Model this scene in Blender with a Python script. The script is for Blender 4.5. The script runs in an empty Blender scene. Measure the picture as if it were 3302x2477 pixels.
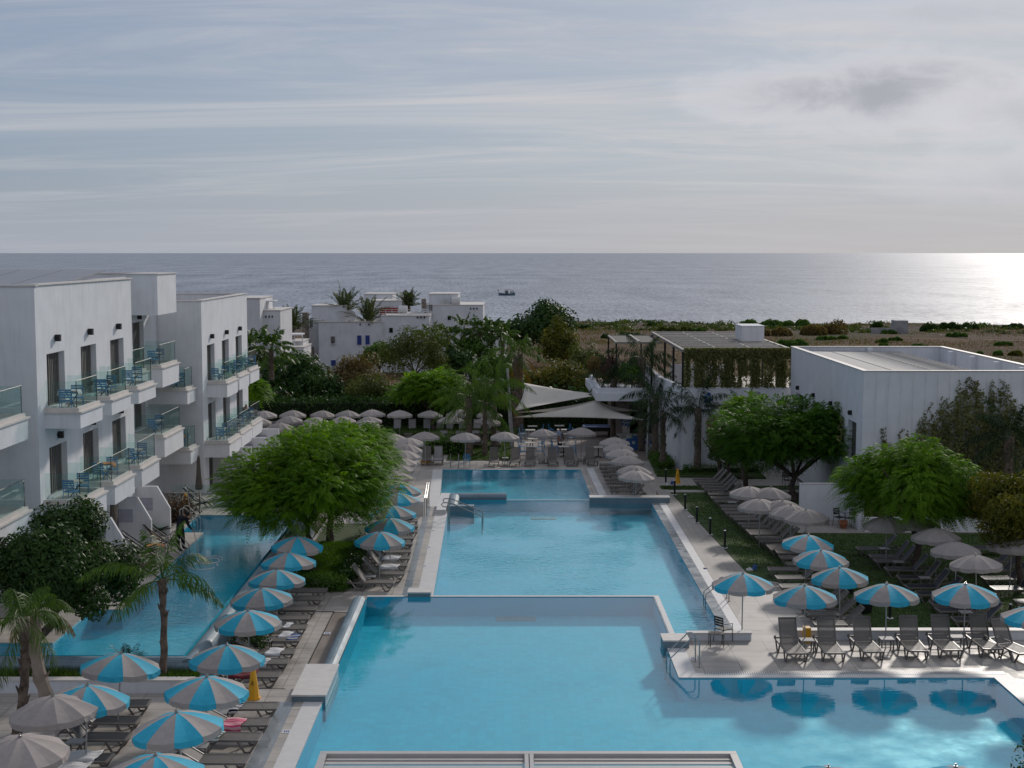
import bpy, math, random
import numpy as np
from mathutils import Vector, Matrix, geometry
random.seed(7); rng=np.random.default_rng(7)
SC=bpy.context.scene; COL=SC.collection
PI=math.pi
F=4586.0; CX=1651.0; CY=1238.5; H=13.0; PIT=math.atan(424/4586)
TL=dict(a=(0,800,900/2212),b=(800,800,900/2212),c=(1600,900,900/2212),d=(2402,900,900/2212),e=(0,1400,900/2212),f=(0,1802,900/2212),
g=(700,1400,900/2212),h=(700,1802,900/2212),i=(1500,1400,900/2212),j=(1500,1802,900/2212),k=(2402,1500,900/2212),l=(2402,1802,900/2212),
m=(1620,1230,500/2212),n=(1950,1040,650/2212),o=(960,900,660/2212),p=(500,1550,400/2212),q=(780,1250,500/2212),r=(1250,1280,500/2212),
s=(2150,1430,700/2212),t=(2800,1600,502/2209),u=(2380,1800,500/2212),P=(0,0,3302/2212))
def ray(t,x,y):
    o=TL[t]; X=(o[0]+x*o[2]-CX)/F; Y=(CY-(o[1]+y*o[2]))/F
    c,s=math.cos(PIT),math.sin(PIT)
    return (X, c+Y*s, -s+Y*c)
def G(t,x,y,z=0.0):
    d=ray(t,x,y); k=(z-H)/d[2]; return (d[0]*k,d[1]*k,z)
def GY(t,x,y,Y):
    d=ray(t,x,y); k=Y/d[1]; return (d[0]*k,Y,H+d[2]*k)
def GX(t,x,y,X):
    d=ray(t,x,y); k=X/d[0]; return (X,d[1]*k,H+d[2]*k)
def proj(x,y,z):
    c,s=math.cos(PIT),math.sin(PIT); z-=H
    dep=y*c-z*s; up=y*s+z*c
    return ((CX+F*x/dep)*2212/3302,(CY-F*up/dep)*2212/3302)
# ---------------------------------------------------------------- helpers
def tag(o,label=None,cat=None,group=None,kind=None):
    if label:
        o['label']=label
        if len(label.split())>16 or len(label.split())<4: print('LONGLABEL',label)
    if cat: o['category']=cat
    if group: o['group']=group
    if kind: o['kind']=kind
    return o
def empty(name,loc,rz=0.0,label=None,cat=None,group=None,sc=None):
    o=bpy.data.objects.new(name,None); o.empty_display_size=.2
    o.location=loc; o.rotation_euler=(0,0,rz); COL.objects.link(o)
    if sc: o.scale=sc if not isinstance(sc,(int,float)) else (sc,)*3
    return tag(o,label,cat,group)
def copy_tree(o,parent=None):
    c=o.copy(); COL.objects.link(c); c.parent=parent
    for ch in o.children: copy_tree(ch,c)
    return c
ORD=['first','second','third','fourth','fifth','sixth','seventh','eighth','ninth','tenth','eleventh','twelfth','thirteenth','fourteenth','fifteenth','sixteenth','seventeenth','eighteenth','nineteenth','twentieth','twenty-first','twenty-second','twenty-third','twenty-fourth','twenty-fifth']
class MB:
    def __init__(s): s.v=[]; s.f=[]; s.m=[]
    def add(s,vs,fs,mi=0):
        b=len(s.v); s.v+= [tuple(v) for v in vs]; s.f+=[tuple(b+i for i in f) for f in fs]; s.m+=[mi]*len(fs); return s
    def quad(s,a,b,c,d,mi=0): return s.add([a,b,c,d],[(0,1,2,3)],mi)
    def box(s,x0,x1,y0,y1,z0,z1,mi=0):
        v=[(x,y,z) for z in (z0,z1) for y in (y0,y1) for x in (x0,x1)]
        return s.add(v,[(0,2,3,1),(4,5,7,6),(0,1,5,4),(2,6,7,3),(0,4,6,2),(1,3,7,5)],mi)
    def obox(s,c,size,R,mi=0):
        hx,hy,hz=[k/2 for k in size]; v=[Vector(c)+R@Vector((x,y,z)) for z in (-hz,hz) for y in (-hy,hy) for x in (-hx,hx)]
        return s.add(v,[(0,2,3,1),(4,5,7,6),(0,1,5,4),(2,6,7,3),(0,4,6,2),(1,3,7,5)],mi)
    def beam(s,a,b,w,h,mi=0,up=(0,0,1)):
        a=Vector(a); b=Vector(b); d=(b-a); L=d.length; d.normalize(); u=Vector(up); sd=d.cross(u)
        if sd.length<1e-4: sd=Vector((1,0,0))
        sd.normalize(); u=sd.cross(d)
        R=Matrix((d,sd,u)).transposed(); return s.obox((a+b)/2,(L,w,h),R,mi)
    def tube(s,pts,r,n=6,mi=0,cap=True):
        pts=[Vector(p) for p in pts]; rs=r if isinstance(r,(list,tuple)) else [r]*len(pts); vs=[]; fs=[]
        prev=None
        for i,p in enumerate(pts):
            t=(pts[min(i+1,len(pts)-1)]-pts[max(i-1,0)]).normalized()
            if prev is None:
                a=t.cross(Vector((0,0,1)));
                if a.length<.05: a=t.cross(Vector((1,0,0)))
            else: a=prev-t*prev.dot(t)
            a.normalize(); prev=a; b=t.cross(a)
            for k in range(n):
                an=2*PI*k/n; vs.append(p+(a*math.cos(an)+b*math.sin(an))*rs[i])
        for i in range(len(pts)-1):
            for k in range(n): fs.append((i*n+k,i*n+(k+1)%n,(i+1)*n+(k+1)%n,(i+1)*n+k))
        if cap: fs.append(tuple(range(n))[::-1]); fs.append(tuple((len(pts)-1)*n+k for k in range(n)))
        return s.add(vs,fs,mi)
    def cyl(s,c,r,h,n=16,mi=0,r2=None):
        x,y,z=c; return s.tube([(x,y,z),(x,y,z+h)],[r,r if r2 is None else r2],n,mi)
    def lathe(s,prof,n=16,c=(0,0,0),mi=0):
        vs=[];fs=[]
        for r,z in prof:
            for k in range(n): a=2*PI*k/n; vs.append((c[0]+r*math.cos(a),c[1]+r*math.sin(a),c[2]+z))
        for i in range(len(prof)-1):
            for k in range(n): fs.append((i*n+k,i*n+(k+1)%n,(i+1)*n+(k+1)%n,(i+1)*n+k))
        return s.add(vs,fs,mi)
    def prism(s,poly,z0,z1,holes=(),mi=0,bottom=False,mside=None):
        ms=mi if mside is None else mside
        loops=[list(poly)]+[list(h) for h in holes]
        tri=geometry.tessellate_polygon([[Vector((p[0],p[1],0)) for p in l] for l in loops])
        flat=[p for l in loops for p in l]; top=[(p[0],p[1],z1) for p in flat]
        fs=[]
        for t in tri:
            a,b,c=[Vector((flat[i][0],flat[i][1],0)) for i in t]
            fs.append(tuple(t) if (b-a).cross(c-a).z>0 else tuple(t[::-1]))
        s.add(top,fs,mi)
        if bottom: s.add([(p[0],p[1],z0) for p in flat],[f[::-1] for f in fs],mi)
        if z0<z1:
            for li,l in enumerate(loops):
                ar=sum(l[i][0]*l[(i+1)%len(l)][1]-l[(i+1)%len(l)][0]*l[i][1] for i in range(len(l)))
                n=len(l)
                for i in range(n):
                    a=l[i]; b=l[(i+1)%n]
                    if (ar<0)!=(li>0): a,b=b,a
                    s.quad((a[0],a[1],z0),(b[0],b[1],z0),(b[0],b[1],z1),(a[0],a[1],z1),ms)
        return s
    def blob(s,c,r,n=8,m=5,mi=0,j=0.0):
        vs=[];fs=[]
        for i in range(m+1):
            th=PI*i/m
            for k in range(n):
                ph=2*PI*k/n; q=1+random.uniform(-j,j)
                vs.append((c[0]+r[0]*q*math.sin(th)*math.cos(ph),c[1]+r[1]*q*math.sin(th)*math.sin(ph),c[2]+r[2]*q*math.cos(th)))
        for i in range(m):
            for k in range(n): fs.append((i*n+k,(i+1)*n+k,(i+1)*n+(k+1)%n,i*n+(k+1)%n))
        return s.add(vs,fs,mi)
    def build(s,name,mats,parent=None,smooth=False,bevel=0,world=False,tagd=None):
        if not isinstance(mats,(list,tuple)): mats=[mats]
        me=bpy.data.meshes.new(name)
        v=s.v
        if parent is not None and world:
            L=parent.location; v=[(a[0]-L[0],a[1]-L[1],a[2]-L[2]) for a in v]
        me.from_pydata(v,[],s.f)
        for m in mats: me.materials.append(m)
        if any(s.m): me.polygons.foreach_set('material_index',s.m)
        if smooth: me.polygons.foreach_set('use_smooth',[True]*len(s.f))
        me.update()
        o=bpy.data.objects.new(name,me); COL.objects.link(o); o.parent=parent
        if bevel:
            b=o.modifiers.new('bevel','BEVEL'); b.width=bevel; b.segments=1; b.limit_method='ANGLE'
        if tagd: tag(o,*tagd)
        return o
def fast_mesh(name,verts,faces4,mats,midx=None,parent=None,smooth=False,tri=False):
    me=bpy.data.meshes.new(name); k=3 if tri else 4
    nv=len(verts); nf=len(faces4)
    me.vertices.add(nv); me.vertices.foreach_set('co',np.asarray(verts,dtype=np.float32).ravel())
    me.loops.add(nf*k); me.loops.foreach_set('vertex_index',np.asarray(faces4,dtype=np.int32).ravel())
    me.polygons.add(nf); me.polygons.foreach_set('loop_start',np.arange(0,nf*k,k,dtype=np.int32))
    for m in (mats if isinstance(mats,(list,tuple)) else [mats]): me.materials.append(m)
    if midx is not None: me.polygons.foreach_set('material_index',np.asarray(midx,dtype=np.int32))
    me.update(calc_edges=True); me.validate()
    o=bpy.data.objects.new(name,me); COL.objects.link(o); o.parent=parent
    return o
# ---------------------------------------------------------------- materials
def newmat(name):
    m=bpy.data.materials.new(name); m.use_nodes=True; nt=m.node_tree
    for n in list(nt.nodes): nt.nodes.remove(n)
    out=nt.nodes.new('ShaderNodeOutputMaterial'); return m,nt,out
def N(nt,t,**k):
    n=nt.nodes.new(t)
    for a,b in k.items():
        if a.startswith('_'): n.inputs[a[1:].replace('_',' ')].default_value=b
        else: setattr(n,a,b)
    return n
def mat(name,col,rough=.7,metal=0,var=.12,scale=3.0,bump=0.0,bscale=40.0,spec=.4,col2=None,coord='Object',stain=0,transl=0.0):
    m,nt,out=newmat(name); L=nt.links
    p=N(nt,'ShaderNodeBsdfPrincipled'); p.inputs['Roughness'].default_value=rough; p.inputs['Metallic'].default_value=metal
    p.inputs['Specular IOR Level'].default_value=spec
    tc=N(nt,'ShaderNodeTexCoord'); geo=N(nt,'ShaderNodeNewGeometry')
    src=geo.outputs['Position'] if coord=='World' else tc.outputs['Object']
    no=N(nt,'ShaderNodeTexNoise',_Scale=scale,_Detail=6.0,_Roughness=.6); L.new(src,no.inputs['Vector'])
    mr=N(nt,'ShaderNodeMapRange'); mr.inputs['From Min'].default_value=.3; mr.inputs['From Max'].default_value=.7
    L.new(no.outputs['Fac'],mr.inputs['Value'])
    mx=N(nt,'ShaderNodeMix',data_type='RGBA'); c=Vector(col[:3]); c2=Vector(col2) if col2 else c*(1-2*var)
    c1=c*(1+var) if not col2 else c
    mx.inputs['A'].default_value=(*c2,1); mx.inputs['B'].default_value=(*c1,1); L.new(mr.outputs['Result'],mx.inputs['Factor'])
    base=mx.outputs['Result']
    if stain:
        mp=N(nt,'ShaderNodeMapping'); mp.inputs['Scale'].default_value=(3,3,.25); L.new(src,mp.inputs['Vector'])
        n2=N(nt,'ShaderNodeTexNoise',_Scale=2.0,_Detail=5.0); L.new(mp.outputs['Vector'],n2.inputs['Vector'])
        m2=N(nt,'ShaderNodeMapRange'); m2.inputs['From Min'].default_value=.5; m2.inputs['From Max'].default_value=.8; m2.inputs['To Max'].default_value=stain
        L.new(n2.outputs['Fac'],m2.inputs['Value'])
        mm=N(nt,'ShaderNodeMix',data_type='RGBA'); mm.inputs['B'].default_value=(*(c*.45),1); L.new(base,mm.inputs['A']); L.new(m2.outputs['Result'],mm.inputs['Factor']); base=mm.outputs['Result']
    L.new(base,p.inputs['Base Color'])
    if bump:
        nb=N(nt,'ShaderNodeTexNoise',_Scale=bscale,_Detail=3.0); L.new(src,nb.inputs['Vector'])
        b=N(nt,'ShaderNodeBump',_Strength=bump,_Distance=.02); L.new(nb.outputs['Fac'],b.inputs['Height']); L.new(b.outputs['Normal'],p.inputs['Normal'])
    if transl:
        t=N(nt,'ShaderNodeBsdfTranslucent'); L.new(base,t.inputs['Color']); ms=N(nt,'ShaderNodeMixShader'); ms.inputs[0].default_value=transl
        L.new(p.outputs[0],ms.inputs[1]); L.new(t.outputs[0],ms.inputs[2]); L.new(ms.outputs[0],out.inputs[0])
    else: L.new(p.outputs[0],out.inputs[0])
    return m
def leafmat(name,c1,c2,transl=.35,scale=.9,rough=.6):
    m,nt,out=newmat(name); L=nt.links
    geo=N(nt,'ShaderNodeNewGeometry'); no=N(nt,'ShaderNodeTexNoise',_Scale=scale,_Detail=3.0); L.new(geo.outputs['Position'],no.inputs['Vector'])
    wn=N(nt,'ShaderNodeTexWhiteNoise'); vs=N(nt,'ShaderNodeVectorMath',operation='SNAP'); vs.inputs[1].default_value=(.15,.15,.15)
    L.new(geo.outputs['Position'],vs.inputs[0]); L.new(vs.outputs[0],wn.inputs['Vector'])
    ma=N(nt,'ShaderNodeMath',operation='MULTIPLY_ADD'); L.new(wn.outputs['Value'],ma.inputs[0]); ma.inputs[1].default_value=.5; 
    mr=N(nt,'ShaderNodeMapRange'); mr.inputs['From Min'].default_value=.35; mr.inputs['From Max'].default_value=.65; mr.inputs['To Max'].default_value=.6; L.new(no.outputs['Fac'],mr.inputs['Value'])
    L.new(mr.outputs[0],ma.inputs[2])
    mx=N(nt,'ShaderNodeMix',data_type='RGBA'); mx.inputs['A'].default_value=(*c1,1); mx.inputs['B'].default_value=(*c2,1); L.new(ma.outputs[0],mx.inputs['Factor'])
    p=N(nt,'ShaderNodeBsdfPrincipled'); p.inputs['Roughness'].default_value=rough; p.inputs['Specular IOR Level'].default_value=.2; L.new(mx.outputs['Result'],p.inputs['Base Color'])
    t=N(nt,'ShaderNodeBsdfTranslucent'); 
    hs=N(nt,'ShaderNodeMix',data_type='RGBA',blend_type='MULTIPLY'); hs.inputs['Factor'].default_value=1; hs.inputs['B'].default_value=(1.25,1.3,.4,1); L.new(mx.outputs['Result'],hs.inputs['A']); L.new(hs.outputs['Result'],t.inputs['Color'])
    ms=N(nt,'ShaderNodeMixShader'); ms.inputs[0].default_value=transl; L.new(p.outputs[0],ms.inputs[1]); L.new(t.outputs[0],ms.inputs[2]); L.new(ms.outputs[0],out.inputs[0])
    return m
def tilemat(name,col,bw=1.2,bh=.6,var=.06,joint=.55,rough=.55,rot=0,mortar=.008,spec=.4,lo=.72,hi=1.1):
    m,nt,out=newmat(name); L=nt.links
    geo=N(nt,'ShaderNodeNewGeometry'); mp=N(nt,'ShaderNodeMapping'); mp.inputs['Rotation'].default_value=(0,0,rot); L.new(geo.outputs['Position'],mp.inputs['Vector'])
    br=N(nt,'ShaderNodeTexBrick',offset=0.0); c=Vector(col)
    br.inputs['Scale'].default_value=1; br.inputs['Brick Width'].default_value=bw; br.inputs['Row Height'].default_value=bh; br.inputs['Mortar Size'].default_value=mortar; br.inputs['Mortar Smooth'].default_value=.1
    br.inputs['Color1'].default_value=(*(c*(1+var)),1); br.inputs['Color2'].default_value=(*(c*(1-var)),1); br.inputs['Mortar'].default_value=(*(c*joint),1)
    L.new(mp.outputs[0],br.inputs['Vector'])
    no=N(nt,'ShaderNodeTexNoise',_Scale=.8,_Detail=8.0,_Roughness=.65); L.new(geo.outputs['Position'],no.inputs['Vector'])
    mr=N(nt,'ShaderNodeMapRange'); mr.inputs['From Min'].default_value=.3; mr.inputs['From Max'].default_value=.7; mr.inputs['To Min'].default_value=lo; mr.inputs['To Max'].default_value=hi; L.new(no.outputs['Fac'],mr.inputs['Value'])
    mu=N(nt,'ShaderNodeVectorMath',operation='SCALE'); L.new(br.outputs['Color'],mu.inputs[0]); L.new(mr.outputs[0],mu.inputs['Scale'])
    p=N(nt,'ShaderNodeBsdfPrincipled'); p.inputs['Roughness'].default_value=rough; p.inputs['Specular IOR Level'].default_value=spec
    L.new(mu.outputs[0],p.inputs['Base Color']); 
    r2=N(nt,'ShaderNodeMapRange'); r2.inputs['From Min'].default_value=.35; r2.inputs['From Max'].default_value=.65; r2.inputs['To Min'].default_value=rough-.15; r2.inputs['To Max'].default_value=rough+.15
    L.new(no.outputs['Fac'],r2.inputs['Value']); L.new(r2.outputs[0],p.inputs['Roughness'])
    L.new(p.outputs[0],out.inputs[0]); return m
def watermat(name,tint,wave=1.0,dist=.02,scale=3.0,stretch=(1,1,1)):
    m,nt,out=newmat(name); L=nt.links
    geo=N(nt,'ShaderNodeNewGeometry'); mp=N(nt,'ShaderNodeMapping'); mp.inputs['Scale'].default_value=stretch; L.new(geo.outputs['Position'],mp.inputs['Vector'])
    n1=N(nt,'ShaderNodeTexNoise',_Scale=scale,_Detail=3.0,_Roughness=.55); L.new(mp.outputs[0],n1.inputs['Vector'])
    n1.inputs['Distortion'].default_value=.6
    n2=N(nt,'ShaderNodeTexNoise',_Scale=.25,_Detail=2.0); L.new(geo.outputs['Position'],n2.inputs['Vector'])
    mr=N(nt,'ShaderNodeMapRange'); mr.inputs['From Min'].default_value=.38; mr.inputs['From Max'].default_value=.62; mr.inputs['To Min'].default_value=.15*wave; mr.inputs['To Max'].default_value=wave; L.new(n2.outputs['Fac'],mr.inputs['Value'])
    b=N(nt,'ShaderNodeBump',_Distance=dist); L.new(n1.outputs['Fac'],b.inputs['Height']); L.new(mr.outputs[0],b.inputs['Strength'])
    fr=N(nt,'ShaderNodeFresnel',_IOR=1.55); L.new(b.outputs[0],fr.inputs['Normal'])
    g=N(nt,'ShaderNodeBsdfGlossy',_Roughness=.03); g.inputs['Color'].default_value=(1,1,1,1); L.new(b.outputs[0],g.inputs['Normal'])
    t=N(nt,'ShaderNodeBsdfTransparent'); t.inputs['Color'].default_value=(*tint,1)
    bf=N(nt,'ShaderNodeMath',operation='SUBTRACT'); bf.inputs[0].default_value=1; L.new(geo.outputs['Backfacing'],bf.inputs[1]); fm=N(nt,'ShaderNodeMath',operation='MULTIPLY'); L.new(fr.outputs[0],fm.inputs[0]); L.new(bf.outputs[0],fm.inputs[1])
    ms=N(nt,'ShaderNodeMixShader'); L.new(fm.outputs[0],ms.inputs[0]); L.new(t.outputs[0],ms.inputs[1]); L.new(g.outputs[0],ms.inputs[2]); L.new(ms.outputs[0],out.inputs[0])
    return m
def glassmat(name,tint,fres=1.45,opq=.06):
    m,nt,out=newmat(name); L=nt.links
    fr=N(nt,'ShaderNodeFresnel',_IOR=fres); g=N(nt,'ShaderNodeBsdfGlossy',_Roughness=.02)
    t=N(nt,'ShaderNodeBsdfTransparent'); t.inputs['Color'].default_value=(*tint,1)
    d=N(nt,'ShaderNodeBsdfDiffuse'); d.inputs['Color'].default_value=(.35,.5,.48,1)
    m0=N(nt,'ShaderNodeMixShader'); m0.inputs[0].default_value=opq; L.new(t.outputs[0],m0.inputs[1]); L.new(d.outputs[0],m0.inputs[2])
    geo=N(nt,'ShaderNodeNewGeometry'); bf=N(nt,'ShaderNodeMath',operation='SUBTRACT'); bf.inputs[0].default_value=1; L.new(geo.outputs['Backfacing'],bf.inputs[1]); fm=N(nt,'ShaderNodeMath',operation='MULTIPLY'); L.new(fr.outputs[0],fm.inputs[0]); L.new(bf.outputs[0],fm.inputs[1])
    ms=N(nt,'ShaderNodeMixShader'); L.new(fm.outputs[0],ms.inputs[0]); L.new(m0.outputs[0],ms.inputs[1]); L.new(g.outputs[0],ms.inputs[2]); L.new(ms.outputs[0],out.inputs[0]); return m
def meshfab(m,f):
    nt=m.node_tree; out=[n for n in nt.nodes if n.type=='OUTPUT_MATERIAL'][0]; src=out.inputs[0].links[0].from_socket
    t=N(nt,'ShaderNodeBsdfTransparent'); x=N(nt,'ShaderNodeMixShader'); x.inputs[0].default_value=f; nt.links.new(src,x.inputs[1]); nt.links.new(t.outputs[0],x.inputs[2]); nt.links.new(x.outputs[0],out.inputs[0]); return m
M={}
M['wall']=mat('white_render',(.68,.69,.72),.85,var=.04,scale=1.2,bump=.15,bscale=30,coord='World',stain=.22)
M['cap']=mat('stone_coping',(.60,.57,.54),.6,var=.06,coord='World')
M['villa']=mat('villa_render',(.66,.67,.70),.9,var=.07,scale=.6,coord='World',stain=.3)
M['roofstone']=mat('roof_screed',(.42,.39,.35),.9,var=.12,scale=1.5,coord='World')
M['stone']=mat('rubble_stone',(.24,.20,.17),.95,var=.3,scale=3,coord='World',bump=.5,bscale=6)
M['darkwin']=mat('dark_glass',(.012,.014,.016),.08,var=.3,spec=.8)
M['curtain']=mat('curtain',(.13,.125,.12),.9,var=.15,scale=8)
M['frame']=mat('window_frame',(.22,.20,.18),.5)
M['black']=mat('black_metal',(.012,.012,.013),.45)
M['steel']=mat('steel',(.42,.41,.40),.28,metal=1,var=.1)
M['glass']=glassmat('railing_glass',(.90,.96,.95),1.3,.025)
M['deck']=tilemat('deck_tiles',(.46,.42,.38),1.2,.6,.045,joint=.5,mortar=.014,lo=.66)
M['deck2']=tilemat('walk_tiles',(.33,.30,.27),1.2,.3,.05,joint=.65,rot=PI/2,mortar=.012)
M['deck3']=tilemat('bar_tiles',(.28,.23,.20),1.2,.6,.05)
M['wettile']=tilemat('wet_tiles',(.30,.33,.35),.05,.05,.1,joint=.7,rough=.3,spec=.6)
M['rim']=tilemat('rim_mosaic',(.21,.29,.345),.05,.05,.12,joint=.75,rough=.5,spec=.35,mortar=.006)
M['pool']=tilemat('pool_mosaic',(.02,.46,.61),.25,.25,.06,joint=.9,rough=.6,mortar=.006,lo=.95,hi=1.03,spec=.2)
M['poolw']=tilemat('pool_wall_mosaic',(.02,.42,.57),.25,.25,.06,joint=.9,rough=.6,mortar=.006,lo=.95,hi=1.03,spec=.2)
M['cop']=mat('coping_white',(.62,.61,.60),.55,var=.05,coord='World')
M['wood']=tilemat('decking_wood',(.10,.07,.055),3,.12,.25,rot=0,joint=.4)
M['water_f']=watermat('pool_water_front',(.68,.95,.98),.3,.010,2.2,(1,2.2,1))
M['water_m']=watermat('pool_water_mid',(.68,.95,.98),1.0,.03,3.2,(1,1.6,1))
M['water_l']=watermat('pool_water_left',(.65,.93,.97),1.0,.03,2.2,(1,2.5,1))
M['grass']=mat('lawn_soil',(.045,.075,.018),.95,var=.3,scale=2,coord='World')
M['cgrey']=mat('canvas_taupe',(.43,.385,.365),.8,var=.05,scale=6,transl=.22)
M['cblue']=mat('canvas_blue',(.04,.46,.66),.75,var=.05,scale=6,transl=.25)
def objvar(m,a,b):
    nt=m.node_tree; p=[n for n in nt.nodes if n.type=='BSDF_PRINCIPLED'][0]; src=p.inputs['Base Color'].links[0].from_socket
    oi=N(nt,'ShaderNodeObjectInfo'); mr=N(nt,'ShaderNodeMapRange'); mr.inputs['To Min'].default_value=a; mr.inputs['To Max'].default_value=b; nt.links.new(oi.outputs['Random'],mr.inputs[0])
    v=N(nt,'ShaderNodeVectorMath',operation='SCALE'); nt.links.new(src,v.inputs[0]); nt.links.new(mr.outputs[0],v.inputs['Scale']); nt.links.new(v.outputs[0],p.inputs['Base Color'])
    for n in nt.nodes:
        if n.type=='BSDF_TRANSLUCENT': nt.links.new(v.outputs[0],n.inputs['Color'])
objvar(M['cgrey'],.82,1.08); objvar(M['cblue'],.85,1.08)
M['pole']=mat('umbrella_pole',(.42,.42,.42),.4,metal=.6)
M['lframe']=mat('lounger_resin',(.17,.15,.138),.42,var=.05)
M['sling']=meshfab(mat('lounger_sling',(.21,.19,.178),.6,var=.06,scale=10,transl=.12),.32)
M['navy']=mat('lounger_navy_sling',(.022,.026,.036),.5,var=.1,bump=.15,bscale=250)
M['lsling']=mat('lounger_pale_sling',(.36,.35,.35),.6,var=.06,transl=.1)
M['towel']=mat('towel_white',(.68,.67,.68),.95,var=.05,bump=.4,bscale=90)
M['bark']=mat('bark',(.10,.075,.06),.95,var=.3,scale=6,bump=.8,bscale=25)
M['palmbark']=mat('palm_bark',(.16,.12,.095),.95,var=.35,scale=5,bump=1,bscale=18)
M['palebark']=mat('pale_bark',(.33,.27,.22),.85,var=.15,scale=2,bump=.5,bscale=20)
M['yellow']=mat('yellow_plastic',(.75,.38,.02),.4,var=.04)
M['chairblue']=mat('chair_blue',(.06,.22,.42),.5,var=.05)
M['tabletop']=mat('table_top',(.5,.48,.44),.5,var=.05)
M['sail']=mat('sail_cloth',(.78,.73,.66),.8,var=.04,scale=1,transl=.25)
M['shutter']=mat('blue_shutter',(.02,.045,.22),.6,var=.1)
M['red']=mat('red_brick',(.30,.05,.035),.9,var=.15,scale=4)
M['terracotta']=mat('terracotta',(.32,.12,.06),.9)
M['skin']=mat('skin',(.33,.17,.11),.55,var=.04)
M['hair']=mat('hair',(.012,.01,.009),.7)
M['navycloth']=mat('navy_cloth',(.018,.02,.032),.85,var=.1)
M['ltblue']=mat('light_blue_cloth',(.38,.46,.60),.85,var=.06)
def lin(h): 
    return tuple(((int(h[i:i+2],16)/255+.055)/1.055)**2.4 if int(h[i:i+2],16)>10 else int(h[i:i+2],16)/3294 for i in (0,2,4))
L_feather=leafmat('feathery_leaves',(.05,.135,.008),(.17,.31,.015),.42)
L_dark=leafmat('dark_glossy_leaves',(.018,.048,.012),(.05,.105,.02),.2,rough=.5)
L_olive=leafmat('olive_leaves',(.05,.075,.02),(.13,.155,.035),.25)
L_brown=leafmat('bronze_leaves',(.10,.075,.03),(.20,.14,.045),.25)
L_yellow=leafmat('yellow_green_leaves',(.05,.08,.012),(.17,.15,.02),.3)
L_mid=leafmat('mid_green_leaves',(.04,.10,.016),(.10,.19,.03),.25)
L_palm=leafmat('palm_leaves',(.03,.075,.014),(.09,.16,.025),.3,rough=.5)
L_palmdark=leafmat('dark_palm_leaves',(.012,.032,.012),(.03,.06,.018),.2,rough=.5)
L_palmdry=leafmat('dry_palm_leaves',(.12,.09,.02),(.26,.15,.04),.3)
L_purple=leafmat('plum_leaves',(.05,.028,.022),(.10,.06,.045),.2)
L_vine=leafmat('vine_leaves',(.10,.11,.035),(.20,.20,.075),.2)
L_grass=leafmat('grass_blades',(.035,.075,.01),(.08,.15,.02),.3,scale=.5)
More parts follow.
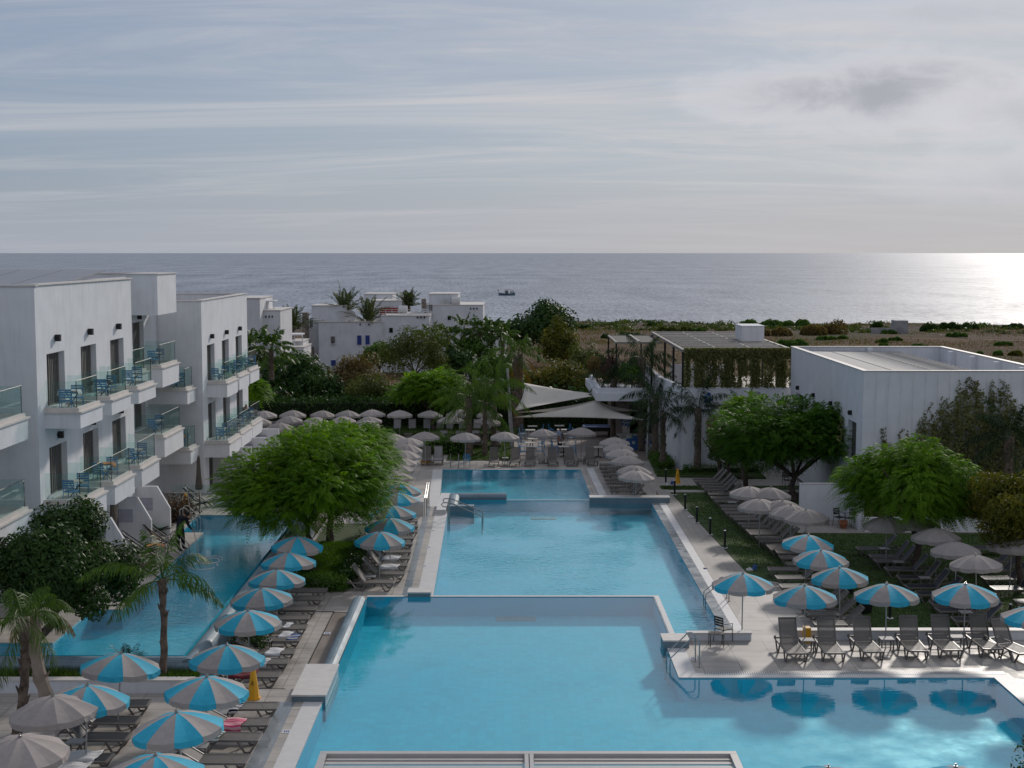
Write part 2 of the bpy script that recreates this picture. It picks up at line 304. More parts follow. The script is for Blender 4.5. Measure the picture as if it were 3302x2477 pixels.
# ---------------------------------------------------------------- world, sun, camera
SUN_AZ=math.radians(22.5); SUN_EL=math.radians(24)
def make_world():
    w=bpy.data.worlds.new("World"); SC.world=w; w.use_nodes=True; nt=w.node_tree; L=nt.links
    for n in list(nt.nodes): nt.nodes.remove(n)
    out=N(nt,'ShaderNodeOutputWorld'); bg=N(nt,'ShaderNodeBackground'); bg.inputs['Strength'].default_value=.05
    sky=N(nt,'ShaderNodeTexSky',sky_type='NISHITA'); sky.sun_disc=False; sky.sun_elevation=SUN_EL; sky.sun_rotation=SUN_AZ; sky.air_density=1.0; sky.dust_density=1.2; sky.ozone_density=1.5
    tc=N(nt,'ShaderNodeTexCoord'); sep=N(nt,'ShaderNodeSeparateXYZ'); L.new(tc.outputs['Generated'],sep.inputs[0])
    def math_(op,a,b=None,c=None):
        n=N(nt,'ShaderNodeMath',operation=op)
        for i,v in enumerate((a,b,c)):
            if v is None: continue
            if isinstance(v,(int,float)): n.inputs[i].default_value=v
            else: L.new(v,n.inputs[i])
        return n.outputs[0]
    X,Y,Z=sep.outputs
    zz=math_('ADD',math_('MAXIMUM',Z,0.0),.10)
    px=math_('DIVIDE',X,zz); py=math_('DIVIDE',Y,zz)
    cb=N(nt,'ShaderNodeCombineXYZ'); L.new(px,cb.inputs[0]); L.new(py,cb.inputs[1])
    def noise(scale,sx,sy,rot,detail,rough=.6,dist=0.0,off=0.0):
        mp=N(nt,'ShaderNodeMapping'); mp.inputs['Scale'].default_value=(sx,sy,1); mp.inputs['Rotation'].default_value=(0,0,rot); mp.inputs['Location'].default_value=(off,off*.7,0)
        L.new(cb.outputs[0],mp.inputs[0]); n=N(nt,'ShaderNodeTexNoise',_Scale=scale,_Detail=detail,_Roughness=rough); n.inputs['Distortion'].default_value=dist; L.new(mp.outputs[0],n.inputs['Vector']); return n.outputs['Fac']
    def mrange(v,a,b,c=0.0,d=1.0,smooth=True):
        n=N(nt,'ShaderNodeMapRange'); 
        if smooth: n.interpolation_type='SMOOTHSTEP'
        L.new(v,n.inputs[0]); 
        for i,k in enumerate((a,b,c,d)): n.inputs[i+1].default_value=k
        return n.outputs[0]
    wisps=mrange(noise(.9,.45,1.5,.35,12,.68,.9),.38,.66)
    streak=mrange(noise(1.1,.22,3.2,.28,6,.55,.3,3.0),.52,.70)
    broad=mrange(noise(.35,1,1,0,4,.5,0,7.0),.3,.7)
    # veil grows to the right
    u=math_('DIVIDE',X,math_('MAXIMUM',Y,.05)); wv=math_('DIVIDE',Z,math_('MAXIMUM',Y,.05))
    right=mrange(u,-.42,.12)
    veil=math_('MULTIPLY_ADD',broad,.10,.62); veil=math_('MULTIPLY_ADD',right,.18,veil)
    veil=math_('MULTIPLY_ADD',wisps,.10,veil); veil=math_('MULTIPLY_ADD',streak,.08,veil)
    veil=math_('MINIMUM',veil,.97)
    m1=N(nt,'ShaderNodeMix',data_type='RGBA'); L.new(veil,m1.inputs['Factor']); tn=N(nt,'ShaderNodeMix',data_type='RGBA',blend_type='MULTIPLY'); tn.inputs['Factor'].default_value=1; tn.inputs['B'].default_value=(.62,.8,1.05,1); L.new(sky.outputs[0],tn.inputs['A']); L.new(tn.outputs['Result'],m1.inputs['A']); 
    # veil colour, a little brighter towards the sun
    vc=N(nt,'ShaderNodeMix',data_type='RGBA'); vc.inputs['A'].default_value=(5.2,6.1,7.9,1); vc.inputs['B'].default_value=(9.9,9.8,10.1,1)
    br=math_('MULTIPLY_ADD',mrange(u,-.45,.35),.34,.06); br=math_('MULTIPLY_ADD',wisps,.52,br); br=math_('MULTIPLY_ADD',streak,.22,br)
    L.new(br,vc.inputs['Factor']); L.new(vc.outputs['Result'],m1.inputs['B'])
    # two thick clouds on the right
    def cloud(cu,cw,su,sw,seed):
        du=math_('DIVIDE',math_('SUBTRACT',u,cu),su); dw=math_('DIVIDE',math_('SUBTRACT',wv,cw),sw)
        r=math_('SQRT',math_('ADD',math_('MULTIPLY',du,du),math_('MULTIPLY',dw,dw)))
        c2=N(nt,'ShaderNodeCombineXYZ'); L.new(u,c2.inputs[0]); L.new(math_('MULTIPLY',wv,2.2),c2.inputs[1]); c2.inputs[2].default_value=seed
        n=N(nt,'ShaderNodeTexNoise',_Scale=16.0,_Detail=10.0,_Roughness=.62); n.inputs['Distortion'].default_value=.5; L.new(c2.outputs[0],n.inputs['Vector'])
        rr=math_('MULTIPLY_ADD',math_('SUBTRACT',n.outputs['Fac'],.5),1.6,r)
        return mrange(rr,.25,1.25,1.0,0.0), mrange(rr,.0,.9,1.0,0.0)
    col=m1.outputs['Result']
    for cu,cw,su,sw,seed,dark,bright in ((.252,.112,.13,.030,0.,.75,1.0),(.37,.095,.10,.030,5.,.35,.85),(.36,.050,.10,.020,9.,.25,.6),(.30,.165,.16,.018,13.,.25,.5)):
        a,b=cloud(cu,cw,su,sw,seed)
        m2=N(nt,'ShaderNodeMix',data_type='RGBA'); L.new(math_('MULTIPLY',a,bright),m2.inputs['Factor']); L.new(col,m2.inputs['A']); m2.inputs['B'].default_value=(11.6,11.5,12.2,1)
        m3=N(nt,'ShaderNodeMix',data_type='RGBA'); L.new(math_('MULTIPLY',b,dark),m3.inputs['Factor']); L.new(m2.outputs['Result'],m3.inputs['A']); m3.inputs['B'].default_value=(5.3,5.6,6.4,1)
        col=m3.outputs['Result']
    # low bank of grey at the horizon
    hz=mrange(wv,0.0,.06,.75,0.0)
    m4=N(nt,'ShaderNodeMix',data_type='RGBA'); L.new(hz,m4.inputs['Factor']); L.new(col,m4.inputs['A']); 
    hc=N(nt,'ShaderNodeMix',data_type='RGBA'); hc.inputs['A'].default_value=(6.6,7.1,8.1,1); hc.inputs['B'].default_value=(8.8,8.4,8.4,1); L.new(mrange(u,-.4,.4),hc.inputs['Factor'])
    L.new(hc.outputs['Result'],m4.inputs['B'])
    L.new(m4.outputs['Result'],bg.inputs['Color']); L.new(bg.outputs[0],out.inputs[0])
make_world()
ld=bpy.data.lights.new('sun','SUN'); ld.energy=1.85; ld.angle=math.radians(4.5); ld.color=(1,.93,.85)
sun=bpy.data.objects.new('sun',ld); COL.objects.link(sun)
sd=Vector((math.sin(SUN_AZ)*math.cos(SUN_EL),math.cos(SUN_AZ)*math.cos(SUN_EL),math.sin(SUN_EL)))
sun.rotation_euler=sd.to_track_quat('Z','Y').to_euler(); sun.location=(20,40,60)
cd=bpy.data.cameras.new('camera'); cam=bpy.data.objects.new('camera',cd); COL.objects.link(cam)
cam.location=(0,0,H); cam.rotation_euler=(PI/2-PIT,0,0); cd.sensor_width=36; cd.lens=F/3302*36; cd.clip_end=60000; cd.clip_start=.5
SC.camera=cam
SC.view_settings.view_transform='Standard'; SC.view_settings.look='None'; SC.view_settings.exposure=0.25; SC.view_settings.gamma=1
try:
    SC.cycles.max_bounces=8; SC.cycles.transparent_max_bounces=16; SC.cycles.caustics_reflective=False; SC.cycles.caustics_refractive=False
    SC.cycles.sample_clamp_indirect=4.0
except Exception: pass
# ---------------------------------------------------------------- terrain and sea
def hgt(x,y):
    if y<114: z=-3.4
    elif y<118: z=-3.4+(y-114)/4*2.0
    elif y<200: z=-1.4-(y-118)/82*1.2
    else: z=-2.6-(y-200)/215*5.0
    if y>415: z-=(y-415)*.09
    n=math.sin(x*.07+y*.03)*.25+math.sin(x*.19-y*.11)*.12+math.sin(x*.023+1.3)*.3
    return z+(n if y>125 else n*.2)
def terrain():
    xs=np.concatenate([np.arange(-420,-60,12),np.arange(-60,120,3),np.arange(120,430,12)]); ys=np.concatenate([np.arange(-40,110,10),np.arange(110,470,2.5)])
    V=[(x,y,hgt(x,y)+random.uniform(-.06,.06)*(1 if y>120 else 0)) for y in ys for x in xs]; nx=len(xs)
    Fc=[(j*nx+i,j*nx+i+1,(j+1)*nx+i+1,(j+1)*nx+i) for j in range(len(ys)-1) for i in range(nx-1)]
    m,nt,out=newmat('dry_field'); L=nt.links
    geo=N(nt,'ShaderNodeNewGeometry'); mp=N(nt,'ShaderNodeMapping'); mp.inputs['Scale'].default_value=(.45,1.0,1); L.new(geo.outputs['Position'],mp.inputs[0])
    n1=N(nt,'ShaderNodeTexNoise',_Scale=.045,_Detail=8.0,_Roughness=.65); L.new(mp.outputs[0],n1.inputs['Vector'])
    r=N(nt,'ShaderNodeValToRGB'); L.new(n1.outputs['Fac'],r.inputs[0]); e=r.color_ramp.elements
    e[0].position=.33; e[0].color=(.045,.07,.02,1); e[1].position=.72; e[1].color=(.23,.18,.125,1)
    for pos,c in ((.42,(.10,.085,.045,1)),(.50,(.13,.075,.048,1)),(.58,(.17,.12,.078,1))): k=e.new(pos); k.color=c
    n2=N(nt,'ShaderNodeTexNoise',_Scale=1.2,_Detail=6.0,_Roughness=.7); L.new(geo.outputs['Position'],n2.inputs['Vector'])
    mr=N(nt,'ShaderNodeMapRange'); mr.inputs['From Min'].default_value=.3; mr.inputs['From Max'].default_value=.7; mr.inputs['To Min'].default_value=.5; mr.inputs['To Max'].default_value=1.25; L.new(n2.outputs['Fac'],mr.inputs[0])
    # rocky brown strip near the shore
    sp=N(nt,'ShaderNodeSeparateXYZ'); L.new(geo.outputs['Position'],sp.inputs[0])
    ms=N(nt,'ShaderNodeMapRange'); ms.inputs['From Min'].default_value=300; ms.inputs['From Max'].default_value=350; L.new(sp.outputs[1],ms.inputs[0])
    mx=N(nt,'ShaderNodeMix',data_type='RGBA'); L.new(ms.outputs[0],mx.inputs['Factor']); L.new(r.outputs[0],mx.inputs['A']); mx.inputs['B'].default_value=(.12,.095,.075,1)
    mu=N(nt,'ShaderNodeVectorMath',operation='SCALE'); L.new(mx.outputs['Result'],mu.inputs[0]); L.new(mr.outputs[0],mu.inputs['Scale'])
    p=N(nt,'ShaderNodeBsdfPrincipled'); p.inputs['Roughness'].default_value=1; p.inputs['Specular IOR Level'].default_value=.1; L.new(mu.outputs[0],p.inputs['Base Color'])
    nb=N(nt,'ShaderNodeTexNoise',_Scale=2.0,_Detail=8.0,_Roughness=.7); L.new(geo.outputs['Position'],nb.inputs['Vector'])
    b=N(nt,'ShaderNodeBump',_Strength=1.0,_Distance=.5); L.new(nb.outputs['Fac'],b.inputs['Height']); L.new(b.outputs[0],p.inputs['Normal']); L.new(p.outputs[0],out.inputs[0])
    o=fast_mesh('ground',V,Fc,m,smooth=True); tag(o,kind='structure')
terrain()
def sea():
    m,nt,out=newmat('sea_water'); L=nt.links
    geo=N(nt,'ShaderNodeNewGeometry')
    def nz(sc,st,d,ro=.6):
        mp=N(nt,'ShaderNodeMapping'); mp.inputs['Scale'].default_value=st; mp.inputs['Rotation'].default_value=(0,0,.25); L.new(geo.outputs['Position'],mp.inputs[0])
        n=N(nt,'ShaderNodeTexNoise',_Scale=sc,_Detail=d,_Roughness=ro); L.new(mp.outputs[0],n.inputs['Vector']); return n.outputs['Fac']
    p=N(nt,'ShaderNodeBsdfPrincipled'); p.inputs['IOR'].default_value=1.33; p.inputs['Specular IOR Level'].default_value=.075
    fine=nz(1.0,(.55,.075,1),5,.75); far=nz(1.0,(.035,.005,1),6,.7); lo=nz(.004,(.25,1.6,1),4)
    def mth(op,a_,b_,c_=None):
        n=N(nt,'ShaderNodeMath',operation=op)
        for i,v in enumerate((a_,b_,c_)):
            if v is None: continue
            if isinstance(v,(int,float)): n.inputs[i].default_value=v
            else: L.new(v,n.inputs[i])
        return n.outputs[0]
    mixn=mth('ADD',mth('MULTIPLY',fine,.55),mth('ADD',mth('MULTIPLY',far,.30),mth('MULTIPLY',lo,.15)))
    mr=N(nt,'ShaderNodeMapRange'); mr.inputs['From Min'].default_value=.38; mr.inputs['From Max'].default_value=.62; mr.inputs['To Min'].default_value=.62; mr.inputs['To Max'].default_value=.24; L.new(mixn,mr.inputs[0]); L.new(mr.outputs[0],p.inputs['Roughness'])
    cm=N(nt,'ShaderNodeMix',data_type='RGBA'); cm.inputs['A'].default_value=(.16,.185,.235,1); cm.inputs['B'].default_value=(.39,.42,.47,1); m2=N(nt,'ShaderNodeMapRange'); m2.inputs['From Min'].default_value=.40; m2.inputs['From Max'].default_value=.60; L.new(mixn,m2.inputs[0]); L.new(m2.outputs[0],cm.inputs['Factor']); L.new(cm.outputs['Result'],p.inputs['Base Color'])  # sky reflection painted into the pale base colour, as specular is low
    b1=N(nt,'ShaderNodeBump',_Strength=.35,_Distance=2.5); L.new(mixn,b1.inputs['Height']); L.new(b1.outputs[0],p.inputs['Normal']); L.new(p.outputs[0],out.inputs[0])
    b=MB(); b.quad((-16000,380,-8),(16000,380,-8),(30000,45000,-8),(-30000,45000,-8)); tag(b.build('sea',m),kind='structure')
sea()
def floorless(name,poly,zt,m,holes=(),zb=-3.6,kind='structure',mside=None):
    b=MB(); ms=[m] if mside is None else [m,mside]
    b.prism(poly,zb,zt,holes=holes,mi=0,mside=None if mside is None else 1); return tag(b.build(name,ms),kind=kind)
def inset(poly,d):
    n=len(poly); ar=sum(poly[i][0]*poly[(i+1)%n][1]-poly[(i+1)%n][0]*poly[i][1] for i in range(n)); sg=1 if ar>0 else -1; out=[]
    for i in range(n):
        p0,p1,p2=[Vector(poly[(i+k)%n]) for k in (-1,0,1)]; a=(p1-p0).normalized(); b=(p2-p1).normalized()
        out.append((p1.x+sg*d*(-a.y-b.y),p1.y+sg*d*(a.x+b.x)))
    return out
def basin(name,poly,zf,zt):
    """pool shell: floor plus inner walls"""
    poly=inset(poly,.005)
    b=MB(); b.prism(poly,zf,zf,mi=0)
    ar=sum(poly[i][0]*poly[(i+1)%len(poly)][1]-poly[(i+1)%len(poly)][0]*poly[i][1] for i in range(len(poly)))
    for i in range(len(poly)):
        p,q=poly[i],poly[(i+1)%len(poly)]
        if ar<0: p,q=q,p
        b.quad((q[0],q[1],zf),(p[0],p[1],zf),(p[0],p[1],zt),(q[0],q[1],zt),1)
    return tag(b.build(name,[M['pool'],M['poolw']]),kind='structure')
def water(name,poly,z,m):
    b=MB(); b.prism(poly,z,z); return tag(b.build(name,m),kind='structure')
# ---- front level (z=0)
FP=[(-5.5,29),(14.8,29),(14.8,42.65),(5.12,42.65),(5.12,45.9),(5.35,46.8),(5.35,53.0),(-5.5,53.0)]
basin('front_pool',FP,-.75,-.02); water('front_pool_water',FP,-.03,M['water_f'])
C0=.62  # coping width
floorless('front_deck',[(-30,12),(-5.5,12),(-5.5,42.3),(-6.2,42.3),(-6.2,41.5),(-30,41.5)],0,M['deck'],zb=-3.6)
floorless('front_deck_right',[(5.12,42.65),(14.8,42.65),(14.8,29),(60,29),(60,47.3),(9.6,47.3),(9.6,46.85),(5.35,46.85),(5.12,45.9)],0,M['deck'])
floorless('front_deck_near',[(-5.5,12),(60,12),(60,29),(-5.5,29)],0,M['deck'])
b=MB(); b.box(-6.05,-5.5,12,40.28,.0,.008); tag(b.build('pool_coping',M['cop']),kind='structure')
b=MB(); b.prism([(5.12,42.65),(14.8,42.65),(14.8,29.),(15.4,29.),(15.4,43.15),(5.7,43.15),(5.7,45.9),(5.12,45.9)],0,.008); tag(b.build('pool_coping',M['cop']),kind='structure')
b=MB(); b.box(-6.75,-6.3,12,40.28,.0,.006)
tag(b.build('drain_strip',M['wettile']),kind='structure')
# ---- middle level (z=-.6)
MP=[(-3.1,53.55),(5.75,53.55),(5.75,46.9),(7.6,46.9),(7.6,77.5),(-3.45,77.5)]
basin('middle_pool',MP,-1.25,-.6); water('middle_pool_water',MP,-.63,M['water_m'])
b=MB(); 
b.box(-5.5,5.35,53.0,53.18,-1.9,-.015); b.box(5.35,5.55,46.2,53.18,-1.9,-.015); tag(b.build('overflow_edge',M['rim']),kind='structure')
b=MB(); b.box(-5.5,5.55,53.18,53.55,-1.9,-.75,1); b.box(5.55,5.75,46.9,53.55,-1.9,-.75,1); tag(b.build('pool_shelf',[M['rim'],M['poolw']]),kind='structure')
# rolled rim on the left of the front pool
def rolled(name,p0,p1,w,zt,zb,out):
    """rounded tiled rim: profile across, p0->p1 along; out=+1/-1 side vector sign"""
    p0=Vector(p0);p1=Vector(p1); d=(p1-p0).normalized(); sd=Vector((d.y,-d.x,0))*out
    prof=[(0,zb)]+[(w/2-w/2*math.cos(a),zt-w/2+w/2*math.sin(a)) for a in [PI*k/10 for k in range(11)]]+[(w,zb)]
    # outer batter
    vs=[];n=len(prof)
    for P_ in (p0,p1):
        for a,z in prof: vs.append((P_.x+sd.x*a,P_.y+sd.y*a,z))
    fs=[(i,i+1,n+i+1,n+i) for i in range(n-1)]+[tuple(range(n))[::-1],tuple(range(n,2*n))]
    b=MB(); b.add(vs,fs); return tag(b.build(name,M['rim'],smooth=False),kind='structure')
rolled('pool_rim',(-5.5,42.3,0),(-5.5,53.0,0),.58,.03,-1.9,-1)
b=MB(); b.box(-6.75,-6.08,42.3,53.0,-1.2,-.62); tag(b.build('drain_channel',M['deck3']),kind='structure')
b=MB(); b.box(-6.79,-6.75,42.3,53.0,-1.2,-.59); b.box(-9.3,-6.79,41.5,41.56,-.6,.004); b.box(-8.9,-6.75,53.0,53.06,-.6,-.585); tag(b.build('steel_edging',M['black']),kind='structure')
floorless('middle_deck_left',[(-9.45,41.5),(-6.79,41.5),(-6.79,53.0),(-6.1,53.0),(-6.1,53.2),(-5.5,53.2),(-5.5,53.55),(-3.1,53.55),(-3.45,75.6),(-9.5,75.6)],-.6,M['deck'])
b=MB(); b.prism([(-3.75,53.55),(-3.1,53.55),(-3.42,75.5),(-4.05,75.5)],-.6,-.592); tag(b.build('pool_coping',M['cop']),kind='structure')
b=MB(); b.prism([(-4.35,53.75),(-4.05,53.75),(-4.35,75.5),(-4.65,75.5)],-.6,-.594); tag(b.build('drain_strip',M['wettile']),kind='structure')
floorless('middle_deck_right',[(7.6,46.85),(60,47.3),(60,80.9),(8.3,80.9),(8.3,78.3),(7.6,78.3)],-.6,M['deck'],zb=-3.6)
b=MB(); b.prism([(7.6,46.9),(8.02,46.9),(8.02,77.4),(7.6,77.4)],-.6,-.594); tag(b.build('wet_coping',M['wettile']),kind='structure')
b=MB(); b.prism([(8.02,46.9),(8.38,46.9),(8.38,77.4),(8.02,77.4)],-.6,-.591); tag(b.build('white_coping',M['cop']),kind='structure')
b=MB(); b.prism([(8.38,52),(10.0,58.3),(8.95,81),(8.38,81)],-.6,-.590); tag(b.build('stone_path',M['deck2']),kind='structure')
# lawn right
b=MB(); b.prism([(10.05,58.6),(11.5,57.6),(13.0,50.2),(13.0,47.7),(45,47.7),(45,80),(9.0,80)],-.598,-.58); tag(b.build('lawn_right',M['grass']),kind='structure')
b=MB(); b.prism([(13.9,68.1),(40,68.2),(40,71.9),(13.9,71.9)],-.58,-.55); tag(b.build('patio_paving',M['deck2']),kind='structure')
# low kerb walls at the front right
def wallthing(name,label,cat,boxes,m=None,cap=None,loc=None,group=None):
    x0=min(b_[0] for b_ in boxes); y0=min(b_[2] for b_ in boxes); z0=min(b_[4] for b_ in boxes)
    r=empty(name,loc or (x0,y0,z0),label=label,cat=cat,group=group)
    b=MB(); c=MB()
    for q in boxes:
        b.box(*q); 
        if cap: c.box(q[0]-cap,q[1]+cap,q[2]-cap,q[3]+cap,q[5],q[5]+.05)
    b.build('wall_body',m or M['wall'],r,world=True)
    if cap: c.build('coping',M['cap'],r,world=True)
    return r
wallthing('kerb_wall','long low white kerb wall between the front deck and the shaded lawn','wall',[(9.62,30,46.95,47.25,-.6,.28)],cap=.03)
wallthing('kerb_wall','short low white kerb stub beside the parasol base at the pool corner','wall',[(5.9,8.05,46.85,47.1,-.7,.22)],cap=.02)
r=wallthing('pool_plinth','square cream topped plinth at the right corner of the front pool','plinth',[(5.0,5.85,45.95,46.8,-.5,.21)],m=M['rim'],cap=.02)
r=wallthing('pool_plinth','large cream topped tiled plinth on the left edge of the front pool','plinth',[(-6.4,-5.42,40.3,43.4,-.6,.16)],m=M['rim'],cap=.02)
r=wallthing('pool_plinth','small cream topped plinth between the front and middle pools','plinth',[(-3.95,-3.1,53.0,53.7,-1.0,.12)],m=M['rim'],cap=.02)
# ---- top level (z=-1.2)
TP=[(-3.95,75.6),(-3.6,75.6),(-3.6,78.5),(4.65,78.5),(4.5,92.5),(-4.55,92.5)]
basin('top_pool',TP,-1.8,-1.2); water('top_pool_water',TP,-1.23,M['water_m'])
floorless('top_deck',[(-24,75.6),(-3.95,75.6),(-4.55,92.5),(4.5,92.5),(4.65,78.5),(4.65,78.3),(8.3,78.3),(8.3,80.9),(30,80.9),(30,113),(-24,113)],-1.2,M['deck'])
b=MB(); b.prism([(-5.2,92.55),(-4.58,92.55),(-3.98,75.65),(-4.6,75.65)],-1.2,-1.193); tag(b.build('pool_coping',M['cop']),kind='structure')
b=MB(); b.prism([(4.9,92.6),(5.35,92.6),(5.6,78.4),(5.15,78.4)],-1.2,-1.12); tag(b.build('white_coping',M['cop']),kind='structure')
b=MB(); b.box(-3.6,-.3,77.5,78.5,-2.4,-.85); b.box(-.3,4.65,77.5,77.75,-1.9,-.63); b.box(-.3,4.65,77.75,78.5,-2.4,-1.5); tag(b.build('overflow_edge',M['rim']),kind='structure')
wallthing('pool_wall','low tiled wall with a white top crossing the right of the middle pool','wall',[(4.25,8.6,76.6,77.3,-1.9,-.33)],m=M['rim'],cap=.015)
r=empty('pool_wall',(-3.6,77.6,-1),label='rounded blue tiled rim wall across the left of the middle pool',cat='wall')
b=MB(); prof=[(0,-1.3)]+[(.35-.35*math.cos(a),-.45+.19*math.sin(a)) for a in [PI*k/8 for k in range(9)]]+[(.7,-1.9)]
vs=[(x,77.5+a,z) for x in (-3.4,-.3) for a,z in prof]; n=len(prof); b.add(vs,[(i,i+1,n+i+1,n+i) for i in range(n-1)]+[tuple(range(n)),tuple(range(n,2*n))[::-1]])
vs=[(-3.45+a*.8,y,z) for y in (74.6,77.6) for a,z in prof]; b.add(vs,[(i,i+1,n+i+1,n+i) for i in range(n-1)]+[tuple(range(n)),tuple(range(n,2*n))[::-1]])
b.build('wall_body',M['rim'],r,world=True)
wallthing('pool_step','low tiled step block under the stair handrails in the middle pool','step',[(-3.4,-2.0,74.0,74.5,-1.9,-.3)],m=M['rim'])
wallthing('pool_kerb','cream kerb strip beside the stair handrails of the middle pool','kerb',[(-3.95,-3.45,73.2,78.4,-2.0,-.35)],m=M['cop'])
# back lawns
b=MB(); b.prism([(-4.5,96.5),(-1.7,96.5),(-.05,96.5),(-.05,108),(-20,108),(-20,100.8),(-4.5,100.8)],-1.2,-1.17); tag(b.build('lawn_back',M['grass']),kind='structure')
b=MB(); b.prism([(-20,108),(.2,108),(.6,113),(-20,113)],-1.2,-.8); tag(b.build('lawn_bank',M['grass']),kind='structure')
b=MB(); b.prism([(.1,96.6),(.1,108),(4.3,110),(8,112.9),(22,112.9),(22,100),(9.4,98.4),(9.4,96.6)],-1.2,-1.19); tag(b.build('bar_paving',M['deck3']),kind='structure')
b=MB(); b.prism([(9.45,98.3),(9.2,89.5),(13.6,88.6),(16,88.6),(16,91.6),(11.2,91.6),(10.5,92),(10.2,98.3)],-1.2,-1.1); b.prism([(9.0,85.8),(14,85.8),(20,85.8),(20,80.95),(9.0,80.95)],-1.2,-1.15); tag(b.build('lawn_strip',M['grass']),kind='structure')
# middle left garden
b=MB(); b.prism([(-9.3,56.6),(-6.9,56.6),(-6.9,66),(-7.3,70.5),(-9.3,70.5)],-.6,-.56); tag(b.build('lawn_left',M['grass']),kind='structure')
# ---- left raised pool, w=.65
LP=[(-10.1,42.8),(-10.1,66.1),(-14.8,66.1),(-14.65,61.9),(-13.6,61.9),(-13.5,48.3),(-14.55,48.3),(-14.55,44.1),(-21,44.1),(-21,42.8)]
basin('left_pool',LP[::-1],.0,.66); water('left_pool_water',LP[::-1],.65,M['water_l'])
rolled('left_pool_rim',(-9.55,42.3,0),(-9.55,67.6,0),.56,.70,-1.2,-1)
rolled('left_pool_rim',(-21,42.25,0),(-9.5,42.25,0),.56,.70,-1.2,-1)
floorless('left_deck',[(-26,44.1),(-14.55,44.1),(-14.55,48.3),(-13.5,48.3),(-13.6,61.9),(-14.65,61.9),(-14.8,66.1),(-10.1,66.1),(-10.1,68.6),(-26,68.6)],.7,M['deck'])
floorless('left_terrace',[(-26,68.6),(-10.1,68.6),(-10.1,90),(-26,90)],.45,M['deck'])
wallthing('terrace_wall','low white terrace wall behind the far end of the left pool','wall',[(-14.6,-9.7,68.7,69.0,.3,1.05)],cap=.02)
floorless('planter_soil',[(-21,41.4),(-9.5,41.4),(-9.5,42.25),(-21,42.25)],.25,M['grass'],zb=-1)
wallthing('planter_wall','long white planter wall in front of the left pool','wall',[(-21,-9.45,41.1,41.4,-.6,.36)],cap=.02)
b=MB(); b.box(-5.5,5.58,53.03,53.2,-.02,-.006); b.box(5.4,5.58,46.9,53.03,-.02,-.006); b.box(-.3,4.65,77.55,77.75,-.635,-.622); tag(b.build('overflow_highlight_strip',M['cop']),kind='structure')  # pale strips paint the bright highlight along the overflow edges
# ---------------------------------------------------------------- buildings
def wallp(mb,kind,c,u0,u1,z0,z1,ops=(),rev=.28,mi=0):
    """wall plane with recessed openings. kind 'X+': plane x=c facing +x (u=y); 'X-': facing -x; 'Y-': plane y=c facing the camera (u=x)"""
    if kind=='X+': P_=lambda u,z,d:(c-d,u,z)
    elif kind=='X-': P_=lambda u,z,d:(c+d,u,z)
    else: P_=lambda u,z,d:(u,c+d,z)
    us=sorted({u0,u1,*[o[0] for o in ops],*[o[1] for o in ops]}); zs=sorted({z0,z1,*[o[2] for o in ops],*[o[3] for o in ops]})
    for i in range(len(us)-1):
        for j in range(len(zs)-1):
            um=(us[i]+us[i+1])/2; zm=(zs[j]+zs[j+1])/2
            if any(o[0]<um<o[1] and o[2]<zm<o[3] for o in ops): continue
            mb.quad(P_(us[i],zs[j],0),P_(us[i+1],zs[j],0),P_(us[i+1],zs[j+1],0),P_(us[i],zs[j+1],0),mi)
    for a,b_,z_,zz in ops:
        for (p,q) in (((a,z_),(b_,z_)),((b_,z_),(b_,zz)),((b_,zz),(a,zz)),((a,zz),(a,z_))):
            mb.quad(P_(p[0],p[1],0),P_(q[0],q[1],0),P_(q[0],q[1],rev),P_(p[0],p[1],rev),mi)
def door(root,kind,c,a,b_,z0,z1,rev=.28,plain=False,swap=False):
    """sliding glass door: glass pane, frame, curtain"""
    if kind=='X+': P_=lambda u,z,d:(c-d,u,z)
    elif kind=='X-': P_=lambda u,z,d:(c+d,u,z)
    else: P_=lambda u,z,d:(u,c+d,z)
    L=b_-a
    def bx(m,u0,u1,za,zb,d0,d1):
        p=P_(u0,za,d0);q=P_(u1,zb,d1); m.box(min(p[0],q[0]),max(p[0],q[0]),min(p[1],q[1]),max(p[1],q[1]),min(p[2],q[2]),max(p[2],q[2]))
    g=MB(); bx(g,a+.02,b_-.02,z0+.02,z1-.02,rev-.02,rev+.02); o=g.build('sliding_door',M['darkwin'],root,world=True)
    f=MB(); w=.07
    for u in (a,a+L*.42,b_-w): bx(f,u,u+w,z0,z1,rev-.07,rev-.021)
    bx(f,a+w,b_-w,z1-w,z1,rev-.068,rev-.022); bx(f,a+w,b_-w,z0,z0+.05,rev-.068,rev-.022)
    ff=f.build('frame',M['frame'],o); 
    for v in ff.data.vertices: v.co-=Vector(root.location)
    if not plain:
        k=MB(); n=10; u0=a+L*.5; u1=b_-w-.02
        for i in range(n): 
            ua=u0+(u1-u0)*i/n; ub=u0+(u1-u0)*(i+1)/n; bx(k,ua,ub,z0+.06,z1-w,rev-.03-.02*(i%2),rev-.019)
        kk=k.build('curtain',M['curtain'],o)
        for v in kk.data.vertices: v.co-=Vector(root.location)
    return o
def lamp(root,p):
    b=MB(); x,y,z=p; b.box(x-.08,x+.10,y-.08,y+.08,z-.12,z+.12); b.box(x-.1,x-.08,y-.1,y+.1,z-.05,z+.05); b.build('wall_lamp',M['black'],root,world=True)
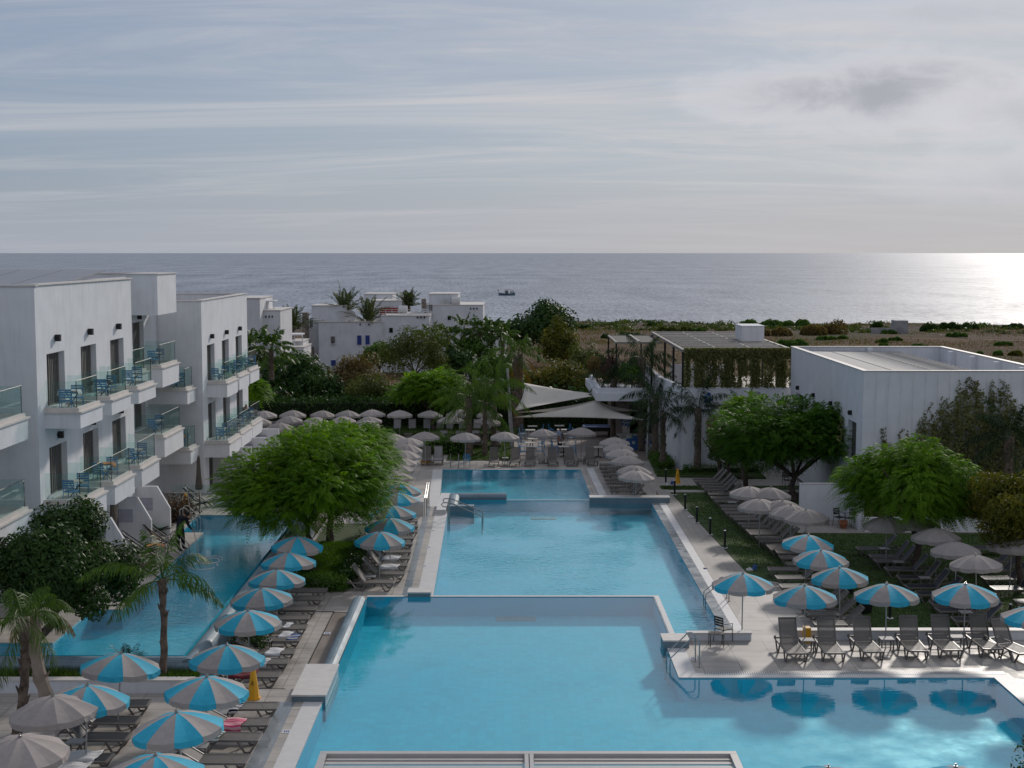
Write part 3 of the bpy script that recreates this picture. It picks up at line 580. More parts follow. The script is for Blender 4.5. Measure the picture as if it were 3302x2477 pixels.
def balcony(root,xw,xo,Y0,Y1,z,body=.58,glass_near=True):
    """z = top of slab coping"""
    b=MB(); b.box(xw,xo,Y0,Y1,z-body,z-.04); o=b.build('balcony',M['wall'],root,world=True)
    loc=Vector(root.location)
    c=MB(); c.box(xw,xo+.07,Y0-.07,Y1+.07,z-.04,z+.02); c.box(xo-.22,xo-.06,Y0+.06,Y1-.06,z+.02,z+.14); c.box(xw,xo-.22,Y0+.06,Y0+.2,z+.02,z+.14); c.box(xw,xo-.22,Y1-.2,Y1-.06,z+.02,z+.14)
    cc=c.build('coping',M['cap'],o); 
    g=MB(); g.box(xo-.16,xo-.145,Y0+.13,Y1-.13,z+.14,z+1.08); g.box(xw+.02,xo-.165,Y0+.13,Y0+.145,z+.14,z+1.08); g.box(xw+.02,xo-.165,Y1-.145,Y1-.13,z+.14,z+1.08)
    gg=g.build('glass_railing',M['glass'],o)
    k=MB(); 
    for y in (Y0+.12,Y1-.15): k.box(xo-.17,xo-.15,y,y+.03,z+.14,z+1.08)
    k.tube([(xo-.15,Y0+.13,z+1.09),(xo-.15,Y1-.13,z+1.09)],.012,5)
    kk=k.build('rail_edge',M['black'],o)
    for q in (cc,gg,kk):
        for v in q.data.vertices: v.co-=loc
    return o
# near hotel block
hb=empty('hotel_building',(-16.4,48.9,.7),label='large white flat roofed hotel block with balconies beside the left pool',cat='building')
W=MB(); xw=-16.4; ops=[]
for k in range(3):
    y0=49.98+3.98*k
    ops+= [(y0,y0+2.0,7.5,9.43),(y0,y0+2.0,4.3,6.1),(y0-.05,y0+1.95,.72,2.85)]
wallp(W,'X+',xw,48.9,61.3,.2,11.85,ops)
wallp(W,'Y-',48.9,-30,xw,.2,11.80)
W.quad((xw,61.3,.2),(-18.4,61.3,.2),(-18.4,61.3,11.85),(xw,61.3,11.85))
wallp(W,'X+',-18.4,61.3,73.6,.2,10.0,[(68.9,71.0,7.5,9.6),(64.6,66.6,7.5,9.5),(68.9,71,4.3,6.2),(64.6,66.6,4.3,6.2),(68.6,70.6,.5,2.6)])
W.quad((-18.4,61.3,10.0),(-18.4,68.3,10.0),(-18.4,68.3,11.85),(-18.4,61.3,11.85))
W.box(-18.5,-17.0,68.3,72.1,10.0,11.95)
# parapets inside and roof
W.box(-30,xw-.02,48.92,49.15,11.3,11.84); W.box(-16.7,xw-.03,49.15,61.28,11.3,11.86)
W.box(-30,-29.7,49,74,8,11.9); W.box(-30,-18.5,73.4,73.65,6,11.9)
W.build('wall',M['wall'],hb,world=True)
c=MB(); c.box(-30.05,xw+.06,48.84,49.16,11.845,11.9); c.box(-16.72,xw+.06,49.16,61.36,11.865,11.92); c.box(-18.6,-16.94,68.24,72.16,11.955,12.0); c.box(-30,-18.65,73.35,73.7,11.905,11.96); c.build('coping',M['cap'],hb,world=True)
rf=MB(); rf.box(-29.7,-18.5,49.15,73.4,11.2,11.38); rf.box(-18.5,-16.7,49.15,61.2,11.2,11.38); rf.build('roof',M['roofstone'],hb,world=True)
sp=MB()
for i in range(7): 
    for j in range(3):
        x0=-29+i*1.75; y0=50+j*3.0
        sp.add([(x0,y0,11.62+j*.22),(x0+1.7,y0,11.62+j*.22),(x0+1.7,y0+2.95,11.84+j*.22),(x0,y0+2.95,11.84+j*.22),(x0,y0,11.57+j*.22),(x0+1.7,y0,11.57+j*.22),(x0+1.7,y0+2.95,11.79+j*.22),(x0,y0+2.95,11.79+j*.22)],[(0,1,2,3),(7,6,5,4),(0,4,5,1),(1,5,6,2),(2,6,7,3),(3,7,4,0)])
sp.build('solar_panels',mat('panel_grey',(.22,.23,.25),.35,var=.06),hb,world=True)
for o in ops: door(hb,'X+',xw,*o)
for o in [(68.9,71.0,7.5,9.6),(64.6,66.6,7.5,9.5),(68.9,71,4.3,6.2),(64.6,66.6,4.3,6.2),(68.6,70.6,.5,2.6)]: door(hb,'X+',-18.4,*o)
for k in range(3):
    y0=49.98+3.98*k+1.0
    lamp(hb,(xw+.1,y0,9.95)); lamp(hb,(xw+.1,y0,6.45))
lamp(hb,(-18.3,69.9,9.85)); lamp(hb,(-18.3,69.7,3.0))
for k,(a,b_) in enumerate([(49.6,52.3),(53.7,56.4),(57.8,60.6)]):
    balcony(hb,xw,-15.15-.05*k,a,b_,7.42); balcony(hb,xw,-15.0-.05*k,a-.4,b_-.3,4.22,body=.75)
balcony(hb,-18.4,-16.75,67.9,71.3,7.5,body=.95); balcony(hb,-18.4,-16.55,67.2,71.1,4.22,body=.95)
balcony(hb,-18.4,-17.0,62.8,66.2,7.5,body=.6)
balcony(hb,-18.4,-16.4,71.5,73.35,6.05,body=.7); balcony(hb,-18.4,-16.3,71.5,73.35,3.0,body=.7)
# nearer block, only its balconies reach the picture
nb=empty('hotel_building',(-18.0,40,.7),label='nearest white hotel block, only its balconies showing at the left edge',cat='building')
W=MB(); wallp(W,'X+',-18.05,40,48.85,.2,11.8,[(45,47,7.5,9.4),(45,47,4.3,6.1)]); W.build('wall',M['wall'],nb,world=True)
for z in (7.42,4.22): balcony(nb,-18.05,-16.48,44.3,48.1,z,body=.75)
for z in (7.5,4.3): door(nb,'X+',-18.05,45,47,z,z+1.9)
# far hotel block
fb=empty('hotel_building',(-16.1,73.6,0),label='lower far white hotel block with stepped balconies beyond the taller block',cat='building')
W=MB(); ops=[]
for k in range(3):
    y0=74.9+3.9*k; ops+=[(y0,y0+1.9,6.1,8.12),(y0,y0+1.9,3.0,5.0),(y0,y0+1.9,.46,2.3)]
wallp(W,'X+',-16.1,73.7,86.4,-1.2,10.5,ops)
wallp(W,'Y-',73.7,-18.45,-16.1,-1.2,10.48)
W.box(-30,-16.13,86.1,86.38,5,10.5); W.box(-16.4,-16.12,73.72,86.1,9.8,10.49); W.box(-30,-16.4,73.72,73.95,9.8,10.47); W.build('wall',M['wall'],fb,world=True)
c=MB(); c.box(-18.5,-16.04,73.64,73.97,10.485,10.53); c.box(-16.42,-16.04,73.98,86.45,10.505,10.55); c.box(-30,-16.43,86.05,86.45,10.505,10.55); c.build('coping',M['cap'],fb,world=True)
rf=MB(); rf.box(-30,-16.4,73.95,86.1,9.6,9.85); rf.build('roof',M['roofstone'],fb,world=True)
for o in ops: door(fb,'X+',-16.1,*o)
for k in range(3):
    y0=74.9+3.9*k; lamp(fb,(-16.0,y0+.95,8.55)); lamp(fb,(-16.0,y0+.95,5.4)); lamp(fb,(-16.0,y0+.95,2.65))
    balcony(fb,-16.1,-15.05-.1*k,y0-.1,y0+2.8,6.12,body=.75); balcony(fb,-16.1,-14.8-.1*k,y0-1.0,y0+2.2,3.05,body=.75)
# chamfered partition walls of the ground floor patios
def partition(px,zt,x1,name_lab,zg=.7,h=2.15,xl=-16.4,ch=.55):
    x,y=px; r=empty('partition_wall',(x,y,zg),label=name_lab,cat='wall')
    pts=[(xl,zg),(x,zg),(x,zg+h*.55),(x-ch,zg+h),(xl,zg+h)]; b=MB(); n=len(pts)
    b.add([(a,y,z) for a,z in pts]+[(a,y+.16,z) for a,z in pts],[tuple(range(n)),tuple(range(n,2*n))[::-1]]+[(i,n+i,n+(i+1)%n,(i+1)%n) for i in range(n)])
    b.build('wall_body',M['wall'],r,world=True)
    s=MB(); s.box(x-1.35,x-.75,y-.02,y-.004,zg+1.1,zg+1.65); s.build('notice_panel',mat('notice_grey',(.42,.42,.50),.6),r,world=True)
pp=[G('e',1352,800,.7),G('e',1203,905,.7),G('e',1000,1100,.7)]
for (a,b_,_),l in zip(pp,('chamfered white partition wall nearest the pool cleaner','middle chamfered white partition wall of the poolside patios','chamfered white partition wall just behind the dark round tree')): partition((a,b_),None,None,l)
for (a,b_),l in zip([(-14.2,76.8),(-14.1,80.8),(-14.0,84.8)],('white patio partition closest to the closed parasol below the far hotel block','second white patio partition below the far hotel block','farthest white patio partition below the far hotel block')): partition((a,b_),None,None,l,zg=.45,h=2.0,xl=-16.1,ch=.01)
# ---------------------------------------------------------------- right white building
rb=empty('white_building',(17.85,71.9,-.6),label='plain white two storey building with a pale sheet roof inside its parapet',cat='building')
W=MB(); ops=[(82.2,84.0,2.2,4.25),(86.6,88.9,2.2,4.25),(77.6,79.4,2.2,4.2),(73.2,75.0,2.2,4.2)]
wallp(W,'X-',17.85,71.9,90.7,-1,7.0,ops); wallp(W,'Y-',71.9,17.85,27.4,-1,7.0)
W.box(18.1,27.4,90.5,90.7,-1,6.99); W.box(27.3,27.5,71.95,90.5,-1,6.98); W.box(17.87,18.05,71.95,90.5,6,6.985); W.box(18.05,27.3,71.92,72.1,6,6.99)
for y in (75,79,83.2,87.3): W.box(26.9,27.3,y,y+.35,5,6.93)
W.box(22.6,22.9,90.1,90.5,5,6.95)
W.build('wall',M['wall'],rb,world=True)
c=MB(); c.box(17.8,18.1,71.85,90.75,7.0,7.04); c.box(18.1,27.55,71.85,72.13,7.0,7.04); c.box(18.1,27.55,90.45,90.75,7.0,7.04); c.box(27.25,27.55,72.13,90.45,7.0,7.04); c.build('coping',M['cap'],rb,world=True)
rf=MB(); rf.box(24.6,27.3,72.1,90.5,5.2,5.3); rf.build('roof_floor',M['villa'],rb,world=True)
rf=MB()
for i in range(3):
    y0=72.2+i*0; xx0=18.07+i*2.2
    rf.add([(xx0,72.15,6.78-.03*i),(xx0+2.2,72.15,6.74-.03*i),(xx0+2.2,90.3,6.74-.03*i),(xx0,90.3,6.78-.03*i)],[(0,1,2,3)])
    rf.box(xx0+2.17,xx0+2.21,72.15,90.3,6.70-.03*i,6.765-.03*i)
rf.box(24.5,24.65,72.15,90.3,5.3,6.68)
for j in range(24): rf.box(18.1,24.6,72.6+j*.75,72.63+j*.75,6.70,6.745)
rf.build('sheet_roof',mat('roof_sheet',(.42,.41,.395),.8,var=.07,coord='World'),rb,world=True)
for o in ops: door(rb,'X-',17.85,*o)
for y in (88.1,83.5,78.9,74.3): lamp(rb,(17.75,y,4.62))
# wires fixed to the front wall for the climbers
wr=MB()
for i in range(14): 
    x=18.5+i*.62; wr.tube([(x,71.87,6.8),(x+.02*(i-6),71.87,0)],.0025,4)
wr.build('trellis_wires',M['steel'],rb,world=True)
# patios: low walls
pw=wallthing('patio_wall','white patio wall with a blue towel hook behind the beige parasol','wall',[(14.6,17.8,71.3,71.5,-.6,1.3)],cap=.02)
pw=wallthing('patio_wall','white dividing wall between two shaded patios below the white building','wall',[(17.0,17.2,68.6,71.25,-.6,1.7)],cap=.02)
b=MB(); b.prism([(17.2,68.3),(40,68.3),(40,68.5),(17.2,68.5)],-.6,.15); tag(b.build('patio_wall',M['wall']),'low white patio edge under the feathery trees on the right','wall')
# ---------------------------------------------------------------- restaurant
rs=empty('restaurant_building',(11.1,91.7,-1.2),label='white restaurant building with lettering and a vine hung roof terrace',cat='building')
W=MB()
pts=[(11.1,91.7),(30,91.7),(30,112),(10.3,112),(10.3,99.5)]
W.prism(pts,-1.2,2.4); W.prism([(11.1,91.7),(30,91.7),(30,91.95),(11.3,91.95),(10.6,99.5),(10.6,112),(10.3,112),(10.3,99.5)],2.4,4.3); W.build('wall',M['wall'],rs,world=True)
t=MB(); t.prism([(11.33,91.96),(29.9,91.96),(29.9,111.9),(10.65,111.9),(10.65,99.5)],3.2,3.25); t.build('terrace_floor',M['deck3'],rs,world=True)
w=MB(); w.box(15.1,15.5,91.64,91.69,-.9,.6); w.add([(11.03,92.6,-.7),(10.93,93.5,-.7),(10.93,93.5,.9),(11.03,92.6,.9)],[(0,1,2,3)]); w.build('notice_panel',mat('notice_blue',(.35,.38,.5),.5),rs,world=True)
lamp(rs,(12.0,91.6,.9)); lamp(rs,(10.9,93.9,.9))
def text(s,loc,size,m,parent,name,rot=(PI/2,0,0),ext=.015,align='LEFT',ls=1.0,bold=0.0):
    cu=bpy.data.curves.new(name,'FONT'); cu.body=s; cu.size=size; cu.extrude=ext; cu.align_x=align; cu.space_line=ls; cu.offset=bold
    t=bpy.data.objects.new(name,cu); COL.objects.link(t); dg=bpy.context.evaluated_depsgraph_get(); dg.update()
    me=bpy.data.meshes.new_from_object(t.evaluated_get(dg)); bpy.data.objects.remove(t); o=bpy.data.objects.new(name,me); COL.objects.link(o)
    me.materials.clear(); me.materials.append(m); o.rotation_euler=rot; o.parent=parent
    L=Vector(parent.location) if parent else Vector((0,0,0)); o.location=Vector(loc)-L; return o
M['ink']=mat('sign_grey',(.04,.05,.06),.6); M['inkblue']=mat('sign_blue',(.02,.10,.32),.6)
text('enari',(13.25,91.66,3.02),.36,M['ink'],rs,'lettering',bold=.008,align='RIGHT'); text('Restaurant',(13.2,91.66,2.72),.36,M['ink'],rs,'lettering',bold=.008,align='RIGHT')
lg=MB()
for (x,z) in ((12.75,3.85),(12.55,3.65),(12.85,3.5),(12.6,3.4)): lg.tube([(x,91.69,z),(x,91.65,z)],.13,12)
lg.build('logo',M['inkblue'],rs,world=True)
# terrace shade pergola with louvres
pg=empty('terrace_pergola',(11.1,91.9,3.2),label='large dark louvred pergola over the restaurant roof terrace',cat='pergola')
f=MB(); z=6.7
f.box(11.0,11.2,91.8,112.5,z-.12,z+.06); f.box(18.1,18.3,91.8,112.5,z-.12,z+.06); f.box(11.2,18.1,91.8,92.0,z-.14,z+.04); f.box(11.2,18.1,112.3,112.5,z-.14,z+.04)
for x in (13.5,15.8): f.box(x-.06,x+.06,92,112.3,z-.1,z+.02)
f.build('roof_frame',M['frame'],pg,world=True)
for x in (11.1,18.2):
    for y in (92.1,97.5,103,112.2): p_=MB(); p_.box(x-.07,x+.07,y-.07,y+.07,3.25,z-.12); p_.build('post',M['black'],pg,world=True)
lv=MB()
for sec,(xa,xb) in enumerate(((11.22,13.42),(13.58,15.72),(15.88,18.08))):
    y=92.2
    while y<112.1: lv.beam((xa,y+.2,z-.02),(xb,y+.2,z-.02),.36,.03,up=(0,0.0,1)); y+=.92
cb=MB()
for k in range(9):
    y=93.0+k*2.3; cb.box(11.22,18.08,y,y+.09,z+.07,z+.12)
cb.build('lit_gap_bars',M['cap'],pg,world=True)  # pale bars added to imitate the lit gaps between the dark louvres
lv.build('louvres',mat('louvre_mesh',(.03,.029,.03),.6),pg,world=True)
pg2=empty('terrace_pergola',(7.6,103.7,3.2),label='small dark pergola roof left of the large terrace pergola',cat='pergola')
f=MB(); f.box(7.55,7.7,103.6,112.3,6.38,6.5); f.box(7.7,11.0,103.6,103.75,6.38,6.5); f.box(7.7,11.0,112.15,112.3,6.38,6.5); f.box(9.2,9.4,103.75,112.15,6.42,6.56); f.build('roof_frame',M['frame'],pg2,world=True)
f=MB(); f.box(7.7,9.2,103.75,112.15,6.42,6.46); f.box(9.4,11.0,103.75,112.15,6.42,6.46); f.build('shade_mesh',mat('shade_mesh',(.045,.043,.045),.8),pg2,world=True)
for x,y in ((7.62,103.7),(7.62,112.2),(10.2,103.7),(10.2,112.2)): f=MB(); f.box(x-.06,x+.06,y-.06,y+.06,2.9,6.38); f.build('post',M['black'],pg2,world=True)
bx=MB(); bx.box(16.4,18.0,101.4,104.4,6.2,7.75); bx.box(16.36,18.04,101.36,104.44,7.75,7.8); tag(bx.build('roof_housing',M['wall']),'white box housing standing on top of the louvred pergola','housing')
# bar
br=empty('bar_building',(6.0,100,-1.2),label='poolside bar with a blue checked tile counter under a white slab roof',cat='building')
W=MB(); W.prism([(5.95,100),(10.3,99.6),(10.3,112),(5.8,112)],2.55,3.1,bottom=True); W.build('roof_slab',M['wall'],br,world=True)
W=MB(); W.box(6.05,6.3,100.3,111.8,3.1,3.45); W.box(6.3,10.2,100.1,100.35,3.1,3.45); 
W.build('parapet',M['wall'],br,world=True)
W=MB(); W.box(7.58,8.03,103.0,111.8,-1.19,2.55); W.box(8.03,8.57,103.0,103.2,-1.19,2.55); W.box(8.57,10.3,105.5,105.7,-1.19,2.55); W.build('wall',M['deck3'],br,world=True)
W=MB(); W.box(8.35,10.28,105.44,105.49,-.1,1.2); W.build('back_bar',M['darkwin'],br,world=True)
W=MB(); W.box(8.04,8.57,102.94,102.99,-1.1,1.3); W.build('sign_board',M['cap'],br,world=True)
text('BLUE\nBAR',(8.305,102.92,.72),.34,M['inkblue'],br,'lettering',align='CENTER',ls=.95,bold=.014)
W=MB(); W.box(7.8,10.35,101.75,102.4,-1.19,-.12); W.build('counter',M['cap'],br,world=True)
W=MB(); W.box(7.6,10.4,101.65,102.5,-.12,-.05); W.build('counter_top',M['tabletop'],br,world=True)
mt=[mat('tile_white',(.55,.56,.54),.4),mat('tile_blue',(.03,.12,.34),.4),mat('tile_sage',(.25,.29,.25),.4)]
W=MB(); pat=random.Random(4)
for i in range(12):
    for j in range(5):
        x=7.82+i*.21; zz=-1.17+j*.21; W.box(x,x+.205,101.72,101.748,zz,zz+.205,pat.choice([0,1,1,2,0]))
W.build('counter_tiles',mt,br,world=True)
W=MB()
for k in range(26): 
    x=8.5+k*.065; W.cyl((x,105.35,.55+.01*(k%3)),.022,.17,8)
W.build('glasses',M['towel'],br,world=True)
W=MB(); W.box(8.36,10.2,105.2,105.42,.50,.54); W.box(8.36,10.2,105.2,105.42,.0,.04); W.build('shelf',M['black'],br,world=True)
# sails
def sailmesh(name,label,pts,sag,curve=.16,n=14):
    """pts: 3 or 4 corners; edges curve inward"""
    pts=[Vector(p) for p in pts]; c=sum(pts,Vector())/len(pts); V=[];Fs=[]
    if len(pts)==3: pts.append(pts[2])
    def edge(a,b,t): 
        p=a.lerp(b,t); k=4*t*(1-t)*curve; return p.lerp(c,k)
    for i in range(n+1):
        for j in range(n+1):
            u=i/n;v=j/n
            top=edge(pts[0],pts[1],u); bot=edge(pts[3],pts[2],u); lf=edge(pts[0],pts[3],v); rt=edge(pts[1],pts[2],v)
            p=top*(1-v)+bot*v+lf*(1-u)+rt*u-(pts[0]*(1-u)*(1-v)+pts[1]*u*(1-v)+pts[2]*u*v+pts[3]*(1-u)*v)
            p.z-=sag*16*u*(1-u)*v*(1-v); V.append(p)
    for i in range(n):
        for j in range(n): a=i*(n+1)+j; Fs.append((a,a+1,a+n+2,a+n+1))
    b=MB(); b.add(V,Fs); o=b.build(name,M['sail'],smooth=True); s=o.modifiers.new('s','SOLIDIFY'); s.thickness=.012
    return tag(o,label,'shade sail')
sailmesh('shade_sail','upper cream shade sail stretched from the left mast to the bar roof',[(.9,107,3.2),(5.8,103.5,2.75),(5.8,101.5,2.75),(.15,103.0,1.5)],.35,.10)
sailmesh('shade_sail','lower cream shade sail fixed to the bar roof and to both masts',[(6.1,101.5,2.45),(9.4,99.0,1.3),(.12,102.9,1.05)],-.05,.22)
sailmesh('shade_sail','thin cream shade sail between the upper and the lower sail',[(6.15,102.2,2.4),(9.6,101.8,1.6),(.12,103.2,1.35)],-.02,.25)
for a,l in (((.1,102.9,-1.2,-.35,103.2,4.6),'slanting white steel mast at the left of the shade sails'),((9.45,98.7,-1.2,9.6,98.9,3.0),'white steel mast in front of the bar counter')):
    m_=MB(); m_.tube([a[:3],a[3:]],.09,8); 
    if a[0]<1: m_.tube([(-.02,102.7,-1.2),(-.2,102.8,1.95)],.12,8)
    tag(m_.build('mast',M['pole']),l,'mast')
# ---------------------------------------------------------------- far white villas
def villa(label,parts,loc,extras=(),name='villa'):
    r=empty(name,loc,label=label,cat='house'); w=MB(); cp=MB()
    for q in parts: 
        w=MB(); cp=MB(); w.box(*q); cp.box(q[0]-.08,q[1]+.08,q[2]-.08,q[3]+.08,q[5]+.003,q[5]+.10); w.build('wall',M['villa'],r,world=True); cp.build('coping',M['cap'],r,world=True)
    for nm,m_,bs in extras:
        for q in bs:
            b=MB(); b.box(*q); b.build(nm,m_,r,world=True)
    return r
Yv=180
def at(t,x,y,Y=Yv): p=GY(t,x,y,Y); return p[0],p[2]
def rect(x0,y0,x1,y1,Y=Yv,d=.12):
    a=at('o',x0,y0,Y); b=at('o',x1,y1,Y); return (a[0],b[0],Y-d,Y-.003,b[1],a[1])
def vb(x0,yt,x1,dep,Y=Yv,z0=-4):
    a=at('o',x0,yt,Y); b=at('o',x1,yt,Y); return (a[0],b[0],Y,Y+dep,z0,a[1])
v1=villa('white cubic villa with two blue shutters and a water tank on its roof',[vb(95,450,260,9,Yv+1.2),vb(150,292,525,5.5,Yv+2.5),vb(225,468,905,10)],(-24,180,-3),
 [('shutter',M['shutter'],[rect(643,610,688,708),rect(733,608,777,706),rect(362,876,412,935)]),
  ('window',M['darkwin'],[rect(360,620,402,695)]),
  ('window_sill',M['villa'],[rect(352,697,408,704,d=.25)]),
  ('window',M['darkwin'],[(at('o',135,420,Yv+1.2)[0],at('o',143,420,Yv+1.2)[0],Yv+1.1,Yv+1.19,at('o',135,520,Yv+1.2)[1],at('o',135,420,Yv+1.2)[1]),(at('o',150,420,Yv+1.2)[0],at('o',160,420,Yv+1.2)[0],Yv+1.1,Yv+1.19,at('o',135,520,Yv+1.2)[1],at('o',135,420,Yv+1.2)[1])]),
  ('vent_holes',M['black'],[rect(670,480,682,500),rect(765,480,777,500)])])
v2=villa('white villa with a roof terrace railing and a red brick panel',[vb(905,400,1425,9,Yv+1),vb(790,240,1120,6,Yv+9),vb(715,165,1025,6,Yv+17),vb(1120,385,1425,8,Yv+3)],(-14,181,-3),
 [('brick_panel',M['red'],[(at('o',885,310,Yv+8)[0],at('o',1085,310,Yv+8)[0],Yv+7.7,Yv+8,at('o',885,390,Yv+8)[1],at('o',885,310,Yv+8)[1])]),
  ('window',M['darkwin'],[rect(990,528,1028,578,Yv+1)]),
  ('vent_holes',M['black'],[rect(1288,405,1303,425,Yv+1),rect(1325,405,1340,425,Yv+1),rect(1362,405,1378,425,Yv+1)])])
rl=MB()
for zz in (.25,.5,.75):
    a=at('o',885,395,Yv+1.3); e_=at('o',1420,395,Yv+1.3); rl.tube([(a[0],Yv+1.3,a[1]+zz),(e_[0],Yv+1.3,a[1]+zz)],.03,4); rl.tube([(e_[0],Yv+1.3,a[1]+zz),(e_[0]-3,Yv+9.5,a[1]+zz)],.03,4)
for k in range(9): 
    x=a[0]+(e_[0]-a[0])*k/8; rl.tube([(x,Yv+1.3,a[1]),(x,Yv+1.3,a[1]+.8)],.03,4)
rl.build('terrace_railing',M['villa'],v2,world=True)
v3=villa('rightmost white villa with a tall roof block and a dish facing the sea',[vb(1415,165,1733,7,Yv+9),vb(1372,285,2003,10,Yv+7)],(-9,187,-3),
 [('window',M['darkwin'],[rect(1622,405,1655,440,Yv+7)]),('window',M['darkwin'],[rect(1425,275,1434,340,Yv+7),rect(1445,275,1454,340,Yv+7)]),
  ('vent_holes',M['black'],[rect(1862,310,1876,328,Yv+7),rect(1896,310,1910,328,Yv+7),rect(1930,310,1944,328,Yv+7)])])
v4=villa('tall plain white villa wall just behind the far hotel block',[],(-36,178,-3)) if False else None
def abox(t,x0,yt,x1,Y,dep,z0=-4): a=GY(t,x0,yt,Y); b=GY(t,x1,yt,Y); return (a[0],b[0],Y,Y+dep,z0,a[2])
v4=villa('pale villa with a white roof frame beside the far hotel block',[abox('b',-90,402,92,150,8),abox('b',92,498,255,152,8)],(-28,150,-3),[('vent_holes',M['black'],[(GY('b',x,540,152)[0],GY('b',x+9,540,152)[0],151.9,151.99,GY('b',140,552,152)[2],GY('b',140,535,152)[2]) for x in (137,163,188)])])
rl=MB(); a=GY('b',95,425,154); e_=GY('b',205,425,154)
for x in (a[0],e_[0],a[0]*.45+e_[0]*.55): rl.tube([(x,154,a[2]-3),(x,154,a[2])],.06,5)
rl.box(a[0],e_[0]+.1,153.9,156,a[2],a[2]+.12); rl.build('roof_frame',M['villa'],v4,world=True)
v5=villa('low white building with a slatted canopy between the palms and the villa',[abox('b',240,790,440,160,6),abox('b',335,745,430,163,5)],(-26,160,-3))
rl=MB(); a=GY('b',300,690,162); e_=GY('b',430,690,162)
for x in (a[0],e_[0],(a[0]+e_[0])/2): rl.tube([(x,162,a[2]-3),(x,162,a[2])],.07,5)
rl.box(a[0],e_[0],161.5,164,a[2],a[2]+.15); rl.build('canopy',M['villa'],v5,world=True)
v6=villa('long low white garden wall house behind the palm row',[abox('o',1900,600,2260,190,6),abox('o',1820,760,2250,170,3)],(-5,190,-4))
ch=MB(); q=vb(48,362,105,1.2,Yv-.5); ch.box(*q); ch.box(q[0]-.4,q[1]+.5,q[2],q[3]+.5,-4,at('o',48,735)[1]); tag(ch.build('chimney_stack',M['stone']),'tall rubble stone chimney stack at the left end of the white villa','chimney')
ch=MB(); q=vb(1337,215,1385,1.2,Yv+6); ch.box(*q); tag(ch.build('chimney_stack',M['stone']),'stone chimney beside the rightmost white villa','chimney')
def tank(x,y,Y,lab,r=.55):
    p=GY('o',x,y,Y); e=empty('water_tank',(p[0],Y,p[2]-.9),label=lab,cat='water tank'); b=MB(); b.tube([(p[0]-.55,Y,p[2]),(p[0]+.55,Y,p[2])],r,14); b.build('tank',M['cop'],e,world=True,smooth=False)
    f=MB(); 
    for s in (-.4,.4): f.tube([(p[0]+s,Y-.3,p[2]-1.2),(p[0]+s,Y-.3,p[2]+.2)],.03,4); f.tube([(p[0]+s,Y+.3,p[2]-1.2),(p[0]+s,Y+.3,p[2]+.2)],.03,4)
    f.tube([(p[0]-.7,Y,p[2]-1.1),(p[0]-.7,Y,p[2]+.5)],.03,4); f.build('stand',M['steel'],e,world=True)
tank(492,408,Yv+3,'white roof water tank beside the big satellite dish'); tank(1140,332,Yv+6,'white roof water tank beside the red brick panel'); tank(1712,240,Yv+8,'white roof water tank on the rightmost villa')
def dish(x,y,Y,lab,r):
    p=GY('o',x,y,Y); e=empty('satellite_dish',(p[0],Y,p[2]-1),label=lab,cat='satellite dish'); b=MB(); vs=[(p[0],Y+.15,p[2])]
    for k in range(16): a=2*PI*k/16; vs.append((p[0]+r*math.cos(a),Y-.1,p[2]+r*math.sin(a)))
    b.add(vs,[(0,1+(k+1)%16,1+k) for k in range(16)]); b.build('reflector',M['cop'],e,world=True); f=MB(); f.tube([(p[0],Y+.2,p[2]-1.4),(p[0],Y+.2,p[2])],.04,5); f.build('mast',M['steel'],e,world=True)
dish(568,397,Yv+2,'large white satellite dish on the first villa roof',.75); dish(1592,270,Yv+8.7,'pale satellite dish against the tall roof block',.6)
# concrete hut near the shore
h=MB(); a=GY('d',1003,435,330); c_=GY('d',1295,425,330)
def hb_(x0,yt,x1,yb,Y,dep): 
    a=GY('d',x0,yt,Y); b2=GY('d',x1,yb,Y); return (a[0],b2[0],Y,Y+dep,b2[2]-1.0,a[2])
h.box(*hb_(1003,388,1200,438,328,.4)); h.box(*hb_(1196,330,1293,425,330,4)); tag(h.build('concrete_hut',mat('weathered_concrete',(.33,.33,.34),.9,var=.2,scale=.5,coord='World')),'small grey concrete hut and fence wall standing in the field by the shore','hut')
# ---------------------------------------------------------------- parasols
def canopy_mesh(R,drop,tip,striped,val=.13):
    b=MB(); n=10; segs=6; sub=4; 
    prof=lambda r: tip-.06-drop*(r**1.55)
    for k in range(n):
        mi=(k%2) if striped else 0
        grid=[]
        for i in range(segs+1):
            t=i/segs; row=[]
            for j in range(sub+1):
                f=j/sub; a=2*PI*(k+f)/n; chord=1-.030*math.sin(PI*f)*1.4
                r=(.04+ (R-.04)*t)*(chord if i else 1); z=prof(t)-.035*math.sin(PI*f)*t
                row.append((r*math.cos(a),r*math.sin(a),z))
            grid.append(row)
        # valance
        row=[]
        for j in range(sub+1):
            x,y,z=grid[-1][j]; f=j/sub; w=.012*math.sin(f*PI*3+k); s=1.012+w; row.append((x*s,y*s,z-val-.015*math.sin(PI*f)))
        grid.append(row); vs=[p for rw in grid for p in rw]; w=sub+1
        b.add(vs,[(i*w+j,(i+1)*w+j,(i+1)*w+j+1,i*w+j+1) for i in range(len(grid)-1) for j in range(sub)],mi)
    return b
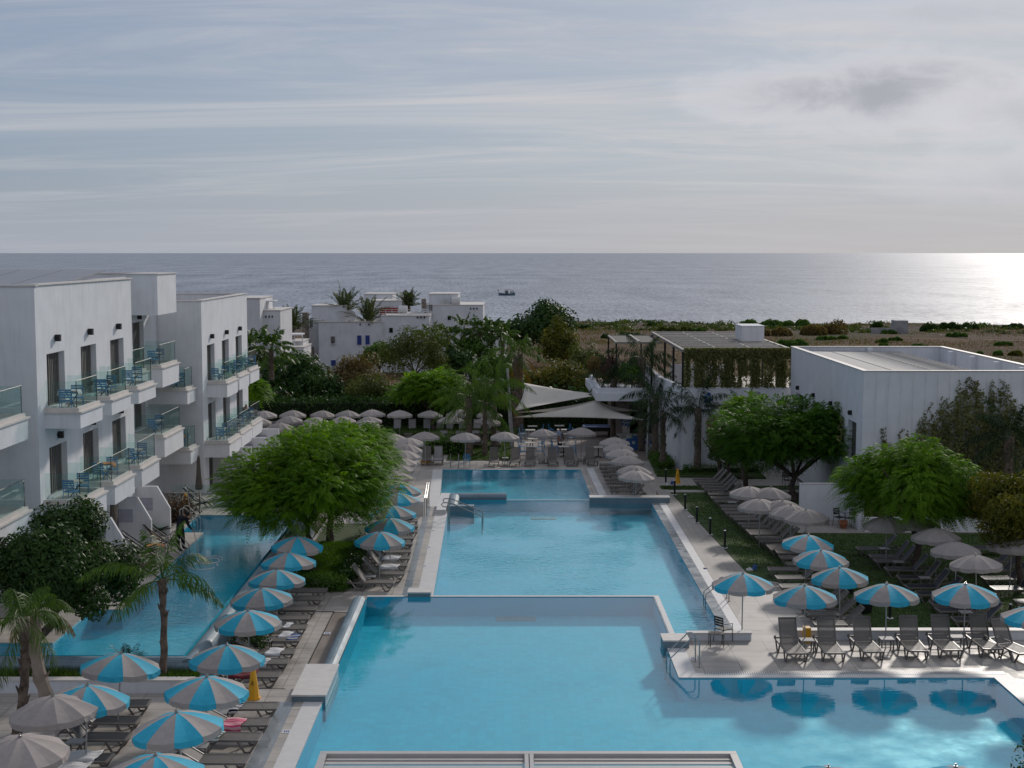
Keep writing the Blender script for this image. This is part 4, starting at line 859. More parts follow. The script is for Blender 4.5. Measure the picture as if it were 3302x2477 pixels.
def make_parasol(striped,tip,R,drop,base=False):
    r=empty('parasol',(0,0,0))
    c=canopy_mesh(R,drop,tip,striped).build('canopy',[M['cgrey'],M['cblue']],r)
    ribs=MB()
    for k in range(10):
        a=2*PI*k/10; pts=[((.03+(R-.05)*t)*math.cos(a),(.03+(R-.05)*t)*math.sin(a),tip-.075-drop*(t**1.55)) for t in (0,.33,.66,1)]; ribs.tube(pts,.006,4,cap=False)
    ribs.build('ribs',M['pole'],c)
    p=MB(); p.tube([(0,0,0),(0,0,tip-.05)],.022,8); p.build('pole',M['pole'],r)
    f=MB(); f.cyl((0,0,tip-.07),.045,.05,10); f.cyl((0,0,tip-.02),.02,.05,8); f.build('finial',M['steel'],r)
    if base: q=MB(); q.lathe([(.0,.12),(.08,.12),(.1,.07),(.3,.06),(.32,0)],20); q.build('base',M['lframe'],r)
    return r
PS=make_parasol(True,2.22,1.06,.37); PG=make_parasol(False,2.38,1.0,.36); PGF=make_parasol(False,2.22,1.06,.37); PSB=make_parasol(True,2.22,1.06,.37,True); PGB=make_parasol(False,2.38,1.0,.36,True)
used_=set()
def parasol(proto,t,x,y,level,label,group,tip=None,rz=None,pos=None):
    tip=tip or {'s':2.22}.get('s') 
    if proto in (PG,PGB): tip=2.38
    p=pos or G(t,x,y,level+tip)
    o=proto if proto.name not in used_ else copy_tree(proto); used_.add(proto.name)
    o.location=(p[0],p[1],level); o.rotation_euler=(random.gauss(0,.03),random.gauss(0,.03),rz if rz is not None else random.uniform(0,.6)); 
    s=random.uniform(.98,1.02); o.scale=(s,s,1)
    return tag(o,label,'parasol',group)
rows=[]
gA='striped parasols along the row beside the front pool'
LA=[('g',620,798),('g',565,932),('g',467,1068),('g',365,1208),('g',248,1385)]
for i,s in enumerate(LA): parasol(PS,*s,-.6,'striped parasol, %s from the far end of the left poolside row'%ORD[i],gA,rz=.2+i*.13)
LB=[('f',1790,672),('f',1620,920),('f',1455,1198),('f',1225,1540)]
lb=['blue and taupe striped parasol just left of and behind the yellow caution cone','blue and taupe striped parasol beside the navy striped towel','blue and taupe striped parasol next to the pink towel','striped parasol cut off by the bottom edge left of the pergola']
for s,l in zip(LB,lb): parasol(PS,*s,0,l,gA,rz=random.uniform(.1,.5))
parasol(PS,'f',912,742,0,'striped blue and taupe parasol standing in front of the planter wall',None)
parasol(PS,'f',660,992,0,'striped blue and taupe parasol half behind a plain taupe parasol',None)
parasol(PGF,'f',458,1068,0,'plain taupe parasol in front of a striped one at the lower left',None)
parasol(PGF,'f',160,1378,0,'plain taupe parasol cut by the lower left corner of the photo',None)
gM='striped parasols beside the middle pool'
for i,s in enumerate([('g',1280,762),('g',1370,655),('g',1395,562),('g',1430,458),('g',1450,385)]): parasol(PS,*s,-.6,'striped parasol, %s from the near end left of the middle pool'%ORD[i],gM)
gT='plain taupe parasols along the left side of the far pool'
for i,s in enumerate([('g',1400,355),('g',1410,288),('g',1432,228),('g',1460,178),('g',1480,122),('b',1245,1545),('b',1275,1497)]): parasol(PG,*s,-1.2,'plain parasol, %s from the near end left of the far pool'%ORD[i],gT)
parasol(PG,'b',1140,1462,-1.2,'plain taupe parasol touching the right side of the big feathery tree crown',None)
for s,l in [(('b',1405,1450),'plain taupe parasol behind the upright white lounger'),(('b',1720,1455),'dark taupe parasol with its pole beside a blue chair on the far pool edge')]: parasol(PG,*s,-1.2,l,None)
gP='plain taupe parasols at the far end of the pool'
for s,l in [(('b',2030,1450),'taupe parasol over a small white table, left of the bar tables'),(('c',372,1183),'brownish parasol in front of the left column of bar tables'),(('c',672,1170),'taupe parasol on a round base in front of the pool table')]: parasol(PGB,*s,-1.2,l,gP)
gR='plain taupe parasols along the right side of the far pool'
for i,s in enumerate([('c',1100,1510),('c',1085,1468),('c',1035,1392),('c',995,1338),('c',970,1295),('c',935,1248)]): parasol(PG,*s,-1.2,'plain parasol, %s from the near end right of the far pool'%ORD[i],gR)
gK='plain parasols in the rear row before the dark hedge'
for i,s in enumerate([('b',130,1283),('b',355,1280),('b',580,1282),('b',783,1282),('b',985,1275),('b',1200,1280),('b',1433,1283),('b',1675,1273),('b',1905,1280)]): parasol(PG,*s,-1.2,'pale parasol, %s from the left in the rearmost row before the hedge'%ORD[i],gK)
gK2='plain parasols in the second row from the hedge'
for i,s in enumerate([('b',80,1335),('b',335,1325),('b',533,1333),('b',750,1328),('b',970,1330),('b',1610,1322),('b',1890,1335)]): parasol(PG,*s,-1.2,'pale parasol, %s from the left in the second row before the hedge'%ORD[i],gK2)
for s,l in [(('b',250,1378),'flat topped taupe parasol just right of the far hotel balconies'),(('b',500,1377),'taupe parasol peeking over the top left of the feathery tree crown'),(('b',940,1360),'taupe parasol whose rim touches the top of the feathery tree crown'),(('b',145,1420),'taupe parasol directly under the lowest far hotel balcony'),(('b',40,1340),'taupe parasol seen through the glass of the lowest far balcony')]: parasol(PG,*s,-1.2,l,None)
for s,l in [(('k',30,160),'shaded taupe parasol half under the broad tree beside the lawn'),(('k',195,168),'dark parasol leaning under the broad tree on the right lawn'),(('k',120,258),'small shaded taupe parasol farthest left on the lawn lounger row'),(('k',290,262),'shaded grey parasol second behind the beige one on the right lawn'),(('k',370,305),'shaded grey parasol directly behind the beige one on the right lawn'),(('k',490,338),'beige parasol before the white patio wall on the right lawn'),
  (('k',1360,400),'shaded parasol mostly hidden under the rounded feathery tree'),(('k',1525,490),'shaded taupe parasol just in front of the rounded tree trunk'),(('k',1685,600),'shaded taupe parasol with sun flecks, between two others on the dark lawn'),(('k',1850,705),'plain grey parasol nearest the striped ones on the dark lawn'),(('k',2110,555),'beige parasol half hidden under the yellowish tree at the right edge'),(('k',1130,395),'pale parasol behind the hanging leaves of the rounded tree')]: parasol(PG,*s,-.6,l,None)
for s,l in [(('k',480,540),'farthest of the three striped parasols between the lawn and the right deck'),(('k',600,660),'middle of the three striped parasols between the lawn and the right deck'),(('k',762,800),'nearest of the three striped parasols between the lawn and the right deck')]: parasol(PS,*s,-.6,l,'striped parasols between the lawn and the right deck')
for s,l in [(('k',485,945),'striped parasol above the two leftmost upright loungers of the front right deck'),(('k',1127,932),'striped parasol above the middle upright loungers of the front right deck'),(('k',1748,925),'striped parasol above the rightmost upright loungers of the front right deck'),(('k',2290,1110),'striped parasol only touching the right edge of the photo')]: parasol(PS,*s,0,l,'striped parasols on the front right deck',rz=.17)
parasol(PSB,'j',2200,105,0,'striped parasol on a round base at the corner between the pools',None,rz=.3)
for s,l in [(('l',660,1640),'striped parasol whose top shows at the bottom edge, left of the other'),(('l',1690,1645),'striped parasol whose top shows at the bottom edge near the right corner')]: parasol(PS,*s,0,l,None)
# closed parasols
def closed(t,x,y,lev,l,h=2.45,rt=0):
    p=G(t,x,y,lev); r=empty('closed_parasol',(p[0],p[1],lev),label=l,cat='parasol'); c=MB(); n=12
    vs=[];fs=[]; pr=[(.03,h),(.08,h-.15),(.13,h*.6),(.20,h*.36),(.17,h*.32)]
    for q,z in pr:
        for k in range(n): a=2*PI*k/n; rr=q*(1 if k%2 else .72); vs.append((rr*math.cos(a),rr*math.sin(a),z))
    for i in range(len(pr)-1):
        for k in range(n): fs.append((i*n+k,i*n+(k+1)%n,(i+1)*n+(k+1)%n,(i+1)*n+k))
    c.add(vs,fs); c.build('canopy',mat('canvas_brown',(.12,.10,.085),.85),r); q=MB(); q.tube([(0,0,0),(0,0,h+.05)],.022,6); q.build('pole',M['pole'],r)
closed('e',1580,565,.7,'closed brown parasol behind the railing at the far end of the left pool'); closed('e',905,830,.7,'closed brown parasol before the middle chamfered partition wall'); closed('e',900,985,.7,'closed brown parasol nearest the dark round tree'); closed('e',665,900,.7,'closed brown parasol half hidden behind the dark round tree')
# ---------------------------------------------------------------- loungers
def make_lounger(kind):
    r=empty('sun_lounger',(0,0,0)); fm=M['lframe'] ; sm={'t':M['sling'],'n':M['navy'],'p':M['lsling']}[kind]
    f=MB(); w=.31
    for s in (-1,1): f.box(-1.95,0,s*w-.025,s*w+.025,.30,.355)
    f.box(-.05,.012,-w+.026,w-.026,.298,.352); f.box(-1.24,-1.19,-w+.026,w-.026,.30,.34); f.box(-1.95,-1.91,-w+.026,w-.026,.30,.35); f.build('frame',fm,r)
    q=MB(); q.box(-1.19,-.05,-w+.03,w-.03,.335,.347); q.build('seat',sm,r)
    for s in (-1,1):
        for pts in ([(-.03,.30),(-.20,.02),(-.34,.02),(-.52,.30)],[(-1.12,.30),(-1.30,.02),(-1.46,.02),(-1.78,.42),(-1.92,.34)]):
            l=MB()
            for a,b_ in zip(pts[:-1],pts[1:]): l.beam((a[0],s*(w+.012),a[1]),(b_[0],s*(w+.012),b_[1]),.042,.05)
            l.build('leg',fm,r)
    b=MB(); b.box(-.78,0,-w+.055,w-.055,.0,.012,0)
    bf=MB()
    for s in (-1,1): bf.box(-.82,0,s*(w-.035)-.02,s*(w-.035)+.02,-.015,.03)
    bf.box(-.84,-.78,-w+.015,w-.015,-.014,.028); 
    o=b.build('backrest',sm,r); o.location=(-1.2,0,.345); bf.build('backrest_frame',fm,o)
    return r
LP_={k:make_lounger(k) for k in 'tnp'}
def lounger(p,ang,level,back,label,group=None,kind='t'):
    proto=LP_[kind]; key='L'+kind
    o=proto if key not in used_ else copy_tree(proto); used_.add(key)
    o.location=(p[0]+random.uniform(-.05,.05),p[1]+random.uniform(-.05,.05),level); o.rotation_euler=(0,0,ang+random.uniform(-.05,.05))
    for c in o.children:
        if c.name.startswith('backrest'): c.rotation_euler=(0,math.radians(back),0)
    return tag(o,label,'sun lounger',group)
def lrow(tile,pts,level,ang,back,fmt,group,kind='t',far=1):
    for i,(x,y) in enumerate(pts):
        p=G(tile,x,y,level+.35); p=(p[0],p[1]-.33*far)
        bk=back if not isinstance(back,(list,tuple)) else back[i]
        lounger(p,ang,level,bk+random.uniform(-4,4) if bk else 0,fmt%ORD[i],group,kind)
g='taupe loungers in the row left of the front pool'
lrow('h',[(900,165),(868,232),(835,290),(795,372),(752,443),(715,520),(672,610),(625,712),(580,790),(520,890)],-.6,0,[0,0,20,20,35,0,30,30,0,0],'taupe lounger, %s from the hedge in the row left of the front pool',g)
lrow('h',[(490,1135),(432,1253),(362,1380),(275,1550)],0,0,[30,25,35,30],'taupe sun lounger on the front left deck, %s in front of the yellow cone','taupe loungers on the front left deck')
lrow('f',[(1215,1115),(1135,1245),(1040,1370),(915,1535),(838,1650)],0,0,[30,40,48,20,30],'navy sun lounger at the lower left, %s from the planter wall','navy loungers at the lower left','n')
lrow('g',[(1598,672),(1592,712),(1588,757),(1572,808),(1560,852),(1543,912),(1530,965),(1508,1020),(1495,1083)],-.6,0,[0,0,0,30,30,35,45,50,50],'taupe lounger, %s from the far end left of the middle pool','taupe loungers left of the middle pool')
lrow('g',[(1407,1152)],-.6,-.04,[52],'nearest raised taupe lounger left of the middle pool, %s beside the clipped hedge',None)
lrow('i',[(1060,232),(1065,255),(1075,285),(1095,315),(1105,345),(1120,372),(1135,400),(1150,435),(1165,470)],-1.2,PI,[0,0,0,20,20,30,35,40,45],'taupe lounger, %s from the bar in the row right of the far pool','taupe loungers right of the far pool')
DD=[(262,348),(297,372),(325,400),(355,430),(378,458),(415,500),(448,540),(485,572),(535,625),(565,658),(592,690),(642,728),(672,757),(722,800),(755,830),(800,870),(832,900),(897,945),(935,975),(1000,1020),(1035,1050),(1100,1090),(1150,1140),(1210,1205)]
lrow('s',DD,-.6,PI,48,'shaded taupe lounger, %s from the far end of the long lawn row','taupe loungers in the long lawn row')
lrow('s',[(1020,1258),(1090,1340),(1155,1432)],-.6,PI,48,'taupe lounger on the deck behind the striped trio, %s from the lawn','taupe loungers on the deck beyond the striped parasols')
lrow('k',[(878,645),(970,705),(1020,740),(1098,805),(1190,870),(1258,940),(1345,995),(1445,1075),(1510,1125),(1620,1200)],-.6,PI,50,'navy lounger on the dark lawn, %s from the far end of the left column','navy loungers on the dark lawn','n')
lrow('k',[(1780,640),(1800,740),(1830,810),(1860,880),(1935,955),(2120,1060)],-.6,PI,50,'navy lounger on the dark lawn near the right edge, %s from the far end','navy loungers near the right edge','n')
lrow('u',[(975,748),(1050,885)],-.6,PI,45,'taupe lounger behind the upright row, %s from the striped parasol trio','taupe loungers behind the upright ones')
lrow('u',[(845,560),(850,660)],-.6,PI,48,'taupe lounger behind a large striped canopy, %s from the lawn','loungers behind the large striped canopy')
for i,(x,y) in enumerate([(408,748),(712,745),(1018,738),(1362,727),(1640,722),(1980,715)]):
    p=G('l',x,y,.35); lounger(p,-PI/2,0,66,'upright lounger facing the front pool, %s from the left'%ORD[i],'upright loungers facing the front pool')
p=G('l',2250,745,.35); lounger(p,-PI/2+.3,0,60,'lounger cut off by the right edge beyond the six upright ones')
for i,(x,y) in enumerate([(175,1147),(393,1147),(733,1147),(1003,1147),(1300,1140)]):
    p=G('m',x,y,-.85); lounger(p,-PI/2+(.12 if i>2 else 0),-1.2,68,'upright lounger at the far pool end, %s from the left before the bar'%ORD[i],'upright loungers at the far pool end')
p=G('r',1525,925,-.85); lounger(p,-PI/2,-1.2,70,'upright taupe lounger at the far pool end just left of the small white table','upright loungers at the far pool end')
p=G('r',700,905,-.85); lounger(p,-PI/2,-1.2,68,'upright pale lounger covered in white at the left corner of the far pool',None,'p')
p=G('r',560,905,-.85); lounger(p,-PI/2,-1.2,60,'upright taupe lounger next to the pale one near the far pool corner',None)
for i,(x,y) in enumerate([(105,482),(345,482),(535,482),(735,482),(880,485),(1070,482),(1270,482),(1490,482)]):
    p=G('r',x,y,-.82); lounger(p,-PI/2,-1.2,68,'pale lounger standing upright in the back lawn row, %s from the left'%ORD[i],'pale loungers in the back lawn row','p')
for i,(x,y) in enumerate([(65,560),(295,560),(475,560),(735,545),(868,560),(1100,560),(1295,560),(1550,560)]):
    p=G('r',x,y,-.3); p=(p[0],p[1]+1.5); lounger(p,PI/2,-1.2,66,'taupe lounger seen from behind on the back lawn, %s from the left'%ORD[i],'taupe loungers seen from behind on the back lawn')
for i,(x,y) in enumerate([(795,655),(1035,655),(1260,655),(1560,660)]):
    p=G('r',x,y,-.85); lounger(p,-PI/2,-1.2,60,'pale lounger on the lawn beneath the palms, %s from the left'%ORD[i],'pale loungers beneath the palms','p')
k_=0
for i,(y,xs) in enumerate(((800,(105,215,330,440,560)),(725,(120,230,350,465,585,700)),(650,(380,490,600,710,820)))):
    for x in xs:
        p=G('q',x,y,-.85); lounger(p,-PI/2,-1.2,60,'lounger behind the feathery tree, %s from the hotel in the %s row'%(ORD[xs.index(x)],('nearest','middle','rearmost')[i]),'loungers behind the feathery tree')
# side tables
def make_stool():
    r=empty('side_table',(0,0,0)); t=MB(); t.box(-.22,.22,-.2,.2,.40,.43); t.build('table_top',M['lsling'],r)
    for x in (-.19,.19):
        for y in (-.17,.17): l=MB(); l.box(x-.02,x+.02,y-.02,y+.02,0,.40); l.build('leg',M['lframe'],r)
    s=MB(); s.box(-.17,.17,-.185,-.165,.16,.18); s.box(-.17,.17,.165,.185,.16,.18); s.build('stretcher',M['lframe'],r)
    return r
ST=make_stool()
def stool(p,lev,label,group='small side tables'):
    o=ST if 'ST' not in used_ else copy_tree(ST); used_.add('ST'); o.location=(p[0],p[1],lev); return tag(o,label,'side table',group)
for t,x,y,lev,l in [('l',490,640,0,'small table by the parasol pole between the first two upright loungers'),('l',1122,630,0,'small table between the third and fourth upright loungers'),('l',1680,615,0,'small table between the fifth and sixth upright loungers'),('m',40,1090,-1.2,'small white table left of the upright loungers at the far pool end'),('m',565,1085,-1.2,'small table between the second and third loungers of the far pool end'),('m',1120,1090,-1.2,'small table by the round base at the far pool end'),
  ('l',1750,420,-.6,'small table between navy loungers behind the rightmost striped parasol'),('k',1105,660,-.6,'small table beside the farthest navy lounger'),('k',1215,765,-.6,'small table beside the third navy lounger'),('k',1425,890,-.6,'small table beside the fifth navy lounger'),('f',600,1445,0,'small table among the navy loungers at the lower left'),('f',1580,1480,0,'small table under the striped parasol next to the pink towel'),('f',1740,1212,0,'small table under the navy striped towel parasol'),('h',380,645,-.6,'small table in the left row beside the blue towel'),('g',1215,1125,-.6,'small table between the two nearest raised loungers left of the middle pool'),('s',665,598,-.6,'small table amid the long lawn row')]:
    stool(G(t,x,y,lev+.42),lev,l)
# ---------------------------------------------------------------- towels
def towel(p,ang,L,W_,z0,label,cols,sag=.22,stripes=0,along=True):
    """cloth draped over a lounger seat, hanging down both sides"""
    n,m_=16,12; vs=[];fs=[];mi=[]
    ca,sa=math.cos(ang),math.sin(ang)
    for i in range(n+1):
        for j in range(m_+1):
            u=(i/n-.5)*L; v=(j/m_-.5)*W_; edge=abs(v)-.33; z=z0+.01+.015*math.sin(u*11+v*7)+.01*math.sin(v*23)
            vv=v
            if edge>0: z-=edge*.95; vv=math.copysign(.345+edge*.15+.012*math.sin(u*19),v)
            u2=u+.03*math.sin(v*6)
            vs.append((p[0]+ca*u2-sa*vv,p[1]+sa*u2+ca*vv,z))
    for i in range(n):
        for j in range(m_):
            a=i*(m_+1)+j; fs.append((a,a+1,a+m_+2,a+m_+1)); k=(j if along else i); mi.append((k//1)%2 if stripes==1 else ((k//2)%2 if stripes==2 else 0))
    b=MB(); b.v=vs; b.f=fs; b.m=mi; o=b.build('towel',cols,None,smooth=True); s=o.modifiers.new('s','SOLIDIFY'); s.thickness=.012
    return tag(o,label,'towel')
T_w=M['towel']; T_nv=mat('towel_navy',(.01,.012,.035),.95); T_pk=mat('towel_pink',(.62,.06,.16),.95,var=.1); T_pk2=mat('towel_lightpink',(.66,.35,.38),.95); T_rd=mat('towel_red',(.28,.02,.03),.95,var=.4,scale=14,col2=(.03,.03,.04)); T_bl=mat('towel_blue',(.05,.12,.32),.95,var=.2,scale=9); T_gr=mat('towel_green',(.01,.16,.06),.95,var=.4,scale=12); T_cr=mat('towel_coral',(.55,.10,.08),.95,var=.5,scale=9,col2=(.5,.35,.08)); T_yl=mat('towel_yellow',(.7,.35,.02),.95)
T_lb=mat('towel_grey',(.40,.40,.42),.95)
for t,x,y,z,ang,L,W_,l,c,st in [('f',1790,1175,.36,0,.85,.85,'navy and white striped towel draped over a front left lounger',[T_w,T_nv],1),('f',1850,1300,.36,0,.55,1.0,'pink striped towel hanging over a front left lounger',[T_pk,T_pk2],1),('f',1930,910,-.24,0,.8,.8,'dark red patterned towel on a lounger left of the caution cone',[T_rd],0),('h',610,620,-.24,0,.35,.9,'blue printed towel hanging from a lounger of the left row',[T_bl,T_lb],2),('h',545,600,-.24,0,.4,.9,'crumpled white towel beside the blue printed towel',[T_w],0),('h',455,735,-.24,0,.5,.8,'white towel draped on a lounger two places before the caution cone',[T_w],0),('h',560,530,-.24,0,.25,.6,'small white towel lying on a lounger of the left row',[T_w],0),('h',370,820,-.24,0,.3,.8,'white towel with grey stripes under the parasol behind the caution cone',[T_w,T_lb],1),
  ('g',1370,1045,-.24,0,.75,.85,'white towel spread over a raised lounger left of the middle pool, nearer one',[T_w],0),('g',1380,980,-.24,0,.75,.75,'white towel spread over a raised lounger left of the middle pool, farther one',[T_w],0),
  ('f',640,1565,.37,0,.9,.8,'pale crumpled towel over a navy lounger at the lower left',[T_w],0),('f',560,1655,.37,0,.8,.7,'pale towel at the bottom edge among the navy loungers',[T_w],0),('f',1700,1400,.37,0,.4,.7,'green and white towel end showing under a striped parasol',[T_w,T_gr],1)]:
    towel(G(t,x,y,z),ang,L,W_,z,l,c,stripes=st)
# bags and swim ring
b=MB(); p=G('g',1508,668,-.2); b.blob((p[0],p[1],-.16),(.33,.2,.12),10,6,j=.12); tag(b.build('bag',T_nv),'navy cloth bag lying on the farthest lounger left of the middle pool','bag')
b=MB(); p=G('r',545,905,-1.0); 
vs=[];fs=[]
for i in range(16):
    for j in range(8): a=2*PI*i/16; c_=2*PI*j/8; rr=.28+.11*math.cos(c_); vs.append((p[0]+rr*math.cos(a),p[1]-.3+rr*math.sin(a),-1.0+.11*math.sin(c_)))
for i in range(16):
    for j in range(8): fs.append((i*8+j,((i+1)%16)*8+j,((i+1)%16)*8+(j+1)%8,i*8+(j+1)%8))
b.add(vs,fs); tag(b.build('swim_ring',M['yellow'],smooth=True),'orange yellow swim ring under the loungers at the far pool corner','swim ring')
# ---------------------------------------------------------------- bar tables and chairs
def make_table():
    r=empty('bar_table',(0,0,0)); t=MB(); t.box(-.37,.37,-.35,.35,.72,.75); t.build('table_top',M['tabletop'],r)
    t=MB(); t.cyl((0,0,.1),.035,.62,8); t.build('pedestal',M['black'],r)
    for k in range(4): a=PI/4+k*PI/2; t=MB(); t.beam((0,0,.1),(.34*math.cos(a),.34*math.sin(a),.02),.05,.035); t.build('foot',M['black'],r)
    return r
def make_chair(m):
    r=empty('chair',(0,0,0)); s=MB(); s.box(-.21,.21,-.21,.21,.43,.46); s.build('seat',m,r)
    s=MB()
    for k in range(4): s.box(-.2,.2,.195+.006*k,.215+.006*k,.56+k*.085,.62+k*.085)
    s.build('backrest',m,r)
    for x in (-.2,.2):
        for y,dx in ((-.2,-.03),(.2,.08)):
            l=MB(); l.tube([(x,y+(dx if y<0 else dx),0),(x,y,.45)]+([(x,y+.05,.88)] if y>0 else []),.014,5); l.build('leg',m,r)
    return r
def make_armchair(m):
    r=make_chair(m); r.name='armchair'
    for s in (-1,1): a=MB(); a.tube([(s*.22,-.18,.45),(s*.24,-.18,.64),(s*.24,.2,.66)],.014,5); a.build('armrest',m,r)
    return r
BT=make_table(); BC=make_chair(M['chairblue']); AC=make_armchair(M['chairblue']); DC=make_armchair(M['black'])
def put(proto,key,p,lev,rz,label,cat,group=None):
    o=proto if key not in used_ else copy_tree(proto); used_.add(key); o.location=(p[0],p[1],lev); o.rotation_euler=(0,0,rz); return tag(o,label,cat,group)
TB=[(1.6,110.0),(1.4,107.6),(1.5,102.5),(1.3,100.4),(1.4,98.2),(3.7,110.3),(3.8,107.8),(3.8,105.2),(3.7,100.4),(3.6,98.3),(6.0,98.0)]
for i,(x,y) in enumerate(TB):
    col='left' if x<2.5 else ('right' if x<5 else 'far right'); nth=ORD[(sorted([q[1] for q in TB if (q[0]<2.5)==(x<2.5) and (q[0]>5)==(x>5)])).index(y)]
    put(BT,'BT',(x,y),-1.2,0,'pale topped bar table, %s from the pool in the %s column'%(nth,col),'table','bar tables under the shade sails')
    for s,w in ((-1,'left'),(1,'right')):
        put(BC,'BC',(x+s*.62,y+random.uniform(-.1,.1)),-1.2,-s*PI/2+random.uniform(-.2,.2),'blue chair on the %s side of the %s bar table, %s column'%(w,nth,col),'chair','blue chairs at the bar tables')
p=G('r',1130,900,-.76); put(AC,'AC',p,-1.2,PI,'blue armchair standing by a parasol pole on the far pool edge','armchair')
p=G('r',1075,905,-.76); b=MB(); b.box(p[0]-.1,p[0]+.12,p[1]-.1,p[1]+.1,-1.2,-.3); 
# terrace furniture
for i,(x,y) in enumerate([(12.0,93.5),(13.2,94.5),(14.2,93.2),(15.2,94.8)]): put(BT,'BT',(x,y),3.25,0,'pale table on the roof terrace behind the vine screen, %s from the left'%ORD[i],'table','roof terrace tables')
for i,(x,y) in enumerate([(12.6,94.2),(13.9,95),(14.9,92.9),(11.7,94.6)]): put(DC,'DC',(x,y),3.25,i*.8,'dark chair on the roof terrace behind the vine screen, %s from the left'%ORD[(1,2,3,0)[i]],'chair','roof terrace chairs')
wallthing('terrace_bench','white bench and low wall at the back of the roof terrace','bench',[(11.5,15.5,103,103.2,3.25,4.9)])
# pool table
pt=empty('pool_table',(6.65,109.5,-1.2),label='black pool table with a blue cloth under the shade sails',cat='pool table')
b=MB(); b.box(5.55,7.75,108.9,110.1,-.75,-.42); b.build('body',M['black'],pt,world=True); b=MB(); b.box(5.65,7.65,109.0,110.0,-.42,-.405); b.build('cloth',T_bl,pt,world=True)
for x0,x1,y0,y1 in ((5.5,7.8,108.85,109.0),(5.5,7.8,110.0,110.15),(5.5,5.65,109.0,110.0),(7.65,7.8,109.0,110.0)): b=MB(); b.box(x0,x1,y0,y1,-.43,-.37); b.build('rail',M['ltblue'],pt,world=True)
for x in (5.75,7.55):
    for y in (109.1,109.9): b=MB(); b.box(x-.08,x+.08,y-.08,y+.08,-1.2,-.75); b.build('leg',M['black'],pt,world=True)
# patio furniture on the right
for t,x,y,l,a in [('s',1760,840,'black folding armchair on the shaded patio beside a terracotta pot',.6),('s',1870,850,'black reclining armchair at the right end of the shaded patio',-.8),('s',1225,450,'dark chair half behind the tree trunk on the shaded patio',.2)]: put(DC,'DC',G(t,x,y,-.55),-.55,a,l,'armchair','black patio armchairs')
p=G('s',1600,830,-.55); stool(p,-.55,'brown stool on the shaded patio right of the beige parasol',None)
for t,x,y,l,r_,h_ in [('s',1800,865,'terracotta pot under the black patio chair',.22,.38),('s',1730,760,'large orange terracotta urn on the shaded patio',.3,.75),('s',1408,650,'small terracotta pot behind the beige parasol',.2,.35)]:
    p=G(t,x,y,-.55); b=MB(); b.lathe([(r_*.6,0),(r_,h_*.6),(r_*.85,h_*.9),(r_*.95,h_),(r_*.8,h_),(r_*.7,h_*.8),(0,h_*.8)],14,(p[0],p[1],-.55)); tag(b.build('plant_pot',M['terracotta']),l,'pot')
# pedestal and armchair at the pool corner on the right
put(DC,'DC',G('l',-170,655,.0),0,2.2,'dark metal armchair at the corner between the front and middle pools','armchair'); p=G('j',1990,690,0); 
r=empty('foot_table',(p[0],p[1],0),label='low dark metal table beside the pool corner armchair',cat='table'); b=MB(); b.box(p[0]-.25,p[0]+.25,p[1]-.22,p[1]+.22,.42,.45); b.build('table_top',M['sling'],r,world=True)
for x in (-.22,.22):
    for y in (-.19,.19): b=MB(); b.tube([(p[0]+x,p[1]+y,0),(p[0]+x,p[1]+y,.42)],.014,5); b.build('leg',M['black'],r,world=True)
# ---------------------------------------------------------------- balcony furniture
def balcony_set(x,y,z,lab,towels=None):
    t=empty('bistro_table',(x,y,z),label='small round bistro table on '+lab,cat='table',group='balcony tables'); b=MB(); b.cyl((x,y,z+.70),.32,.025,16); b.build('table_top',M['tabletop'],t,world=True)
    for s in (-1,1): b=MB(); b.beam((x-.25*s,y-.1,z),(x+.25*s,y+.1,z+.70),.03,.03); b.build('leg',M['black'],t,world=True)
    for s,w in ((-1,'nearer'),(1,'farther')): put(BC,'BC',(x+random.uniform(-.1,.1),y+s*.62),z,(0 if s>0 else PI)+random.uniform(-.3,.3),'%s blue chair on %s'%(w,lab),'chair','blue balcony chairs')
    if towels:
        for k,(dx,dy,c,nm) in enumerate(towels):
            o=towel((x+dx,y+dy),PI/2,.5,1.0,z+.76,nm+' on '+lab,[c])
nm=['the nearest','the middle','the farthest']
for k,(a,b_) in enumerate([(49.6,52.3),(53.7,56.4),(57.8,60.6)]):
    tw={0:[(-.0,-.2,T_w,'white towels piled')],1:[(0,-.5,T_nv,'dark towel hung')]}.get(k)
    balcony_set(-15.85,(a+b_)/2,7.30,nm[k]+' top floor balcony of the tall hotel block',tw)
    tw={1:[(0,-.2,T_cr,'red and white towels spread')]}.get(k)
    balcony_set(-15.75,(a+b_)/2-.3,4.10,nm[k]+' lower balcony of the tall hotel block',tw)
balcony_set(-17.5,69.6,7.38,'the recessed upper balcony under the overhanging box'); balcony_set(-17.4,69.2,4.1,'the recessed lower balcony between the hotel blocks'); balcony_set(-17.2,72.5,5.93,'the small balcony tucked against the far hotel block')
balcony_set(-17.2,72.5,2.88,'the lowest small balcony tucked against the far hotel block',[(0,0,T_cr,'bright red towel lying')])
for k in range(3):
    y0=74.9+3.9*k; balcony_set(-15.65,y0+1.3,6.0,nm[k]+' upper balcony of the far hotel block'); balcony_set(-15.5,y0+.6,2.93,nm[k]+' lower balcony of the far hotel block')
